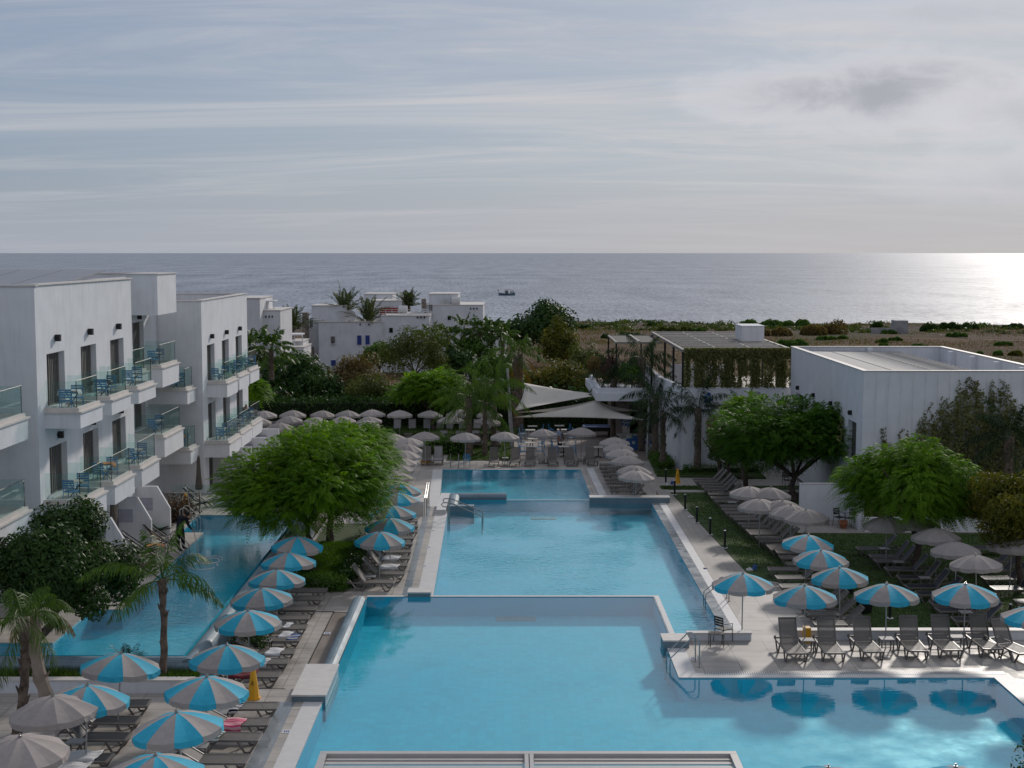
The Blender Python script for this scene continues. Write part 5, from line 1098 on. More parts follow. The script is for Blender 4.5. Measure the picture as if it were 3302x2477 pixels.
# ---------------------------------------------------------------- rails, ladders, bollards, cones
def arc(p0,dirv,run,h,drop,r=.022,n=9):
    """handrail: from the deck post up, over and down into the water"""
    p0=Vector(p0); d=Vector((dirv[0],dirv[1],0)).normalized(); pts=[p0,p0+Vector((0,0,h-.15))]
    for k in range(1,n): a=PI*k/n; pts.append(p0+d*(.17-.17*math.cos(a))+Vector((0,0,h-.15+.15*math.sin(a))))
    pts.append(p0+d*(run*.95)+Vector((0,0,.28))); pts.append(p0+d*run+Vector((0,0,-drop))); return pts
def ladder(pts2,dirv,lev,run,label,h=.85,drop=.6):
    r=empty('pool_ladder',(*pts2[0],lev),label=label,cat='ladder')
    for q in pts2: b=MB(); b.tube(arc((*q,lev),dirv,run,h,drop),.022,7); b.cyl((q[0],q[1],lev),.06,.02,10); b.build('handrail',M['steel'],r,world=True)
    b=MB()
    a=Vector(pts2[0]); c=Vector(pts2[1]); d=Vector(dirv).normalized()*run
    for z in (-.25,-.5): b.tube([(a.x+d.x,a.y+d.y,lev+z),(c.x+d.x,c.y+d.y,lev+z)],.025,6)
    b.build('rungs',M['steel'],r,world=True)
q1=G('p',125,1430,.7); q2=G('p',175,1380,.7); q3=G('p',230,1315,.7); q4=G('p',295,1265,.7)
ladder([q1[:2],(q1[0],q1[1]+.55)],(1,0),.7,.78,'steel pool ladder nearest to us beside the pool cleaner'); ladder([(q3[0],q3[1]),(q3[0],q3[1]+.55)],(1,0),.7,.78,'second steel pool ladder just at the feet of the pool cleaner')
q5=G('e',1050,1290,.7); ladder([(q5[0]-.55,q5[1]),(q5[0]-.55,q5[1]+.5)],(1,0),.7,.8,'steel pool ladder half hidden behind the dark round tree',h=.6)
q=G('p',300,650,.7); ladder([(-14.95,63.2),(-14.95,63.8)],(1,.1),.7,.8,'steel pool ladder at the far partition wall of the left pool')
q=G('j',2090,340,-.6); ladder([(q[0],q[1]),(q[0],q[1]+.55)],(-1,0),-.6,.95,'steel pool ladder at the right edge of the middle pool')
q=G('j',1855,860,0); ladder([(q[0],q[1]),(q[0]-.05,q[1]+.6)],(-1,.05),0,.95,'steel pool ladder at the inner corner of the front pool',h=.95)
q=G('r',895,1010,-1.2); q_=G('r',1012,1010,-1.2); ladder([(q[0],q[1]+.5),(q_[0],q_[1]+.5)],(0,-1),-1.2,.8,'steel pool ladder at the far edge of the far pool')
r=empty('stair_handrail',(-3.7,74,-.6),label='pair of sloping steel stair handrails entering the middle pool',cat='handrail')
for (xa,ya),(xb,yb) in (((880,1500),(1250,1655)),((860,1560),(1190,1719))):
    a=G('r',xa,ya,.15); e_=(a[0]+1.75,a[1]-.55); b=MB(); b.tube([(a[0],a[1],-.9),(a[0],a[1],.25),(a[0]+.1,a[1],.33),(e_[0]-.05,e_[1],-.25),(e_[0],e_[1],-.35),(e_[0],e_[1],-1.2)],.03,7); b.tube([(a[0]+.1,a[1],.33),(a[0]-.25,a[1],.33),(a[0]-.33,a[1],.25),(a[0]-.25,a[1],.12),(a[0],a[1],.12)],.03,7); b.build('handrail',M['steel'],r,world=True)
# railing behind the left pool
r=empty('railing',(-15.4,66.4,.7),label='two bar steel railing across the far end of the left pool',cat='railing'); b=MB()
xs_=[-15.6,-14.75,-13.0,-11.2,-9.7]
for x in xs_: q=MB(); q.box(x-.03,x+.03,66.35,66.41,.6,1.75); q.build('post',M['steel'],r,world=True)
for z in (1.3,1.68): b=MB(); b.tube([(-16.3,66.38,z+.03),(-9.7,66.38,z-.03)],.022,6); b.build('rail',M['steel'],r,world=True)
r=empty('glass_screen',(-16.3,67.2,.7),label='clear glass screen panels before the patio at the far hotel block',cat='screen')
for k in range(4): b=MB(); x=-16.3+k*1.3; b.box(x,x+1.28,67.2,67.212,.72,1.95); b.build('glass_panel',M['glass'],r,world=True)
r=empty('ramp_rail',(-6.0,71,-.6),label='steel stair rail and cream landing block near the big tree',cat='railing')
b=MB(); p=G('g',1480,600,-.6); b.box(p[0]-.2,p[0]+1.15,73.0,75.2,-.6,.1); b.build('landing',M['cap'],r,world=True)
for dx in (1.2,1.3): b=MB(); b.tube([(p[0]+dx,75.2,-.6),(p[0]+dx,75.2,.75),(p[0]+dx,73.0,.3),(p[0]+dx,73.0,-.6)],.025,6); b.build('rail',M['steel'],r,world=True)
for i,(t,x,y,lv) in enumerate([('i',1590,390,-.9),('i',1660,485,-.6),('i',1742,603,-.6),('i',1835,708,-.6),('i',1940,803,-.6),('i',2057,908,-.6),('l',1148,478,-.6),('l',2100,540,-.6)]):
    p=G(t,x,y,lv)
    if i==0: 
        BO=empty('bollard_light',(0,0,0)); b=MB(); b.cyl((0,0,.02),.055,.78,12); b.build('post',M['black'],BO); b=MB(); b.cyl((0,0,.80),.056,.03,12); b.build('cap',M['cop'],BO); b=MB(); b.cyl((0,0,0),.14,.02,14); b.build('base_plate',M['cop'],BO); o=BO
    else: o=copy_tree(BO)
    o.location=(p[0],p[1],lv+.03); tag(o,('black bollard light on the lawn edge, %s from the bar'%ORD[i]) if i<6 else ('black bollard light behind the middle striped parasol of the right deck' if i==6 else 'black bollard light right of the sixth upright lounger'),'bollard light','black bollard lights along the lawn')
def cone(p,lev,label,h=.95):
    r=empty('caution_cone',(p[0],p[1],lev),label=label,cat='caution cone'); b=MB(); n=4
    pr=[(.20,0),(.20,.06),(.17,.07),(.06,h-.02),(.045,h)]; vs=[];fs=[]
    for q,z in pr:
        for k in range(8): a=PI/8+2*PI*k/8; s=1 if q<.15 else 1.06; vs.append((p[0]+q*s*math.cos(a),p[1]+q*s*math.sin(a),lev+z))
    for i in range(len(pr)-1):
        for k in range(8): fs.append((i*8+k,i*8+(k+1)%8,(i+1)*8+(k+1)%8,(i+1)*8+k))
    fs.append(tuple(4*8+k for k in range(8))); b.add(vs,fs); b.build('cone_body',M['yellow'],r,world=True)
    s=MB(); y=p[1]-.135; s.tube([(p[0]-.05,y-.01,lev+.46),(p[0],y+.012,lev+.58),(p[0]+.05,y-.01,lev+.46),(p[0]-.05,y-.01,lev+.46)],.007,4); s.beam((p[0],y-.008,lev+.49),(p[0],y+.0,lev+.54),.012,.01); s.build('warning_mark',M['black'],r,world=True)
cone(G('f',2010,1110,0),0,'yellow caution cone standing beside the loungers at the front left'); cone(G('c',1437,1618,-1.2),-1.2,'yellow caution cone at the near end of the lawn by the restaurant',.9); cone(G('p',548,540,.7),.7,'yellow caution cone among the plants at the far end of the left pool',.85)
b=MB(); p=G('u',915,1110,0); b.box(p[0]-.12,p[0]+.1,46.5,46.8,0,.52); 
tag(b.build('folded_sign',M['yellow']),'yellow folded floor sign tucked behind the first upright lounger','sign')
# planter pots dark behind right deck
for t,x,y,l in [('u',1820,800,'dark grey planter bucket behind the third upright lounger'),('u',1560,520,'dark planter bucket behind the nearest of the striped parasol trio')]:
    p=G(t,x,y,-.6); b=MB(); b.lathe([(.26,0),(.36,.62),(.38,.66),(.33,.66),(.3,.5),(0,.5)],16,(p[0],p[1]+.2,-.6)); tag(b.build('planter_bucket',M['black']),l,'planter')
# garden spotlight fixtures
for t,x,y,l in [('s',845,1290,'small white and blue spotlight fixture on the lawn corner'),('i',1610,402,'small spotlight fixture beside the farthest bollard'),('i',1790,660,'round white ground light between the bollards')]:
    p=G(t,x,y,-.57); b=MB(); b.cyl((p[0],p[1],-.58),.16,.05,12); b.cyl((p[0],p[1],-.53),.07,.05,10); 
    if 'spot' in l: b.obox((p[0]+.22,p[1],-.45),(.16,.14,.2),Matrix.Rotation(.3,3,'Y'),1)
    tag(b.build('garden_light',[M['cop'],T_bl]),l,'light')
# depth marks on the paving
mk=0
for t,x,y,lv in [('g',1640,1047,-.6),('g',1675,898,-.6),('g',1706,766,-.6),('h',872,592,-.6),('h',550,1370,0),('i',1910,1067,-.6),('j',1810,790,0)]:
    p=G(t,x,y,lv); r_=empty('depth_mark',(p[0],p[1],lv),label='blue and white depth mark tile in the paving, %s along the pools'%ORD[mk],cat='floor mark'); mk+=1
    b=MB(); b.box(p[0]-.12,p[0]+.12,p[1]-.15,p[1]+.15,lv+.004,lv+.009); b.build('tile',M['cop'],r_,world=True); b=MB()
    for k in range(3): b.box(p[0]-.07+k*.055,p[0]-.035+k*.055,p[1]-.08,p[1]+.07,lv+.01,lv+.012)
    b.build('mark',T_bl,r_,world=True)
# ---------------------------------------------------------------- pergola at the bottom edge
pg3=empty('pergola',(.4,26,0),label='pale aluminium pergola with a slatted roof at the bottom edge',cat='pergola'); z=3.0
xa=GY('h',822,1535,27.85)[0]; xb=GY('j',2145,1512,27.85)[0]; xm=GY('j',505,1540,27.85)[0]; am=mat('pale_aluminium',(.50,.48,.46),.4,var=.04,metal=.2)
b=MB(); b.box(xa,xb,27.70,27.85,z-.2,z); b.box(xa,xa+.14,22.5,27.70,z-.2,z-.002); b.box(xb-.14,xb,22.5,27.70,z-.2,z-.002); b.box(xm-.09,xm-.01,22.5,27.70,z-.2,z-.002); b.box(xm+.01,xm+.09,22.5,27.70,z-.2,z-.002); b.build('roof_frame',am,pg3,world=True)
b=MB()
for x0,x1 in ((xa+.16,xm-.1),(xm+.1,xb-.16)):
    y=27.58
    while y>22.6: b.beam((x0,y,z-.07),(x1,y,z-.07),.205,.018,up=(0,.12,1)); y-=.225
b.build('roof_slats',am,pg3,world=True)
for x in (xa+.07,xb-.07,xm):
    for y in (27.77,22.6): b=MB(); b.box(x-.06,x+.06,y-.06,y+.06,-1.3 if x!=xa else -1.3,z-.2); b.build('post',am,pg3,world=True)
# ---------------------------------------------------------------- boat
p=G('c',85,130,-8); bt=empty('fishing_boat',(p[0],p[1],-8),label='small fishing boat with a canopy out on the sea',cat='boat')
S_=p[1]*133*.40687/4586/2  # half length
def hull():
    b=MB(); n=10; vs=[]; 
    for i in range(n+1):
        t=-1+2*i/n; w=1.25*(1-abs(t)**3.0)+.05; zt=.95+.5*t*t; x=t*S_
        vs+= [(x,-w,zt),(x,-w*.75,.1),(x,0,-.4),(x,w*.75,.1),(x,w,zt),(x,w*.9,zt-.25),(x,-w*.9,zt-.25)]
    fs=[(i*7+k,i*7+(k+1)%7,(i+1)*7+(k+1)%7,(i+1)*7+k) for i in range(n) for k in range(7)]+[tuple(range(7)),tuple(n*7+k for k in range(7))[::-1]]
    b.add(vs,fs); return b
hull().build('hull',mat('boat_blue',(.10,.16,.22),.6,var=.3),bt)
b=MB(); b.box(-.9,.6,-.7,.7,.8,2.4); b.build('cabin',mat('boat_cabin',(.10,.11,.13),.6),bt)
b=MB(); b.box(-1.2,2.6,-.9,.9,2.75,2.85); b.build('canopy',M['red'],bt)
for x in (-1.1,2.5,.9): b=MB(); b.tube([(x,-.8,.8),(x,-.8,2.75)],.05,5); b.build('post',M['steel'],bt)
b=MB(); b.tube([(-S_*.95,0,1.3),(-S_*1.05,0,2.6)],.06,5); b.blob((-S_*1.03,0,2.6),(.25,.25,.35),8,5); b.build('bow_post',M['black'],bt)
for k,x in enumerate((1.9,2.5,3.1)):
    b=MB(); b.blob((x,.1,1.6),(.22,.2,.5),8,6); b.blob((x,.1,2.25),(.14,.14,.17),8,6); tag(b.build('person',M['navycloth'],None),'dark figure standing in the stern of the fishing boat','person','people in the boat').location=bt.location

gm,nt_,out_=newmat('grate_slots'); L_=nt_.links; ge=N(nt_,'ShaderNodeNewGeometry'); wv_=N(nt_,'ShaderNodeTexBrick',offset=0.0)
wv_.inputs['Scale'].default_value=1; wv_.inputs['Brick Width'].default_value=.07; wv_.inputs['Row Height'].default_value=.16; wv_.inputs['Mortar Size'].default_value=.018; wv_.inputs['Color1'].default_value=(.05,.05,.05,1); wv_.inputs['Color2'].default_value=(.07,.07,.07,1); wv_.inputs['Mortar'].default_value=(.5,.5,.5,1)
L_.new(ge.outputs['Position'],wv_.inputs['Vector']); pr_=N(nt_,'ShaderNodeBsdfPrincipled'); pr_.inputs['Roughness'].default_value=.5; L_.new(wv_.outputs['Color'],pr_.inputs['Base Color']); L_.new(pr_.outputs[0],out_.inputs[0])
b=MB(); b.box(5.95,15.3,42.98,43.28,0,.013); tag(b.build('drain_grate',gm),'long slotted drain grate along the front pool edge before the upright loungers','drain grate')
for t,x0,x1,y,z,l in (('j',247,560,478,-.745,'rectangular suction grate on the floor of the front pool'),('i',520,722,669,-1.245,'rectangular suction grate on the floor of the middle pool')):
    a_=G(t,x0,y,z); e_=G(t,x1,y,z); b=MB(); b.box(a_[0],e_[0],a_[1]-.3,a_[1]+.3,z,z+.02); tag(b.build('floor_grate',mat('floor_grate_'+t,(.20,.30,.30),.7)),l,'floor grate')
# ---------------------------------------------------------------- vegetation
def unit(v): return v/np.maximum(np.linalg.norm(v,axis=-1,keepdims=True),1e-9)
def lobes(n,R,seed,lo=.28,hi=.48,flat=.0):
    r=np.random.default_rng(seed); d=unit(r.normal(size=(n,3))); d[:,2]=np.where(d[:,2]<-.3,-d[:,2]*.5,d[:,2])
    q=r.uniform(.45,.78,(n,1)); c=d*q; rad=r.uniform(lo,hi,n); return c,rad
def sample_crown(n,seed,nl=16,lo=.28,hi=.48,shell=.35):
    """points in the unit crown made of lobes; returns pos, outward normal"""
    r=np.random.default_rng(seed); c,rad=lobes(nl,1,seed+1,lo,hi); w=rad**2; k=r.choice(nl,n,p=w/w.sum()); d=unit(r.normal(size=(n,3)))
    q=r.uniform(0,1,(n,1))**shell; p=c[k]+d*rad[k][:,None]*q; return p,unit(d*.7+unit(p)*.5)
def leaves(name,center,radii,n,size,m,parent,seed,nl=16,lo=.28,hi=.48,shell=.35,aspect=.45,up=.2,jit=.5,sub=None):
    r=np.random.default_rng(seed); p,nm=sample_crown(n,seed,nl,lo,hi,shell); R=np.array(radii); P_=p*R+np.array(center)
    nrm=unit(nm+r.normal(size=(n,3))*jit+np.array([0,0,up])); a=unit(np.cross(nrm,r.normal(size=(n,3)))); b=np.cross(nrm,a)
    s=(size*r.uniform(.6,1.3,(n,1))); L=a*s; W=b*s*aspect
    bend=nrm*s*.18
    V=np.stack([P_-L,P_+W-bend*0,P_+L-bend,P_-W],axis=1).reshape(-1,3); Fc=np.arange(4*n).reshape(-1,4)
    return fast_mesh(name,V,Fc,m,parent=parent)
def sprays(name,center,radii,n,L,m,parent,seed,nl=18,lo=.26,hi=.42,pairs=9,lw=.05,droop=.5,shell=.3,topbias=.35):
    """feathery compound leaves: each spray is an arc with pairs of leaflets"""
    r=np.random.default_rng(seed); p,nm=sample_crown(n,seed,nl,lo,hi,shell); R=np.array(radii); B=p*R+np.array(center)
    out=unit(nm*np.array([1,1,.35])+np.array([0,0,topbias])+r.normal(size=(n,3))*.35); side=unit(np.cross(out,np.array([0,0,1.0])+r.normal(size=(n,3))*.25))
    Ls=L*r.uniform(.6,1.25,(n,1)); V=[]
    for i in range(pairs):
        t=(i+.6)/pairs; pos=B+out*Ls*t-np.array([0,0,1])*Ls*droop*t*t; ax=unit(out-np.array([0,0,1])*2*droop*t)
        ll=Ls*.30*math.sin(PI*(.15+.8*t)); wl=lw*np.ones((n,1))
        for s in (-1,1):
            d=unit(side*s+ax*.45-np.array([0,0,.35])); q=pos+d*ll; V.append(np.stack([pos,pos+d*ll*.5+ax*wl,q,pos+d*ll*.5-ax*wl],axis=1))
    V=np.concatenate(V,0).reshape(-1,3); Fc=np.arange(len(V)).reshape(-1,4); return fast_mesh(name,V,Fc,m,parent=parent)
def trunk(parent,base,top,r0,r1,m,lean=.15,limbs=(),name='trunk',seed=0,n=8):
    rr=random.Random(seed); b=MB(); a=Vector(base); c=Vector(top); pts=[]; rs=[]
    for i in range(7): t=i/6; pts.append(a.lerp(c,t)+Vector((rr.uniform(-lean,lean),rr.uniform(-lean,lean),0))*math.sin(PI*t)); rs.append((r0+(r1-r0)*t)*(1.25 if i==0 else 1)*rr.uniform(.93,1.07))
    b.tube(pts,rs,n)
    for (e,r_) in limbs:
        e=Vector(e); mid=pts[-2].lerp(e,.5)+Vector((rr.uniform(-.2,.2),rr.uniform(-.2,.2),.1)); b.tube([pts[-2],mid,e],[r_,r_*.7,r_*.3],6)
    return b.build(name,m,parent,world=True)
def limbset(c,R,k,seed):
    rr=random.Random(seed); out=[]
    for i in range(k): a=2*PI*i/k+rr.uniform(-.3,.3); out.append(((c[0]+R[0]*.6*math.cos(a),c[1]+R[1]*.6*math.sin(a),c[2]+R[2]*rr.uniform(-.1,.5)),.06+.015*R[0]/2))
    return out
def px2(t,x0,yt,x1,yb,Y):
    """picture box at distance Y -> crown centre and half sizes"""
    a=GY(t,x0,yt,Y); b=GY(t,x1,yb,Y); return ((a[0]+b[0])/2,Y,(a[2]+b[2])/2),((b[0]-a[0])/2,(a[2]-b[2])/2)
def world_off(o,root):
    L=Vector(root.location); n=len(o.data.vertices); co=np.empty(n*3,dtype=np.float32); o.data.vertices.foreach_get('co',co); co=co.reshape(-1,3)-np.array(L,dtype=np.float32); o.data.vertices.foreach_set('co',co.ravel()); return o
def feather_tree(label,c,R,base,n,m,seed,L=.75,group=None,pairs=9,lw=.03,name='feathery_tree',nl=22,tr=.17,limbk=7,droop=.55,bark=None):
    r=empty(name,base,label=label,cat='tree',group=group)
    trunk(r,base,(c[0]*.6+base[0]*.4,c[1]*.6+base[1]*.4,c[2]-R[2]*.45),tr,tr*.6,bark or M['bark'],limbs=limbset(c,R,limbk,seed),seed=seed)
    R=(R[0]*.99,R[1],R[2]*.96)
    o=sprays('crown',c,R,n,L,m,r,seed,nl=nl,pairs=pairs,lw=lw,droop=droop); world_off(o,r)
    return r
def leafy_tree(label,c,R,base,n,size,m,seed,name='broadleaf_tree',group=None,nl=18,tr=.18,aspect=.4,up=.2,bark=None,shell=.3,lo=.26,hi=.45,cat='tree'):
    r=empty(name,base,label=label,cat=cat,group=group)
    trunk(r,base,(c[0]*.7+base[0]*.3,c[1],c[2]-R[2]*.3),tr,tr*.5,bark or M['bark'],limbs=limbset(c,R,6,seed),seed=seed)
    R=(R[0]*1.18,R[1]*1.15,R[2]*1.15)
    o=leaves('crown',c,R,int(n*1.5),size,m,r,seed,nl=nl,aspect=aspect,up=up,shell=shell,lo=lo,hi=hi); world_off(o,r); return r
def palm(label,base,h,nf,fl,m,seed,group=None,tr=.2,bark=None,stiff=.0,droop=1.0,pairs=46,leafl=.55,name='palm_tree',lean=(0,0),dry=0,lowang=-20,topang=80,hang=.8,bulge=1.25,crooked=.1,lw=None):
    rr=np.random.default_rng(seed); rn=random.Random(seed); r=empty(name,base,label=label,cat='palm tree',group=group)
    top=(base[0]+lean[0],base[1]+lean[1],base[2]+h); b=MB(); pts=[];rs=[]; K=14
    for i in range(K):
        t=i/(K-1); p=Vector(base).lerp(Vector(top),t)+Vector((lean[0]*.5*math.sin(PI*t)+rn.uniform(-.02,.02),0,0)); pts.append(p); rs.append(tr*(1.25-.35*t)*(bulge if t>.82 else 1)*rn.uniform(.9,1.1))
    b.tube(pts,rs,9)
    for k in range(int(h*7)):   # old leaf bases
        t=rn.uniform(.35,1); p=pts[min(int(t*(K-1)),K-1)]; a=rn.uniform(0,2*PI); rad=rs[min(int(t*(K-1)),K-1)]
        d=Vector((math.cos(a),math.sin(a),0)); b.tube([p+d*rad*.7,p+d*(rad+.05)+Vector((0,0,.18))],[.05,.015],4)
    b.build('trunk',bark or M['palmbark'],r,world=True)
    def fronds(idx,mm,nm):
        V=[]; rv=[]; tb=MB()
        for k in idx:
            az=2*PI*k*.381966+rn.uniform(-.15,.15); q=(k/nf); el=math.radians(topang+(lowang-topang)*q+rn.uniform(-8,8)); L=fl*rn.uniform(.85,1.1)*(1 if q>.12 else .8)
            d=np.array([math.cos(az)*math.cos(el),math.sin(az)*math.cos(el),math.sin(el)]); P_=np.array(top,dtype=float)+np.array([0,0,-.05]); steps=pairs; pos=[];tan=[]
            v=d.copy()
            for i in range(steps):
                t=i/steps; v=v+np.array([0,0,-1])*(droop*2.0/steps)*(.35+1.1*t)*(1-.6*abs(v[2])*(v[2]<0)); v/=np.linalg.norm(v); P_=P_+v*L/steps; pos.append(P_.copy()); tan.append(v.copy())
            pos=np.array(pos); tan=np.array(tan); tb.tube([tuple(top)]+[tuple(pos[i]) for i in range(0,steps,max(1,steps//7))],[.028]+[.022*(1-j/9) for j in range(len(range(0,steps,max(1,steps//7))))],4,cap=False)
            sd=unit(np.cross(tan,np.array([0,0,1.0]))); T=np.linspace(0,1,steps)[:,None]; ll=leafl*np.sin(PI*np.clip(.12+.86*T,0,1))**.7
            for s in (-1,1):
                jt=rr.normal(size=(steps,3))*.16; dd=unit(sd*s*(1-.35*hang)+tan*.5+np.array([0,0,-1])*hang*.75*(.6+rr.uniform(0,.7,(steps,1)))+jt+np.array([0,0,stiff]))
                w=lw or (.017*(leafl/.55)+.004); tip=pos+dd*ll+np.array([0,0,-1])*ll*.35*hang; mid=pos+dd*ll*.5; ww=tan*w
                V.append(np.stack([pos-ww*.6,mid-ww-np.array([0,0,.0]),tip,mid+ww],axis=1)[8 if hang>.3 else 4:])
        V=np.concatenate(V,0).reshape(-1,3); o=fast_mesh(nm,V,np.arange(len(V)).reshape(-1,4),mm,parent=r); world_off(o,r); tb.build('frond_stalks',m,o); 
        st=next(c_ for c_ in o.children); world_off(st,r)
    ids=list(range(nf)); nd=int(nf*dry)
    fronds(ids[:nf-nd],m,'fronds')
    if nd: fronds(ids[nf-nd:],L_palmdry,'dry_fronds')
    return r
# --- the big feathery tree left of the middle pool and its neighbours
c,(rx,rz)=px2('P',462,930,858,1195,60.5)
feather_tree('largest bright green feathery tree, in the lawn between the left and middle pools',(c[0],60.5,c[2]+.15),(rx*1.03,3.6,rz*1.02),(-8.55,60.0,-.6),9500,L_feather,11,L=.66,lw=.026,nl=44,pairs=9,tr=.15)
c,(rx,rz)=px2('P',600,903,862,1050,67.5)
feather_tree('second feathery tree whose crown rises behind the largest one',(c[0],67.5,c[2]),(rx,2.6,rz),(-8.6,66.3,-.6),4500,L_feather,12,L=.62,lw=.022,nl=20)
# right side
c,(rx,rz)=px2('P',1505,846,1925,1085,78)
feather_tree('broad darker feathery tree before the white building on the right',(c[0],78,c[2]),(rx,3.6,rz),(15.5,77.4,-.6),9500,leafmat('feathery_dark',(.03,.09,.008),(.09,.20,.015),.38),13,L=.65,lw=.024,nl=30,tr=.2)
c,(rx,rz)=px2('P',1560,835,1660,960,82)
feather_tree('light green top shoots of a feathery tree before the restaurant wall',(c[0],82,c[2]),(rx,1.6,rz),(c[0],82,-1.2),800,L_feather,14,L=.65,lw=.024,nl=9)
c,(rx,rz)=px2('P',1818,948,2110,1180,60)
feather_tree('rounded bright green feathery tree over the dark lawn',(c[0],60.3,c[2]),(rx,2.8,rz),(17.4,60.0,-.6),7500,L_feather,15,L=.62,lw=.022,nl=26,droop=.75)
c,(rx,rz)=px2('P',2085,1025,2290,1215,57)
leafy_tree('bushy tree with yellowish drooping leaves at the right edge',(c[0],57,c[2]),(rx,2.2,rz),(c[0]+.5,57,-.6),9000,.13,L_yellow,16,nl=20,aspect=.25,up=-.5)
c,(rx,rz)=px2('P',1960,1080,2260,1300,62)
# --- vine on the right building
def vinewall():
    r=empty('climbing_vine',(22,71.6,-.6),label='dense olive climbing vine covering the front wall of the white building',cat='climbing plant'); g=np.random.default_rng(5); pts=[]
    def zmax(x): # measured upper outline, picture px P -> height
        xs=[1880,1910,1950,1990,2030,2080,2110,2150,2180,2212,2260]; ys=[985,950,960,900,880,830,828,840,845,880,890]
        return xs,ys
    xs,ys=zmax(0); W=[GY('P',a,b,71.7) for a,b in zip(xs,ys)]; wx=[w[0] for w in W]; wz=[w[2] for w in W]
    n=26000; x=g.uniform(wx[0]-.4,27.4,n*2); top=np.interp(x,wx,wz)+.35*np.sin(x*7)+.25*np.sin(x*15+1); z=g.uniform(-.6,6.6,n*2)
    dens=np.clip((top-z)/1.6,0,1)**.9; st=np.sin(x*10.1+np.sin(z*1.3)*1.5); keep=(z<top)&(g.uniform(0,1,n*2)<dens*(.45+.55*(st>-.2))); x=x[keep];z=z[keep]; n=len(x)
    y=71.85-g.uniform(.02,.35,n)*np.clip((np.interp(x,wx,wz)-z)/2,.3,1.6); P_=np.stack([x,y,z],1); nrm=unit(np.array([0,-1,.4])+g.normal(size=(n,3))*.7); a=unit(np.cross(nrm,g.normal(size=(n,3)))); b=np.cross(nrm,a); s=.07*g.uniform(.6,1.3,(n,1))
    V=np.stack([P_-a*s,P_+b*s*.6,P_+a*s,P_-b*s*.6],1).reshape(-1,3); o=fast_mesh('foliage',V,np.arange(len(V)).reshape(-1,4),L_vine,parent=r); world_off(o,r)
    # climbing shoots
    m_=MB(); V=[]
    for k,(a,yb,yt) in enumerate([(1908,960,925),(1945,985,925),(2090,850,815),(2100,860,820),(2165,870,820),(2172,870,825),(2045,900,862),(2010,930,870),(1815,960,905)]):
        p=GY('P',a,yb,71.75); q=GY('P',a+8,yt,71.75); pts=[(p[0]+.12*math.sin(i*1.7+k),71.8,p[2]+(q[2]-p[2])*i/8) for i in range(9)]; st_=MB(); st_.tube(pts,.012,4); st_.build('stem',M['bark'],r,world=True)
        for i in range(60):
            u=g.uniform(0,8); j=int(min(u,7)); f=u-j; c=np.array(pts[j])*(1-f)+np.array(pts[j+1])*f+g.normal(size=3)*.05; a_=unit(g.normal(size=3)); b_=unit(g.normal(size=3)); V.append([c-a_*.06,c+b_*.04,c+a_*.06,c-b_*.04])
    V=np.array(V).reshape(-1,3); o=fast_mesh('shoot_leaves',V,np.arange(len(V)).reshape(-1,4),L_vine,parent=r); world_off(o,r)
vinewall()
# --- vine screen on the restaurant terrace
def vinescreen():
    r=empty('vine_screen',(11.3,91.7,4.3),label='row of hanging vine strands screening the restaurant roof terrace',cat='climbing plant'); g=np.random.default_rng(6)
    n=52000; x=g.uniform(11.15,18.3,n); z=g.uniform(4.25,6.85,n); col=.5+.28*np.sin(x*7.1+.5*np.sin(z*2))+.22*np.sin(x*3.7+1+.4*z)+.2*np.sin(x*15.3+z)+.12*np.sin(z*4+x*3)
    keep=(g.uniform(0,1,n)<np.where(z>6.15,1,np.clip(1.2-col*1.25,0.0,1)*.85+.04)); x=x[keep];z=z[keep]; n=len(x); y=91.85+g.normal(size=n)*.12
    P_=np.stack([x,y,z],1); a=unit(g.normal(size=(n,3))); b=unit(np.cross(a,g.normal(size=(n,3)))); s=.065*g.uniform(.6,1.3,(n,1))
    V=np.stack([P_-a*s,P_+b*s*.6,P_+a*s,P_-b*s*.6],1).reshape(-1,3); o=fast_mesh('foliage',V,np.arange(len(V)).reshape(-1,4),L_vine,parent=r); world_off(o,r)
    for k in range(6): b=MB(); x=11.3+k*1.46; b.tube([(x,91.85,4.3),(x+.1,91.85,5.4),(x,91.85,6.7)],.04,5); b.build('stem',M['bark'],r,world=True)
vinescreen()
# --- palms near the pool end
palm('queen palm with twin grey trunk left of the far pool end',(-3.0,98.6,-1.2),4.1,18,3.4,L_palm,21,tr=.22,hang=1.1,droop=1.1,leafl=.62,lowang=-35)
palm('queen palm with a thin trunk in the middle of the palm trio',(-1.9,98.8,-1.2),3.8,14,3.0,L_palm,22,tr=.15,hang=1.1,droop=1.1,leafl=.6,lowang=-35)
palm('queen palm with a brown trunk, rightmost of the palm trio',(-1.3,102.5,-1.2),4.5,18,3.4,L_palm,23,tr=.19,hang=1.1,droop=1.1,leafl=.62,dry=.12,lowang=-35)
palm('fan topped palm with a thick shaggy trunk left of the shade sails',(.5,112.5,-1.2),6.2,18,2.7,L_palm,24,tr=.36,hang=.9,dry=.3,lowang=-75,topang=85,leafl=.7)
palm('dark queen palm growing tightly beside the bar mast, left one',(10.0,98.5,-1.1),4.2,18,3.2,L_palmdark,25,tr=.2,hang=1.0,leafl=.6,lowang=-35)
palm('dark queen palm with two grey trunks before the restaurant',(9.9,92.6,-1.1),3.7,16,3.0,L_palmdark,26,tr=.17,hang=1.0,leafl=.6,lowang=-35)
palm('dark palm directly in front of the restaurant lettering',(12.0,91.1,-1.1),4.1,16,3.3,L_palmdark,27,tr=.2,hang=.9,leafl=.6,lowang=-30)
palm('tall dark palm rising above the bar roof beside the small pergola',(9.3,101.5,-1.1),6.6,18,2.9,L_palmdark,28,tr=.22,hang=1.2,leafl=.65,lowang=-50)
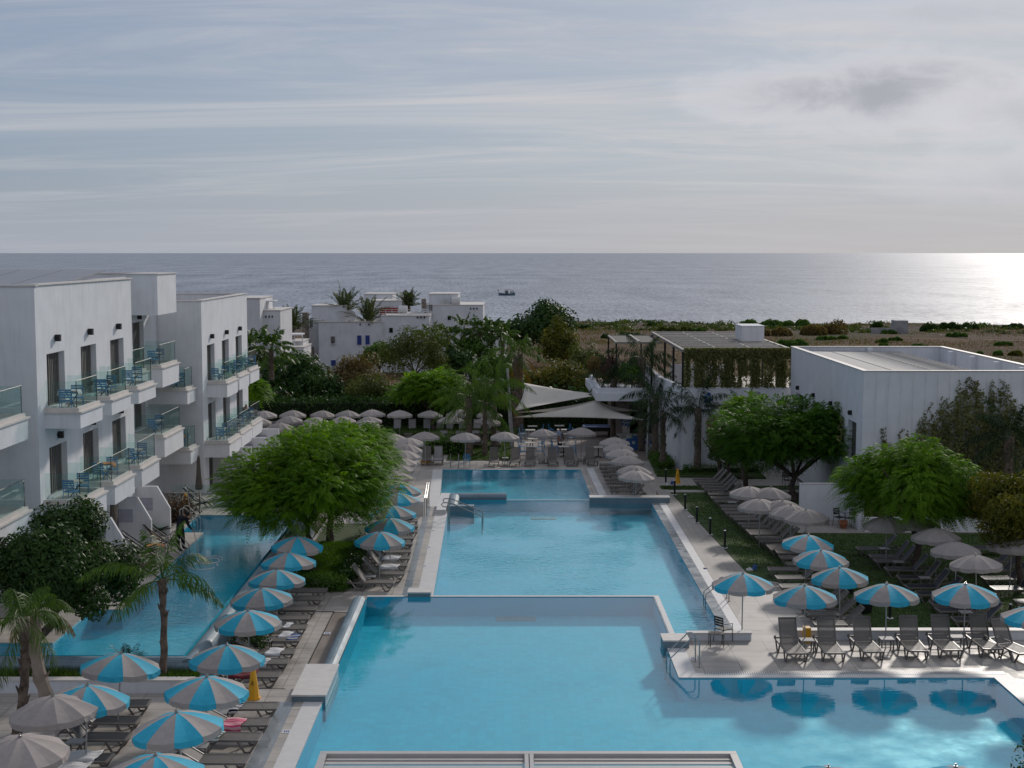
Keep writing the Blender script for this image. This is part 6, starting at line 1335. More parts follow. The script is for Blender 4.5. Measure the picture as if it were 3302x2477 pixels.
palm('leaning dark palm frond cluster above the bar roof edge',(7.4,103.5,-1.1),4.9,12,2.8,L_palmdark,29,tr=.16,hang=1.0,leafl=.6,lowang=-30)
palm('dark palm against the white building, half behind the vine',(24.5,69.5,-.6),4.6,16,2.8,L_palmdark,30,tr=.2,hang=.9,leafl=.6)
palm('dark palm rising behind the broad tree before the restaurant',(14.6,88.5,-1.2),4.0,14,2.6,L_palmdark,31,tr=.18,hang=.8,leafl=.55)
# bronze leaved small tree
c,(rx,rz)=px2('P',1500,905,1585,1015,88)
leafy_tree('small tree with bronze and dark drooping leaves beside the restaurant wall',(c[0],88,c[2]+.1),(rx,1.6,rz),(c[0]+.6,88,-1.2),2600,.16,L_brown,32,nl=14,aspect=.22,up=-.6)
leafy_tree('dark under foliage tree between the restaurant palm and the broad tree',(c[0]+.6,87.2,c[2]-.7),(rx*.9,1.2,rz*.7),(c[0]+.9,87.2,-1.2),1800,.13,L_dark,33,nl=12)
# plants on bar roof
for i,(x,y,zz,m_,l) in enumerate([(6.6,110,3.1,L_olive,'olive shrub on the bar roof at its far left'),(6.4,107,3.1,L_brown,'brown grassy shrub on the bar roof left edge'),(7.3,104.5,3.1,L_purple,'plum coloured shrub beside the small pergola'),(8.6,101.6,3.1,L_mid,'green shrub on the near part of the bar roof')]):
    leafy_tree(l,(x,y,zz+1.2),(.9,1.2,1.2),(x,y,zz),1500,.10,m_,40+i,name='shrub',nl=10,tr=.05,cat='shrub')
# --- left foreground: dark round tree, palms
c,(rx,rz)=px2('P',-8,1098,282,1408,44)
leafy_tree('dense dark green round tree at the lower left before the hotel',(c[0],44,c[2]+.1),(rx*1.04,2.2,rz*1.04),(c[0]-.6,42.0,.2),30000,.085,L_dark,50,nl=46,aspect=.42,lo=.2,hi=.33,shell=.35,tr=.2)
palm('young palm standing in the planter before the left pool',(-10.5,41.8,.25),3.05,10,2.5,L_palm,51,tr=.095,hang=.85,droop=1.05,leafl=.52,lowang=-25,pairs=54,lean=(.05,0),bulge=1.3)
palm('slim palm at the lower left edge with drooping green fronds',(-13.35,37.2,0),3.3,8,1.8,L_palm,52,tr=.12,hang=1.1,droop=1.4,leafl=.5,lowang=-50,lean=(.3,0))
palm('smooth pale trunk palm with orange tipped fronds at the lower left',(-12.75,38.7,0),3.1,9,1.25,L_palm,53,dry=.3,tr=.17,bark=M['palebark'],hang=1.0,droop=1.6,leafl=.42,lowang=-10,lean=(-.45,0),bulge=1.0)
palm('low fan palm sprouting behind the planter wall',(-11.6,42.0,.2),.45,14,.75,L_palmdark,54,tr=.07,hang=.1,droop=.3,leafl=.22,lowang=10,pairs=20,name='fan_palm')
def tuft(label,boxes,n,h,m,seed,kind='stuff',name='grass',w=.012,lean=.35,cat=None):
    g=np.random.default_rng(seed); V=[]
    for (x0,x1,y0,y1,z) in boxes:
        k=int(n*(x1-x0)*(y1-y0)/sum((b[1]-b[0])*(b[3]-b[2]) for b in boxes)); B=np.stack([g.uniform(x0,x1,k),g.uniform(y0,y1,k),np.full(k,z)],1); d=unit(g.normal(size=(k,3))*lean+np.array([0,0,1])); hh=h*g.uniform(.4,1.2,(k,1)); s=unit(np.cross(d,g.normal(size=(k,3))))*w
        V.append(np.stack([B-s,B+s,B+d*hh*.6+s*.7,B+d*hh],1))
    V=np.concatenate(V,0).reshape(-1,3); o=fast_mesh(name,V,np.arange(len(V)).reshape(-1,4),m); 
    return tag(o,label,cat,kind=kind)
tuft('low grass and creeping plants filling the planter before the left pool',[(-20,-9.5,41.45,42.2,.25)],9000,.28,L_grass,60,name='planter_plants',w=.018,lean=.6,cat='plants')
tuft('short lawn grass on the shaded right lawn',[(10.05,12.8,60,66,-.585),(9.8,12.8,66,72,-.585),(9.5,12.8,72,79.5,-.585),(12.0,12.9,53,60,-.585),(13,17,47.8,68,-.585),(17,26,48,68,-.585)],60000,.07,L_grass,61,w=.02,lean=.7,cat='grass')
tuft('bright short lawn grass around the big feathery tree',[(-9.2,-6.95,56.7,66,-.56)],24000,.07,leafmat('grass_bright',(.05,.11,.012),(.10,.2,.02),.3),62,w=.02,lean=.7,cat='grass')
tuft('lawn grass under the palms at the back',[(-4.4,-.1,96.6,100.8,-1.17),(-19,-.1,100.9,108,-1.17),(-19,.2,108,112.8,-.8),(9.3,14,89.5,91.5,-1.1),(9.1,14,82,85.7,-1.15)],40000,.09,L_grass,63,w=.03,lean=.7,cat='grass')
def hedge(label,x0,x1,y0,y1,z0,z1,n,size,m,seed,name='hedge',fuzz=.1):
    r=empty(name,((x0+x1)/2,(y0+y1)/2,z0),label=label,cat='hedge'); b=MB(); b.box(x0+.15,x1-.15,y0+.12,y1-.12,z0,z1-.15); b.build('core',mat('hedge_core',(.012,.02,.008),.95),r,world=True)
    g=np.random.default_rng(seed); P_=np.stack([g.uniform(x0,x1,n),g.uniform(y0,y1,n),g.uniform(z0,z1,n)],1); f=g.integers(0,4,n)
    P_[f==0,2]=z1; P_[f==1,1]=y0; P_[f==2,0]=np.where(g.uniform(size=(f==2).sum())<.5,x0,x1); P_+=g.normal(size=(n,3))*fuzz
    a=unit(g.normal(size=(n,3))); b=unit(np.cross(a,g.normal(size=(n,3)))); s=size*g.uniform(.6,1.3,(n,1)); V=np.stack([P_-a*s,P_+b*s*.5,P_+a*s,P_-b*s*.5],1).reshape(-1,3); o=fast_mesh('foliage',V,np.arange(len(V)).reshape(-1,4),m,parent=r); world_off(o,r); return r
hedge('clipped low hedge closing the lawn beside the raised lounger',-9.3,-6.8,56.2,56.8,-.6,-.12,5000,.05,L_mid,70)
hedge('dark clipped hedge along the right side of the tree lawn',-7.0,-6.5,57,64.5,-.6,.02,6500,.05,L_dark,71)
hedge('small dark bush at the foot of the left pool rim',-9.35,-8.4,46.6,47.8,-.6,.1,1800,.05,L_dark,72,name='bush')
hedge('long dark clipped hedge behind the rear parasols',-22,1.2,113.2,114.6,-1.5,1.1,16000,.12,L_dark,73,fuzz=.2)
hedge('dark hedge behind the pool table and the bar tables',1.2,8,112.9,114.2,-1.5,1.4,7000,.10,L_dark,74,fuzz=.2)
hedge('low clipped hedge strip in front of the restaurant wall',11.2,15.8,90.6,91.4,-1.2,-.75,3000,.05,L_mid,75)
hedge('low hedge patch with plants at the feet of the two grey palms',9.5,10.6,92.4,97.6,-1.2,-.7,3500,.06,L_mid,76)
hedge('reddish plants in a bed at the far end of the left pool',-16.3,-15.0,64.2,66.2,.7,1.35,2200,.07,L_purple,77,name='flower_bed',fuzz=.2)
hedge('shrubs in the bed between the umbrellas and the rear palms',-6.0,-3.4,99.4,100.6,-1.2,-.2,1500,.10,L_mid,78,name='shrub_bed',fuzz=.25)
# --- background trees, one by one (picture boxes at a chosen distance)
BG=[('P',560,770,710,880,124,L_dark,.20,3500,'dark dense tree behind the far hotel block and the rear parasols'),
('P',640,795,740,900,119,L_dark,.16,2600,'second dark tree just left of the bronze one'),
('P',700,772,838,880,122,L_brown,.15,4500,'bronze brown tree in front of the white villa'),
('P',735,815,850,895,117,L_olive,.14,3000,'yellowish olive shrub below the bronze tree'),
('P',778,740,862,812,150,L_mid,.22,2200,'fresh green tree against the villa wall right of its blue shutters'),
('P',828,712,965,845,144,L_olive,.16,5500,'tall weeping olive brown tree right of the villa'),
('P',905,795,1010,885,130,L_mid,.18,2400,'dark green tree behind the feathery one at the back'),
('P',940,748,1030,838,152,L_dark,.22,2400,'dark bush mass below the palm row, left part'),
('P',1010,770,1120,850,148,L_mid,.22,2600,'green bush mass below the palm row, right part'),
('P',1088,656,1240,775,200,L_dark,.30,5000,'large rounded dark tree standing against the sea'),
('P',1172,700,1262,830,142,L_yellow,.18,3600,'tall yellow brown tree right of the rounded dark tree'),
('P',1120,782,1275,880,122,L_yellow,.15,5000,'wide yellow green tree directly behind the shade sails'),
('P',1225,735,1300,850,136,L_olive,.18,2400,'olive tree between the yellow tree and the small pergola'),
('P',1268,755,1345,850,124,L_purple,.12,2200,'plum red shrub left of the small terrace pergola'),
('P',1290,800,1400,860,108,L_brown,.12,1800,'brown leaved bush above the bar roof edge'),
('P',1035,690,1100,760,196,L_mid,.3,1200,'small green tree among the villa palms'),
('P',975,728,1060,790,165,L_mid,.22,1600,'garden bushes with fronds at the feet of the palm row'),
('P',1070,790,1130,870,120,L_mid,.16,1500,'green bush behind the shaggy fan palm'),
('P',590,765,665,800,150,L_mid,.22,900,'bush in front of the low white canopy building')]
for i,(t,x0,y0,x1,y1,Y,m_,sz,n,l) in enumerate(BG):
    c,(rx,rz)=px2(t,x0,y0,x1,y1,Y); g_=hgt(c[0],Y)
    leafy_tree(l,c,(rx*1.06,max(rx*.7,1.5),rz*1.08),(c[0],Y,min(g_,c[2]-rz)),n,sz,m_,100+i,nl=16+i%5,tr=.22,shell=.4,name='tree',up=-.2 if 'weeping' in l else .3,aspect=.3 if m_ in (L_olive,L_brown) else .45)
c,(rx,rz)=px2('P',838,790,1010,905,113.0)
feather_tree('bright green feathery tree behind the rear parasols left of the palm trio',(c[0],111.5,c[2]),(rx,2.6,rz),(c[0]+.6,110.5,-.9),3200,L_feather,130,L=.8,lw=.045,pairs=7)
c,(rx,rz)=px2('P',527,815,578,880,96)
feather_tree('slim feathery green tree just behind the far hotel block',(c[0],96,c[2]),(rx,1.6,rz*1.1),(c[0],96,-1.2),1200,L_feather,131,L=.65,lw=.04,pairs=7,nl=10)
hedge('wild dark shrubbery under the trees behind the hedge',-20,14,117,121,-2,1.0,16000,.2,L_dark,132,name='shrubbery',fuzz=.5)
# far palms
for i,(x,yt,yb,Y,fl,kind,l) in enumerate([(745,668,712,184,2.6,'d','tall date palm behind the first villa, left one'),(795,690,712,182,2.6,'d','bushy date palm behind the first villa roof, right one'),(632,708,740,172,2.4,'d','date palm between the villas against the sea'),
  (548,738,800,118,2.3,'q','left palm of the pair beside the far hotel block'),(585,738,820,117,2.4,'q','right palm of the pair beside the far hotel block'),
  (930,716,772,162,2.4,'q','palm standing just right of the villa with the railing'),(1003,697,780,166,2.7,'q','tallest palm of the row before the rightmost villa'),(968,715,775,164,2.3,'q','second palm of the row before the rightmost villa'),(1035,705,790,166,2.4,'q','palm at the corner of the rightmost villa'),(1062,700,795,168,2.4,'q','palm over the white garden wall, left one'),(1086,715,800,166,2.2,'q','palm over the white garden wall, right one'),(882,660,690,192,1.8,'d','small palm behind the terrace railing of the villa')]):
    a=GY('P',x,yt,Y); b_=GY('P',x,yb,Y); base=b_[2]; top=a[2]-fl*(.30 if kind=='d' else .42)
    if kind=='d': palm(l,(a[0],Y,base-1),top-base+1.3,26,fl*1.6,leafmat('date_palm%d'%i,(.045,.065,.03),(.10,.125,.055),.2) if i==0 else bpy.data.materials['date_palm0'],200+i,tr=.25,hang=.15,droop=.55,stiff=.1,leafl=.55,pairs=30,lowang=22,topang=85,lw=.085,group='distant palms')
    else: palm(l,(a[0],Y,base),top-base+.3,20,fl*1.15,L_palm,200+i,tr=.2,hang=.7,droop=.95,leafl=.6,pairs=24,lowang=-25,lw=.09,group='distant palms')
# plants in garden of the first villa terrace
# field shrubs
def bush(label,c,rx,rz,Y,zb,m_,seed):
    g=np.random.default_rng(seed); r=empty('field_shrub',(c[0],Y,zb),label=label,cat='shrub',group='shrubs in the dry field'); K=max(3,int(rx/max(rz,.3)*2.2)+2); P_=[];h=c[2]+rz-zb
    for k in range(K):
        x=c[0]+g.uniform(-1,1)*rx*.92; hh=h*g.uniform(.55,1.05)*(1-.35*abs((x-c[0])/rx)**2); w=hh*g.uniform(.6,1.0); n=int(160+420/ max(K/8,1)); d=unit(g.normal(size=(n,3))); d[:,2]=np.abs(d[:,2]); q=g.uniform(.5,1,(n,1))**.5
        P_.append(np.array([x,Y+g.uniform(-1,1)*rx*.35,zb])+d*q*np.array([w,w,hh]))
    P_=np.concatenate(P_,0); n=len(P_); a=unit(g.normal(size=(n,3))); b=unit(np.cross(a,g.normal(size=(n,3)))); s=max(.14,Y*.0009)*g.uniform(.5,1.4,(n,1)); V=np.stack([P_-a*s,P_+b*s*.5,P_+a*s,P_-b*s*.5],1).reshape(-1,3)
    o=fast_mesh('foliage',V,np.arange(len(V)).reshape(-1,4),m_,parent=r); world_off(o,r)
fs_spec=[('c',1190,345,1280,375,380,L_dark,'small dark bush on the shoreline ridge'),('c',660,365,730,395,360,L_dark,'low dark shrub left of the ridge bush'),('c',830,420,1240,475,290,L_dark,'wide dark low shrub behind the small pergola'),('c',1270,365,1560,420,310,L_olive,'straw coloured reed patch behind the louvred pergola'),
 ('c',1560,385,1660,420,300,L_mid,'fresh green bush in the reeds'),('d',-60,305,300,385,345,L_mid,'long dark green thicket near the shore'),('d',250,305,590,375,350,L_mid,'right half of the shore thicket'),('d',60,375,420,445,310,L_brown,'grey brown brush in front of the thicket'),('d',420,350,620,440,305,L_brown,'brown brush at the right end of the thicket'),
 ('d',600,300,780,435,300,L_brown,'tall dry reeds standing against the water'),('d',990,342,1110,385,340,L_dark,'dark bush behind the grey hut wall'),('d',1090,400,1200,437,322,L_mid,'green bush in front of the grey hut wall'),('d',1400,355,1530,415,335,L_dark,'dark bush right of the hut'),('d',1520,335,1680,400,360,L_dark,'rounded dark shrub on the shore skyline'),('d',1680,345,1850,400,355,L_dark,'second rounded dark shrub on the shore skyline'),('d',2050,350,2230,395,360,L_dark,'rightmost dark shrub on the shore skyline'),
 ('d',1590,420,1750,462,250,L_mid,'fresh green bush on the sandy track'),('d',220,465,500,540,215,L_mid,'broad green bush right of the pergola housing'),('d',560,450,720,482,235,L_mid,'flat green bush in the dry field'),('d',740,450,815,475,235,L_mid,'tiny green bush in the dry field'),('d',1040,470,1130,505,228,L_mid,'green clump left of centre beyond the sheet roof'),('d',1150,460,1240,490,236,L_mid,'green clump right of centre beyond the sheet roof'),('d',1050,505,1130,535,200,L_mid,'green clump just above the far parapet'),('d',1310,515,1440,540,195,L_mid,'low green bush touching the far parapet'),('d',1980,490,2110,525,205,L_mid,'green bush in the field at the right'),('d',2080,560,2190,610,170,L_yellow,'yellow green bush just beyond the right parapet'),('d',1990,565,2030,605,172,L_mid,'small green plant beyond the right parapet'),('d',1840,570,1890,600,176,L_mid,'tiny plant beyond the right parapet')]
for i,(t,x0,y0,x1,y1,Y,m_,l) in enumerate(fs_spec):
    c,(rx,rz)=px2(t,x0,y0,x1,y1,Y)
    # put it on the terrain: slide to the distance where its foot meets the ground
    best=min(np.arange(118,420,2.0),key=lambda yy:abs(GY(t,(x0+x1)/2,y1,yy)[2]-hgt(GY(t,(x0+x1)/2,y1,yy)[0],yy))); Y=float(best)
    c,(rx,rz)=px2(t,x0,y0,x1,y1,Y); g_=hgt(c[0],Y)
    bush(l,c,rx,rz,Y,min(g_,c[2]-rz*.6),m_,300+i)
# ragged dry grass over the field
def fieldgrass():
    g=np.random.default_rng(77); n=60000; Y=118+ (g.uniform(0,1,n)**1.2)*285; X=(g.uniform(-.10,.42,n))*Y; Z=np.array([hgt(a,b) for a,b in zip(X,Y)]); den=np.sin(X*.05+Y*.021)+np.sin(X*.013-Y*.09+np.sin(X*.05))+g.normal(size=n)*.8; k=den>.6; X,Y,Z=X[k],Y[k],Z[k]; n=len(X)
    B=np.stack([X,Y,Z-.05],1); d=unit(g.normal(size=(n,3))*.35+np.array([0,0,1])); h=(.12+.0008*Y)[:,None]*g.uniform(.5,1.6,(n,1)); s=np.stack([np.ones(n),g.normal(size=n)*.3,np.zeros(n)],1)*(.03+.0002*Y)[:,None]
    V=np.stack([B-s,B+s,B+d*h+s*.3,B+d*h-s*.3],1).reshape(-1,3); mi=np.where(g.uniform(size=n)<.25,1,0)
    o=fast_mesh('field_grass',V,np.arange(len(V)).reshape(-1,4),[leafmat('straw',(.10,.062,.04),(.21,.15,.095),.25,scale=.04),L_olive],midx=mi); tag(o,'dry straw and rust coloured grass over the field by the sea','grass',kind='stuff')
fieldgrass()
# leafy twig at the right bottom
p=GY('P',2205,1625,24); leafy_tree('leafy green branch tip poking in at the lower right corner',(p[0]+.35,24,p[2]-.1),(.5,.4,.75),(p[0]+.9,24,0),420,.055,L_dark,90,nl=9,tr=.05,name='shrub',aspect=.35,cat='shrub')

def ground_hit(t,x,y):
    Y=min(np.arange(118,412,1.0),key=lambda yy:abs(GY(t,x,y,yy)[2]-hgt(GY(t,x,y,yy)[0],yy))); q=GY(t,x,y,float(Y)); return (q[0],q[1],hgt(q[0],q[1]))
b=MB(); pr=None
for x,y in ((1440,432),(1600,452),(1750,470),(1950,485),(2250,500),(2500,512)):
    q=ground_hit('d',x,y)
    if pr:
        n=10
        for k in range(n):
            A=Vector(pr).lerp(Vector(q),k/n); B=Vector(pr).lerp(Vector(q),(k+1)/n); w=5.5
            zs=[hgt(A.x,A.y-w)+.12,hgt(B.x,B.y-w)+.12,hgt(B.x,B.y+w)+.12,hgt(A.x,A.y+w)+.12]; b.quad((A.x,A.y-w,zs[0]),(B.x,B.y-w,zs[1]),(B.x,B.y+w,zs[2]),(A.x,A.y+w,zs[3]))
    pr=q
tag(b.build('dirt_track',mat('dirt_track',(.24,.20,.165),1,var=.2,scale=.5,coord='World')),kind='structure')
def scrub():
    g=np.random.default_rng(91); P_=[]
    for k in range(300):
        Y=g.uniform(335,408); x=g.uniform(.02,.42)*Y
        if math.sin(x*.035)+math.sin(x*.011+2)+math.sin(Y*.2+x*.02)*.5<-.2 and g.uniform()<.8: continue
        h=g.uniform(.35,1.5); w=h*g.uniform(1.2,3.2); n=int(26*w)+14; d=unit(g.normal(size=(n,3))); d[:,2]=np.abs(d[:,2]); P_.append(np.array([x,Y,hgt(x,Y)-.1])+d*(g.uniform(.3,1,(n,1))**.5)*np.array([w,w*.6,h]))
    P_=np.concatenate(P_,0); n=len(P_); a=unit(g.normal(size=(n,3))); b=unit(np.cross(a,g.normal(size=(n,3)))); s=.33*g.uniform(.5,1.4,(n,1)); V=np.stack([P_-a*s,P_+b*s*.5,P_+a*s,P_-b*s*.5],1).reshape(-1,3)
    o=fast_mesh('coastal_scrub',V,np.arange(len(V)).reshape(-1,4),[L_olive,L_dark],midx=(g.uniform(size=n)<.4).astype(int)); tag(o,'low dark scrub scattered along the shore ridge','scrub',kind='stuff')
scrub()
# ---------------------------------------------------------------- people
def figure(name,label,J,Ed,root,mats,cls,scale_r=1.0,hair=None,group=None):
    """J: joint -> (pos, radius); Ed: edges; cls: joint -> material index; grown with a skin modifier into one body"""
    names=list(J); idx={k:i for i,k in enumerate(names)}; me=bpy.data.meshes.new('tmp'); me.from_pydata([J[k][0] for k in names],[(idx[a],idx[b]) for a,b in Ed],[])
    o=bpy.data.objects.new('tmp',me); COL.objects.link(o); sk=o.modifiers.new('s','SKIN'); sk.use_smooth_shade=True
    for i,k in enumerate(names):
        r=J[k][1]*scale_r; v=me.skin_vertices[0].data[i]; v.radius=(r,r); v.use_root=(k==root)
    sb=o.modifiers.new('u','SUBSURF'); sb.levels=2; sb.render_levels=2
    dg=bpy.context.evaluated_depsgraph_get(); dg.update(); m2=bpy.data.meshes.new_from_object(o.evaluated_get(dg)); bpy.data.objects.remove(o)
    m2.name=name; m2.materials.clear()
    for m in mats: m2.materials.append(m)
    P_=[Vector(J[k][0]) for k in names]; C_=[cls.get(k,0) for k in names]; seg=[(P_[idx[a]],P_[idx[b]],C_[idx[b]]) for a,b in Ed]
    for f in m2.polygons:
        best=9;bi=0
        for a,b,c in seg:
            ab=b-a; t=max(0,min(1,(f.center-a).dot(ab)/max(ab.length_squared,1e-6))); d=(f.center-(a+ab*t)).length
            if d<best: best=d;bi=c
        f.material_index=bi; f.use_smooth=True
    base=min(v.co.z for v in m2.vertices); o=bpy.data.objects.new(name,m2); COL.objects.link(o); tag(o,label,'person',group); 
    if hair: 
        b=MB(); c,rx=hair; b.blob((c[0],c[1],c[2]),rx,12,8,j=.04); h=b.build('hair',M['hair'],o,smooth=True)
    return o
def hand(J,Ed,cls,wr,palm_,side,curl,key,mi=2):
    """palm and five curled fingers rooted in the palm"""
    w=Vector(wr); p=Vector(palm_); d=(p-w).normalized(); s=Vector(side).normalized(); c=Vector(curl).normalized(); J[key+'p']=(tuple(p),.026); Ed.append((key+'w',key+'p')); cls[key+'p']=mi
    for k,(off,L) in enumerate(((-.024,.052),(-.008,.060),(.008,.056),(.023,.045))):
        a=p+d*.03+s*off; b=a+d*L*.5+c*.012; e=b+c*L*.6+d*.004
        for n_,q in (('a',a),('b',b),('c',e)): J['%s%d%s'%(key,k,n_)]=(tuple(q),.009); cls['%s%d%s'%(key,k,n_)]=mi
        Ed+= [(key+'p','%s%da'%(key,k)),('%s%da'%(key,k),'%s%db'%(key,k)),('%s%db'%(key,k),'%s%dc'%(key,k))]
    a=p-s*.032; b=a-s*.012+c*.03+d*.02
    J[key+'t1']=(tuple(a),.011); J[key+'t2']=(tuple(b),.009); cls[key+'t1']=cls[key+'t2']=mi; Ed+=[(key+'p',key+'t1'),(key+'t1',key+'t2')]
Yc=G('p',470,1265,.7)[1]
def pp_(x,y,dy=0): return GY('p',x,y,Yc+dy)
f1=G('p',440,1270,.7); f2=G('p',515,1235,.7)
J={'hip':(pp_(440,885),.15),'waist':(pp_(440,800,.02),.155),'chest':(pp_(455,690,.05),.17),'upper':(pp_(480,640,.08),.14),'neck':(pp_(525,618,.10),.065),'head0':(pp_(555,600,.12),.085),'head1':(pp_(585,588,.14),.10),'chin':(pp_(600,618,.15),.05),'nose':(pp_(622,600,.16),.022),
 'shl':(pp_(425,655,-.12),.085),'shr':(pp_(548,675,.16),.085),
 'kl':(pp_(405,1080,-.05),.09),'kr':(pp_(500,1070,.1),.09),'al':(tuple(Vector(f1)+Vector((-.02,0,.09))),.055),'ar':(tuple(Vector(f2)+Vector((-.02,0,.09))),.055),'tl':(tuple(Vector(f1)+Vector((.14,.03,.045))),.042),'tr':(tuple(Vector(f2)+Vector((.14,.03,.045))),.042),
 'hl':(pp_(410,920,-.06),.12),'hr':(pp_(480,920,.08),.12),
 'er':(pp_(598,800,.22),.062),'rw':(pp_(655,868,.26),.036),'el':(pp_(575,665,.0),.058),'lw':(pp_(628,628,.12),.038)}
Ed=[('hip','waist'),('waist','chest'),('chest','upper'),('upper','neck'),('neck','head0'),('head0','head1'),('head1','chin'),('head1','nose'),('upper','shr'),('shr','er'),('er','rw'),('upper','shl'),('shl','el'),('el','lw'),('hip','hl'),('hl','kl'),('kl','al'),('al','tl'),('hip','hr'),('hr','kr'),('kr','ar'),('ar','tr')]
cls={k:0 for k in J}; 
for k in ('kl','kr','al','ar','hl','hr','tl','tr'): cls[k]=1
for k in ('head0','head1','chin','nose','neck','rw','lw'): cls[k]=2
cls['rw']=0; cls['lw']=2
hand(J,Ed,cls,J['rw'][0],pp_(682,888,.27),(.2,0,1),(.3,-.8,.1),'r',2); hand(J,Ed,cls,J['lw'][0],pp_(640,606,.14),(.2,0,1),(.4,-.8,0),'l',2)
figure('person','man in navy top bending forward with a long pole by the left pool',J,Ed,'hip',[M['navycloth'],mat('black_trousers',(.008,.008,.009),.9),M['skin']],cls,1.0,hair=(pp_(572,582,.14),(.115,.115,.095)))
b=MB(); a=pp_(548,40,.2); w1=pp_(690,900,.27); e=G('p',800,1380,.55); b.tube([a,tuple(Vector(pp_(640,606,.16))),w1,tuple(e)],.016,6); tag(b.build('cleaning_pole',M['steel'],None),'long steel cleaning pole held by the man in navy','pole')
r=empty('floating_hose',G('p',980,1410,.66),label='coiled white vacuum hose floating on the left pool',cat='hose'); b=MB()
for (cx,cy,rx,ry) in ((980,1410,.62,.95),(955,1430,.55,.7),(870,1520,.7,.9)):
    c=G('p',cx,cy,.67); b.tube([(c[0]+rx*math.cos(t)*.75,c[1]+ry*math.sin(t)*.75,.665) for t in [2*PI*i/24*.93 for i in range(25)]],.022,5)
b.build('hose',M['cop'],r,world=True)
# waiter
Yw=102.6
def pw_(x,y,dy=0): return GY('m',x,y,Yw+dy)
J={'hip':(pw_(822,850),.15),'waist':(pw_(815,815),.16),'chest':(pw_(812,750),.18),'upper':(pw_(818,712),.15),'neck':(pw_(824,698),.07),'head0':(pw_(826,682),.09),'head1':(pw_(826,668),.105),'nose':(pw_(840,676,-.02),.022),'shl':(pw_(790,722,-.05),.09),'shr':(pw_(846,722,.05),.09),
 'er':(pw_(860,768,.1),.055),'rw':(pw_(882,795,.1),.036),'el':(pw_(785,775,-.1),.06),'lw':(pw_(800,820,-.12),.038),'hl':(pw_(805,870,-.05),.12),'hr':(pw_(838,870,.05),.12),'kl':(pw_(802,925,-.05),.085),'kr':(pw_(836,925,.05),.085),
 'al':((pw_(800,925)[0],Yw-.05,-1.11),.055),'ar':((pw_(838,925)[0],Yw+.05,-1.11),.055),'tl':((pw_(800,925)[0]+.13,Yw-.05,-1.155),.042),'tr':((pw_(838,925)[0]+.13,Yw+.05,-1.155),.042)}
cls={k:0 for k in J}
for k in ('hip','hl','hr','kl','kr','al','ar','tl','tr'): cls[k]=1
for k in ('neck','head0','head1','nose','er','rw','lw'): cls[k]=2
Ed=[('hip','waist'),('waist','chest'),('chest','upper'),('upper','neck'),('neck','head0'),('head0','head1'),('head1','nose'),('upper','shr'),('shr','er'),('er','rw'),('upper','shl'),('shl','el'),('el','lw'),('hip','hl'),('hl','kl'),('kl','al'),('al','tl'),('hip','hr'),('hr','kr'),('kr','ar'),('ar','tr')]
hand(J,Ed,cls,J['rw'][0],pw_(893,805,.1),(0,1,.2),(0,0,-1),'r'); hand(J,Ed,cls,J['lw'][0],pw_(802,832,-.12),(0,1,.2),(1,0,0),'l')
figure('person','waiter in light blue shirt and dark trousers tending a table under the sails',J,Ed,'hip',[M['ltblue'],M['navycloth'],M['skin']],cls,hair=(pw_(824,661),(.115,.12,.09)))
# man on the far balcony
Yb=84.0
def pb_(x,y,dy=0): return GY('q',x,y,Yb+dy)
J={'hip':(pb_(30,385),.15),'waist':(pb_(35,350),.15),'chest':(pb_(42,312),.18),'upper':(pb_(50,288),.15),'neck':(pb_(58,272),.06),'head0':(pb_(63,258),.09),'head1':(pb_(66,243),.105),'nose':(pb_(78,252),.02),'shl':(pb_(25,298,-.1),.08),'shr':(pb_(68,298,.12),.08),'el':(pb_(22,340,-.15),.05),'lw':(pb_(55,352,-.1),.034),'er':(pb_(85,335,.15),.05),'rw':(pb_(108,330,.1),.034),
 'kl':(pb_(90,385,-.1),.08),'kr':(pb_(95,380,.12),.08),'al':(pb_(88,450,-.1),.05),'ar':(pb_(95,448,.12),.05),'tl':(pb_(100,455,-.1),.04),'tr':(pb_(107,453,.12),.04)}
cls={k:0 for k in J}; 
for k in ('hip','kl','kr'): cls[k]=1
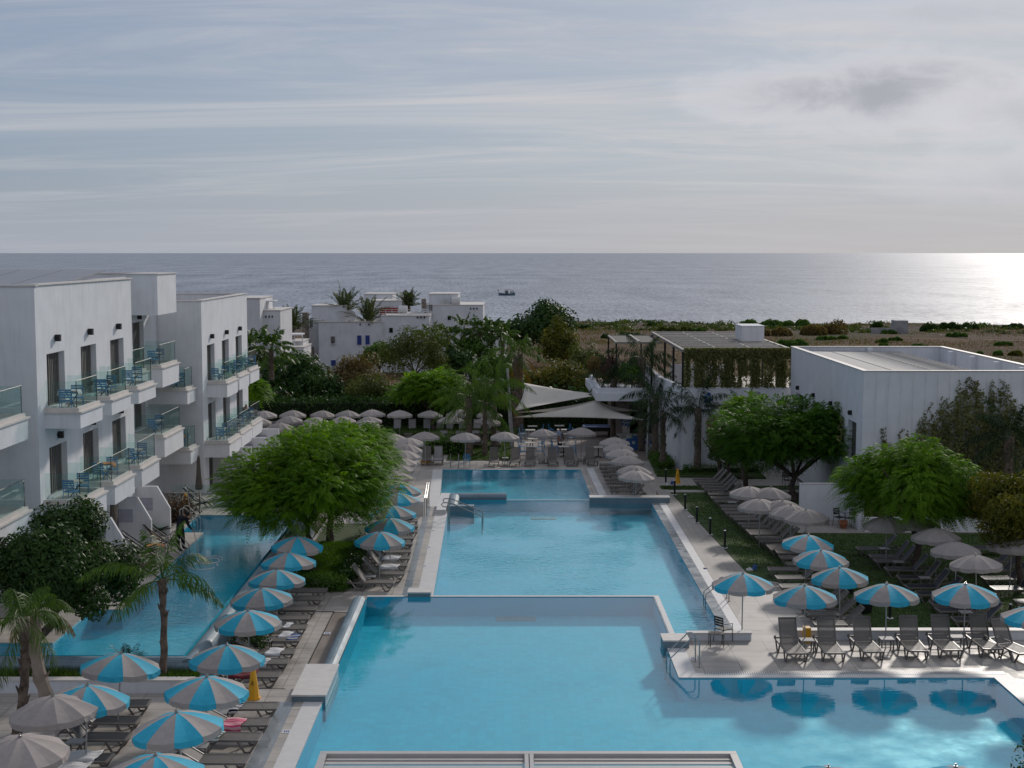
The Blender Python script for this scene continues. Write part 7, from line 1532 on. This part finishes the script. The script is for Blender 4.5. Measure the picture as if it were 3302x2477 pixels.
Ed=[('hip','waist'),('waist','chest'),('chest','upper'),('upper','neck'),('neck','head0'),('head0','head1'),('head1','nose'),('upper','shr'),('shr','er'),('er','rw'),('upper','shl'),('shl','el'),('el','lw'),('hip','kl'),('kl','al'),('al','tl'),('hip','kr'),('kr','ar'),('ar','tr')]
hand(J,Ed,cls,J['rw'][0],pb_(120,330,.1),(0,1,0),(0,0,-1),'r',0); hand(J,Ed,cls,J['lw'][0],pb_(66,355,-.1),(0,1,0),(0,0,-1),'l',0)
figure('person','bald bare chested man sitting on the farthest lower hotel balcony',J,Ed,'hip',[M['skin'],M['navycloth']],cls)
# deckchairs and towels on the hotel patios
def deckchair(t,x,y,rz,label,fab):
    p=G(t,x,y,.7); r=empty('deckchair',(p[0],p[1],.7),rz,label=label,cat='deckchair',group='patio deckchairs'); 
    for s in (-.3,.3): b=MB(); b.beam((-.75,s,1.05),(.55,s,.05),.03,.045); b.beam((-.5,s,.03),(.6,s,.42),.03,.045); b.beam((.0,s,.22),(.75,s,.36),.03,.04); b.build('side_frame',M['black'],r)
    f=MB(); pts=[(-.72,1.0),(-.4,.62),(-.1,.36),(.2,.30),(.6,.40)]; vs=[(a,s,z) for a,z in pts for s in (-.27,.27)]; f.add(vs,[(2*i,2*i+1,2*i+3,2*i+2) for i in range(4)]); o=f.build('seat_fabric',fab,r,smooth=True); m=o.modifiers.new('s','SOLIDIFY'); m.thickness=.012
deckchair('e',1290,900,.1,'deckchair with striped brown fabric beside the pool ladders',mat('fabric_brown',(.10,.07,.04),.9,var=.4,scale=12)); deckchair('e',1120,970,.2,'black framed deckchair before the middle partition wall',M['navy']); deckchair('e',1230,800,.1,'deckchair with a green patterned towel by the last partition wall',T_gr); deckchair('e',1080,1110,.2,'deckchair with a plum patterned cloth behind the young palm',mat('fabric_plum',(.16,.04,.08),.9,var=.5,scale=15)); deckchair('e',1580,585,.0,'wooden framed deckchair beside the closed parasol behind the railing',M['navy'])
p=G('e',1225,890,1.0); towel((p[0],p[1]),PI/2,.5,.9,1.05,'coral and blue printed towel hung over a deckchair',[T_cr])
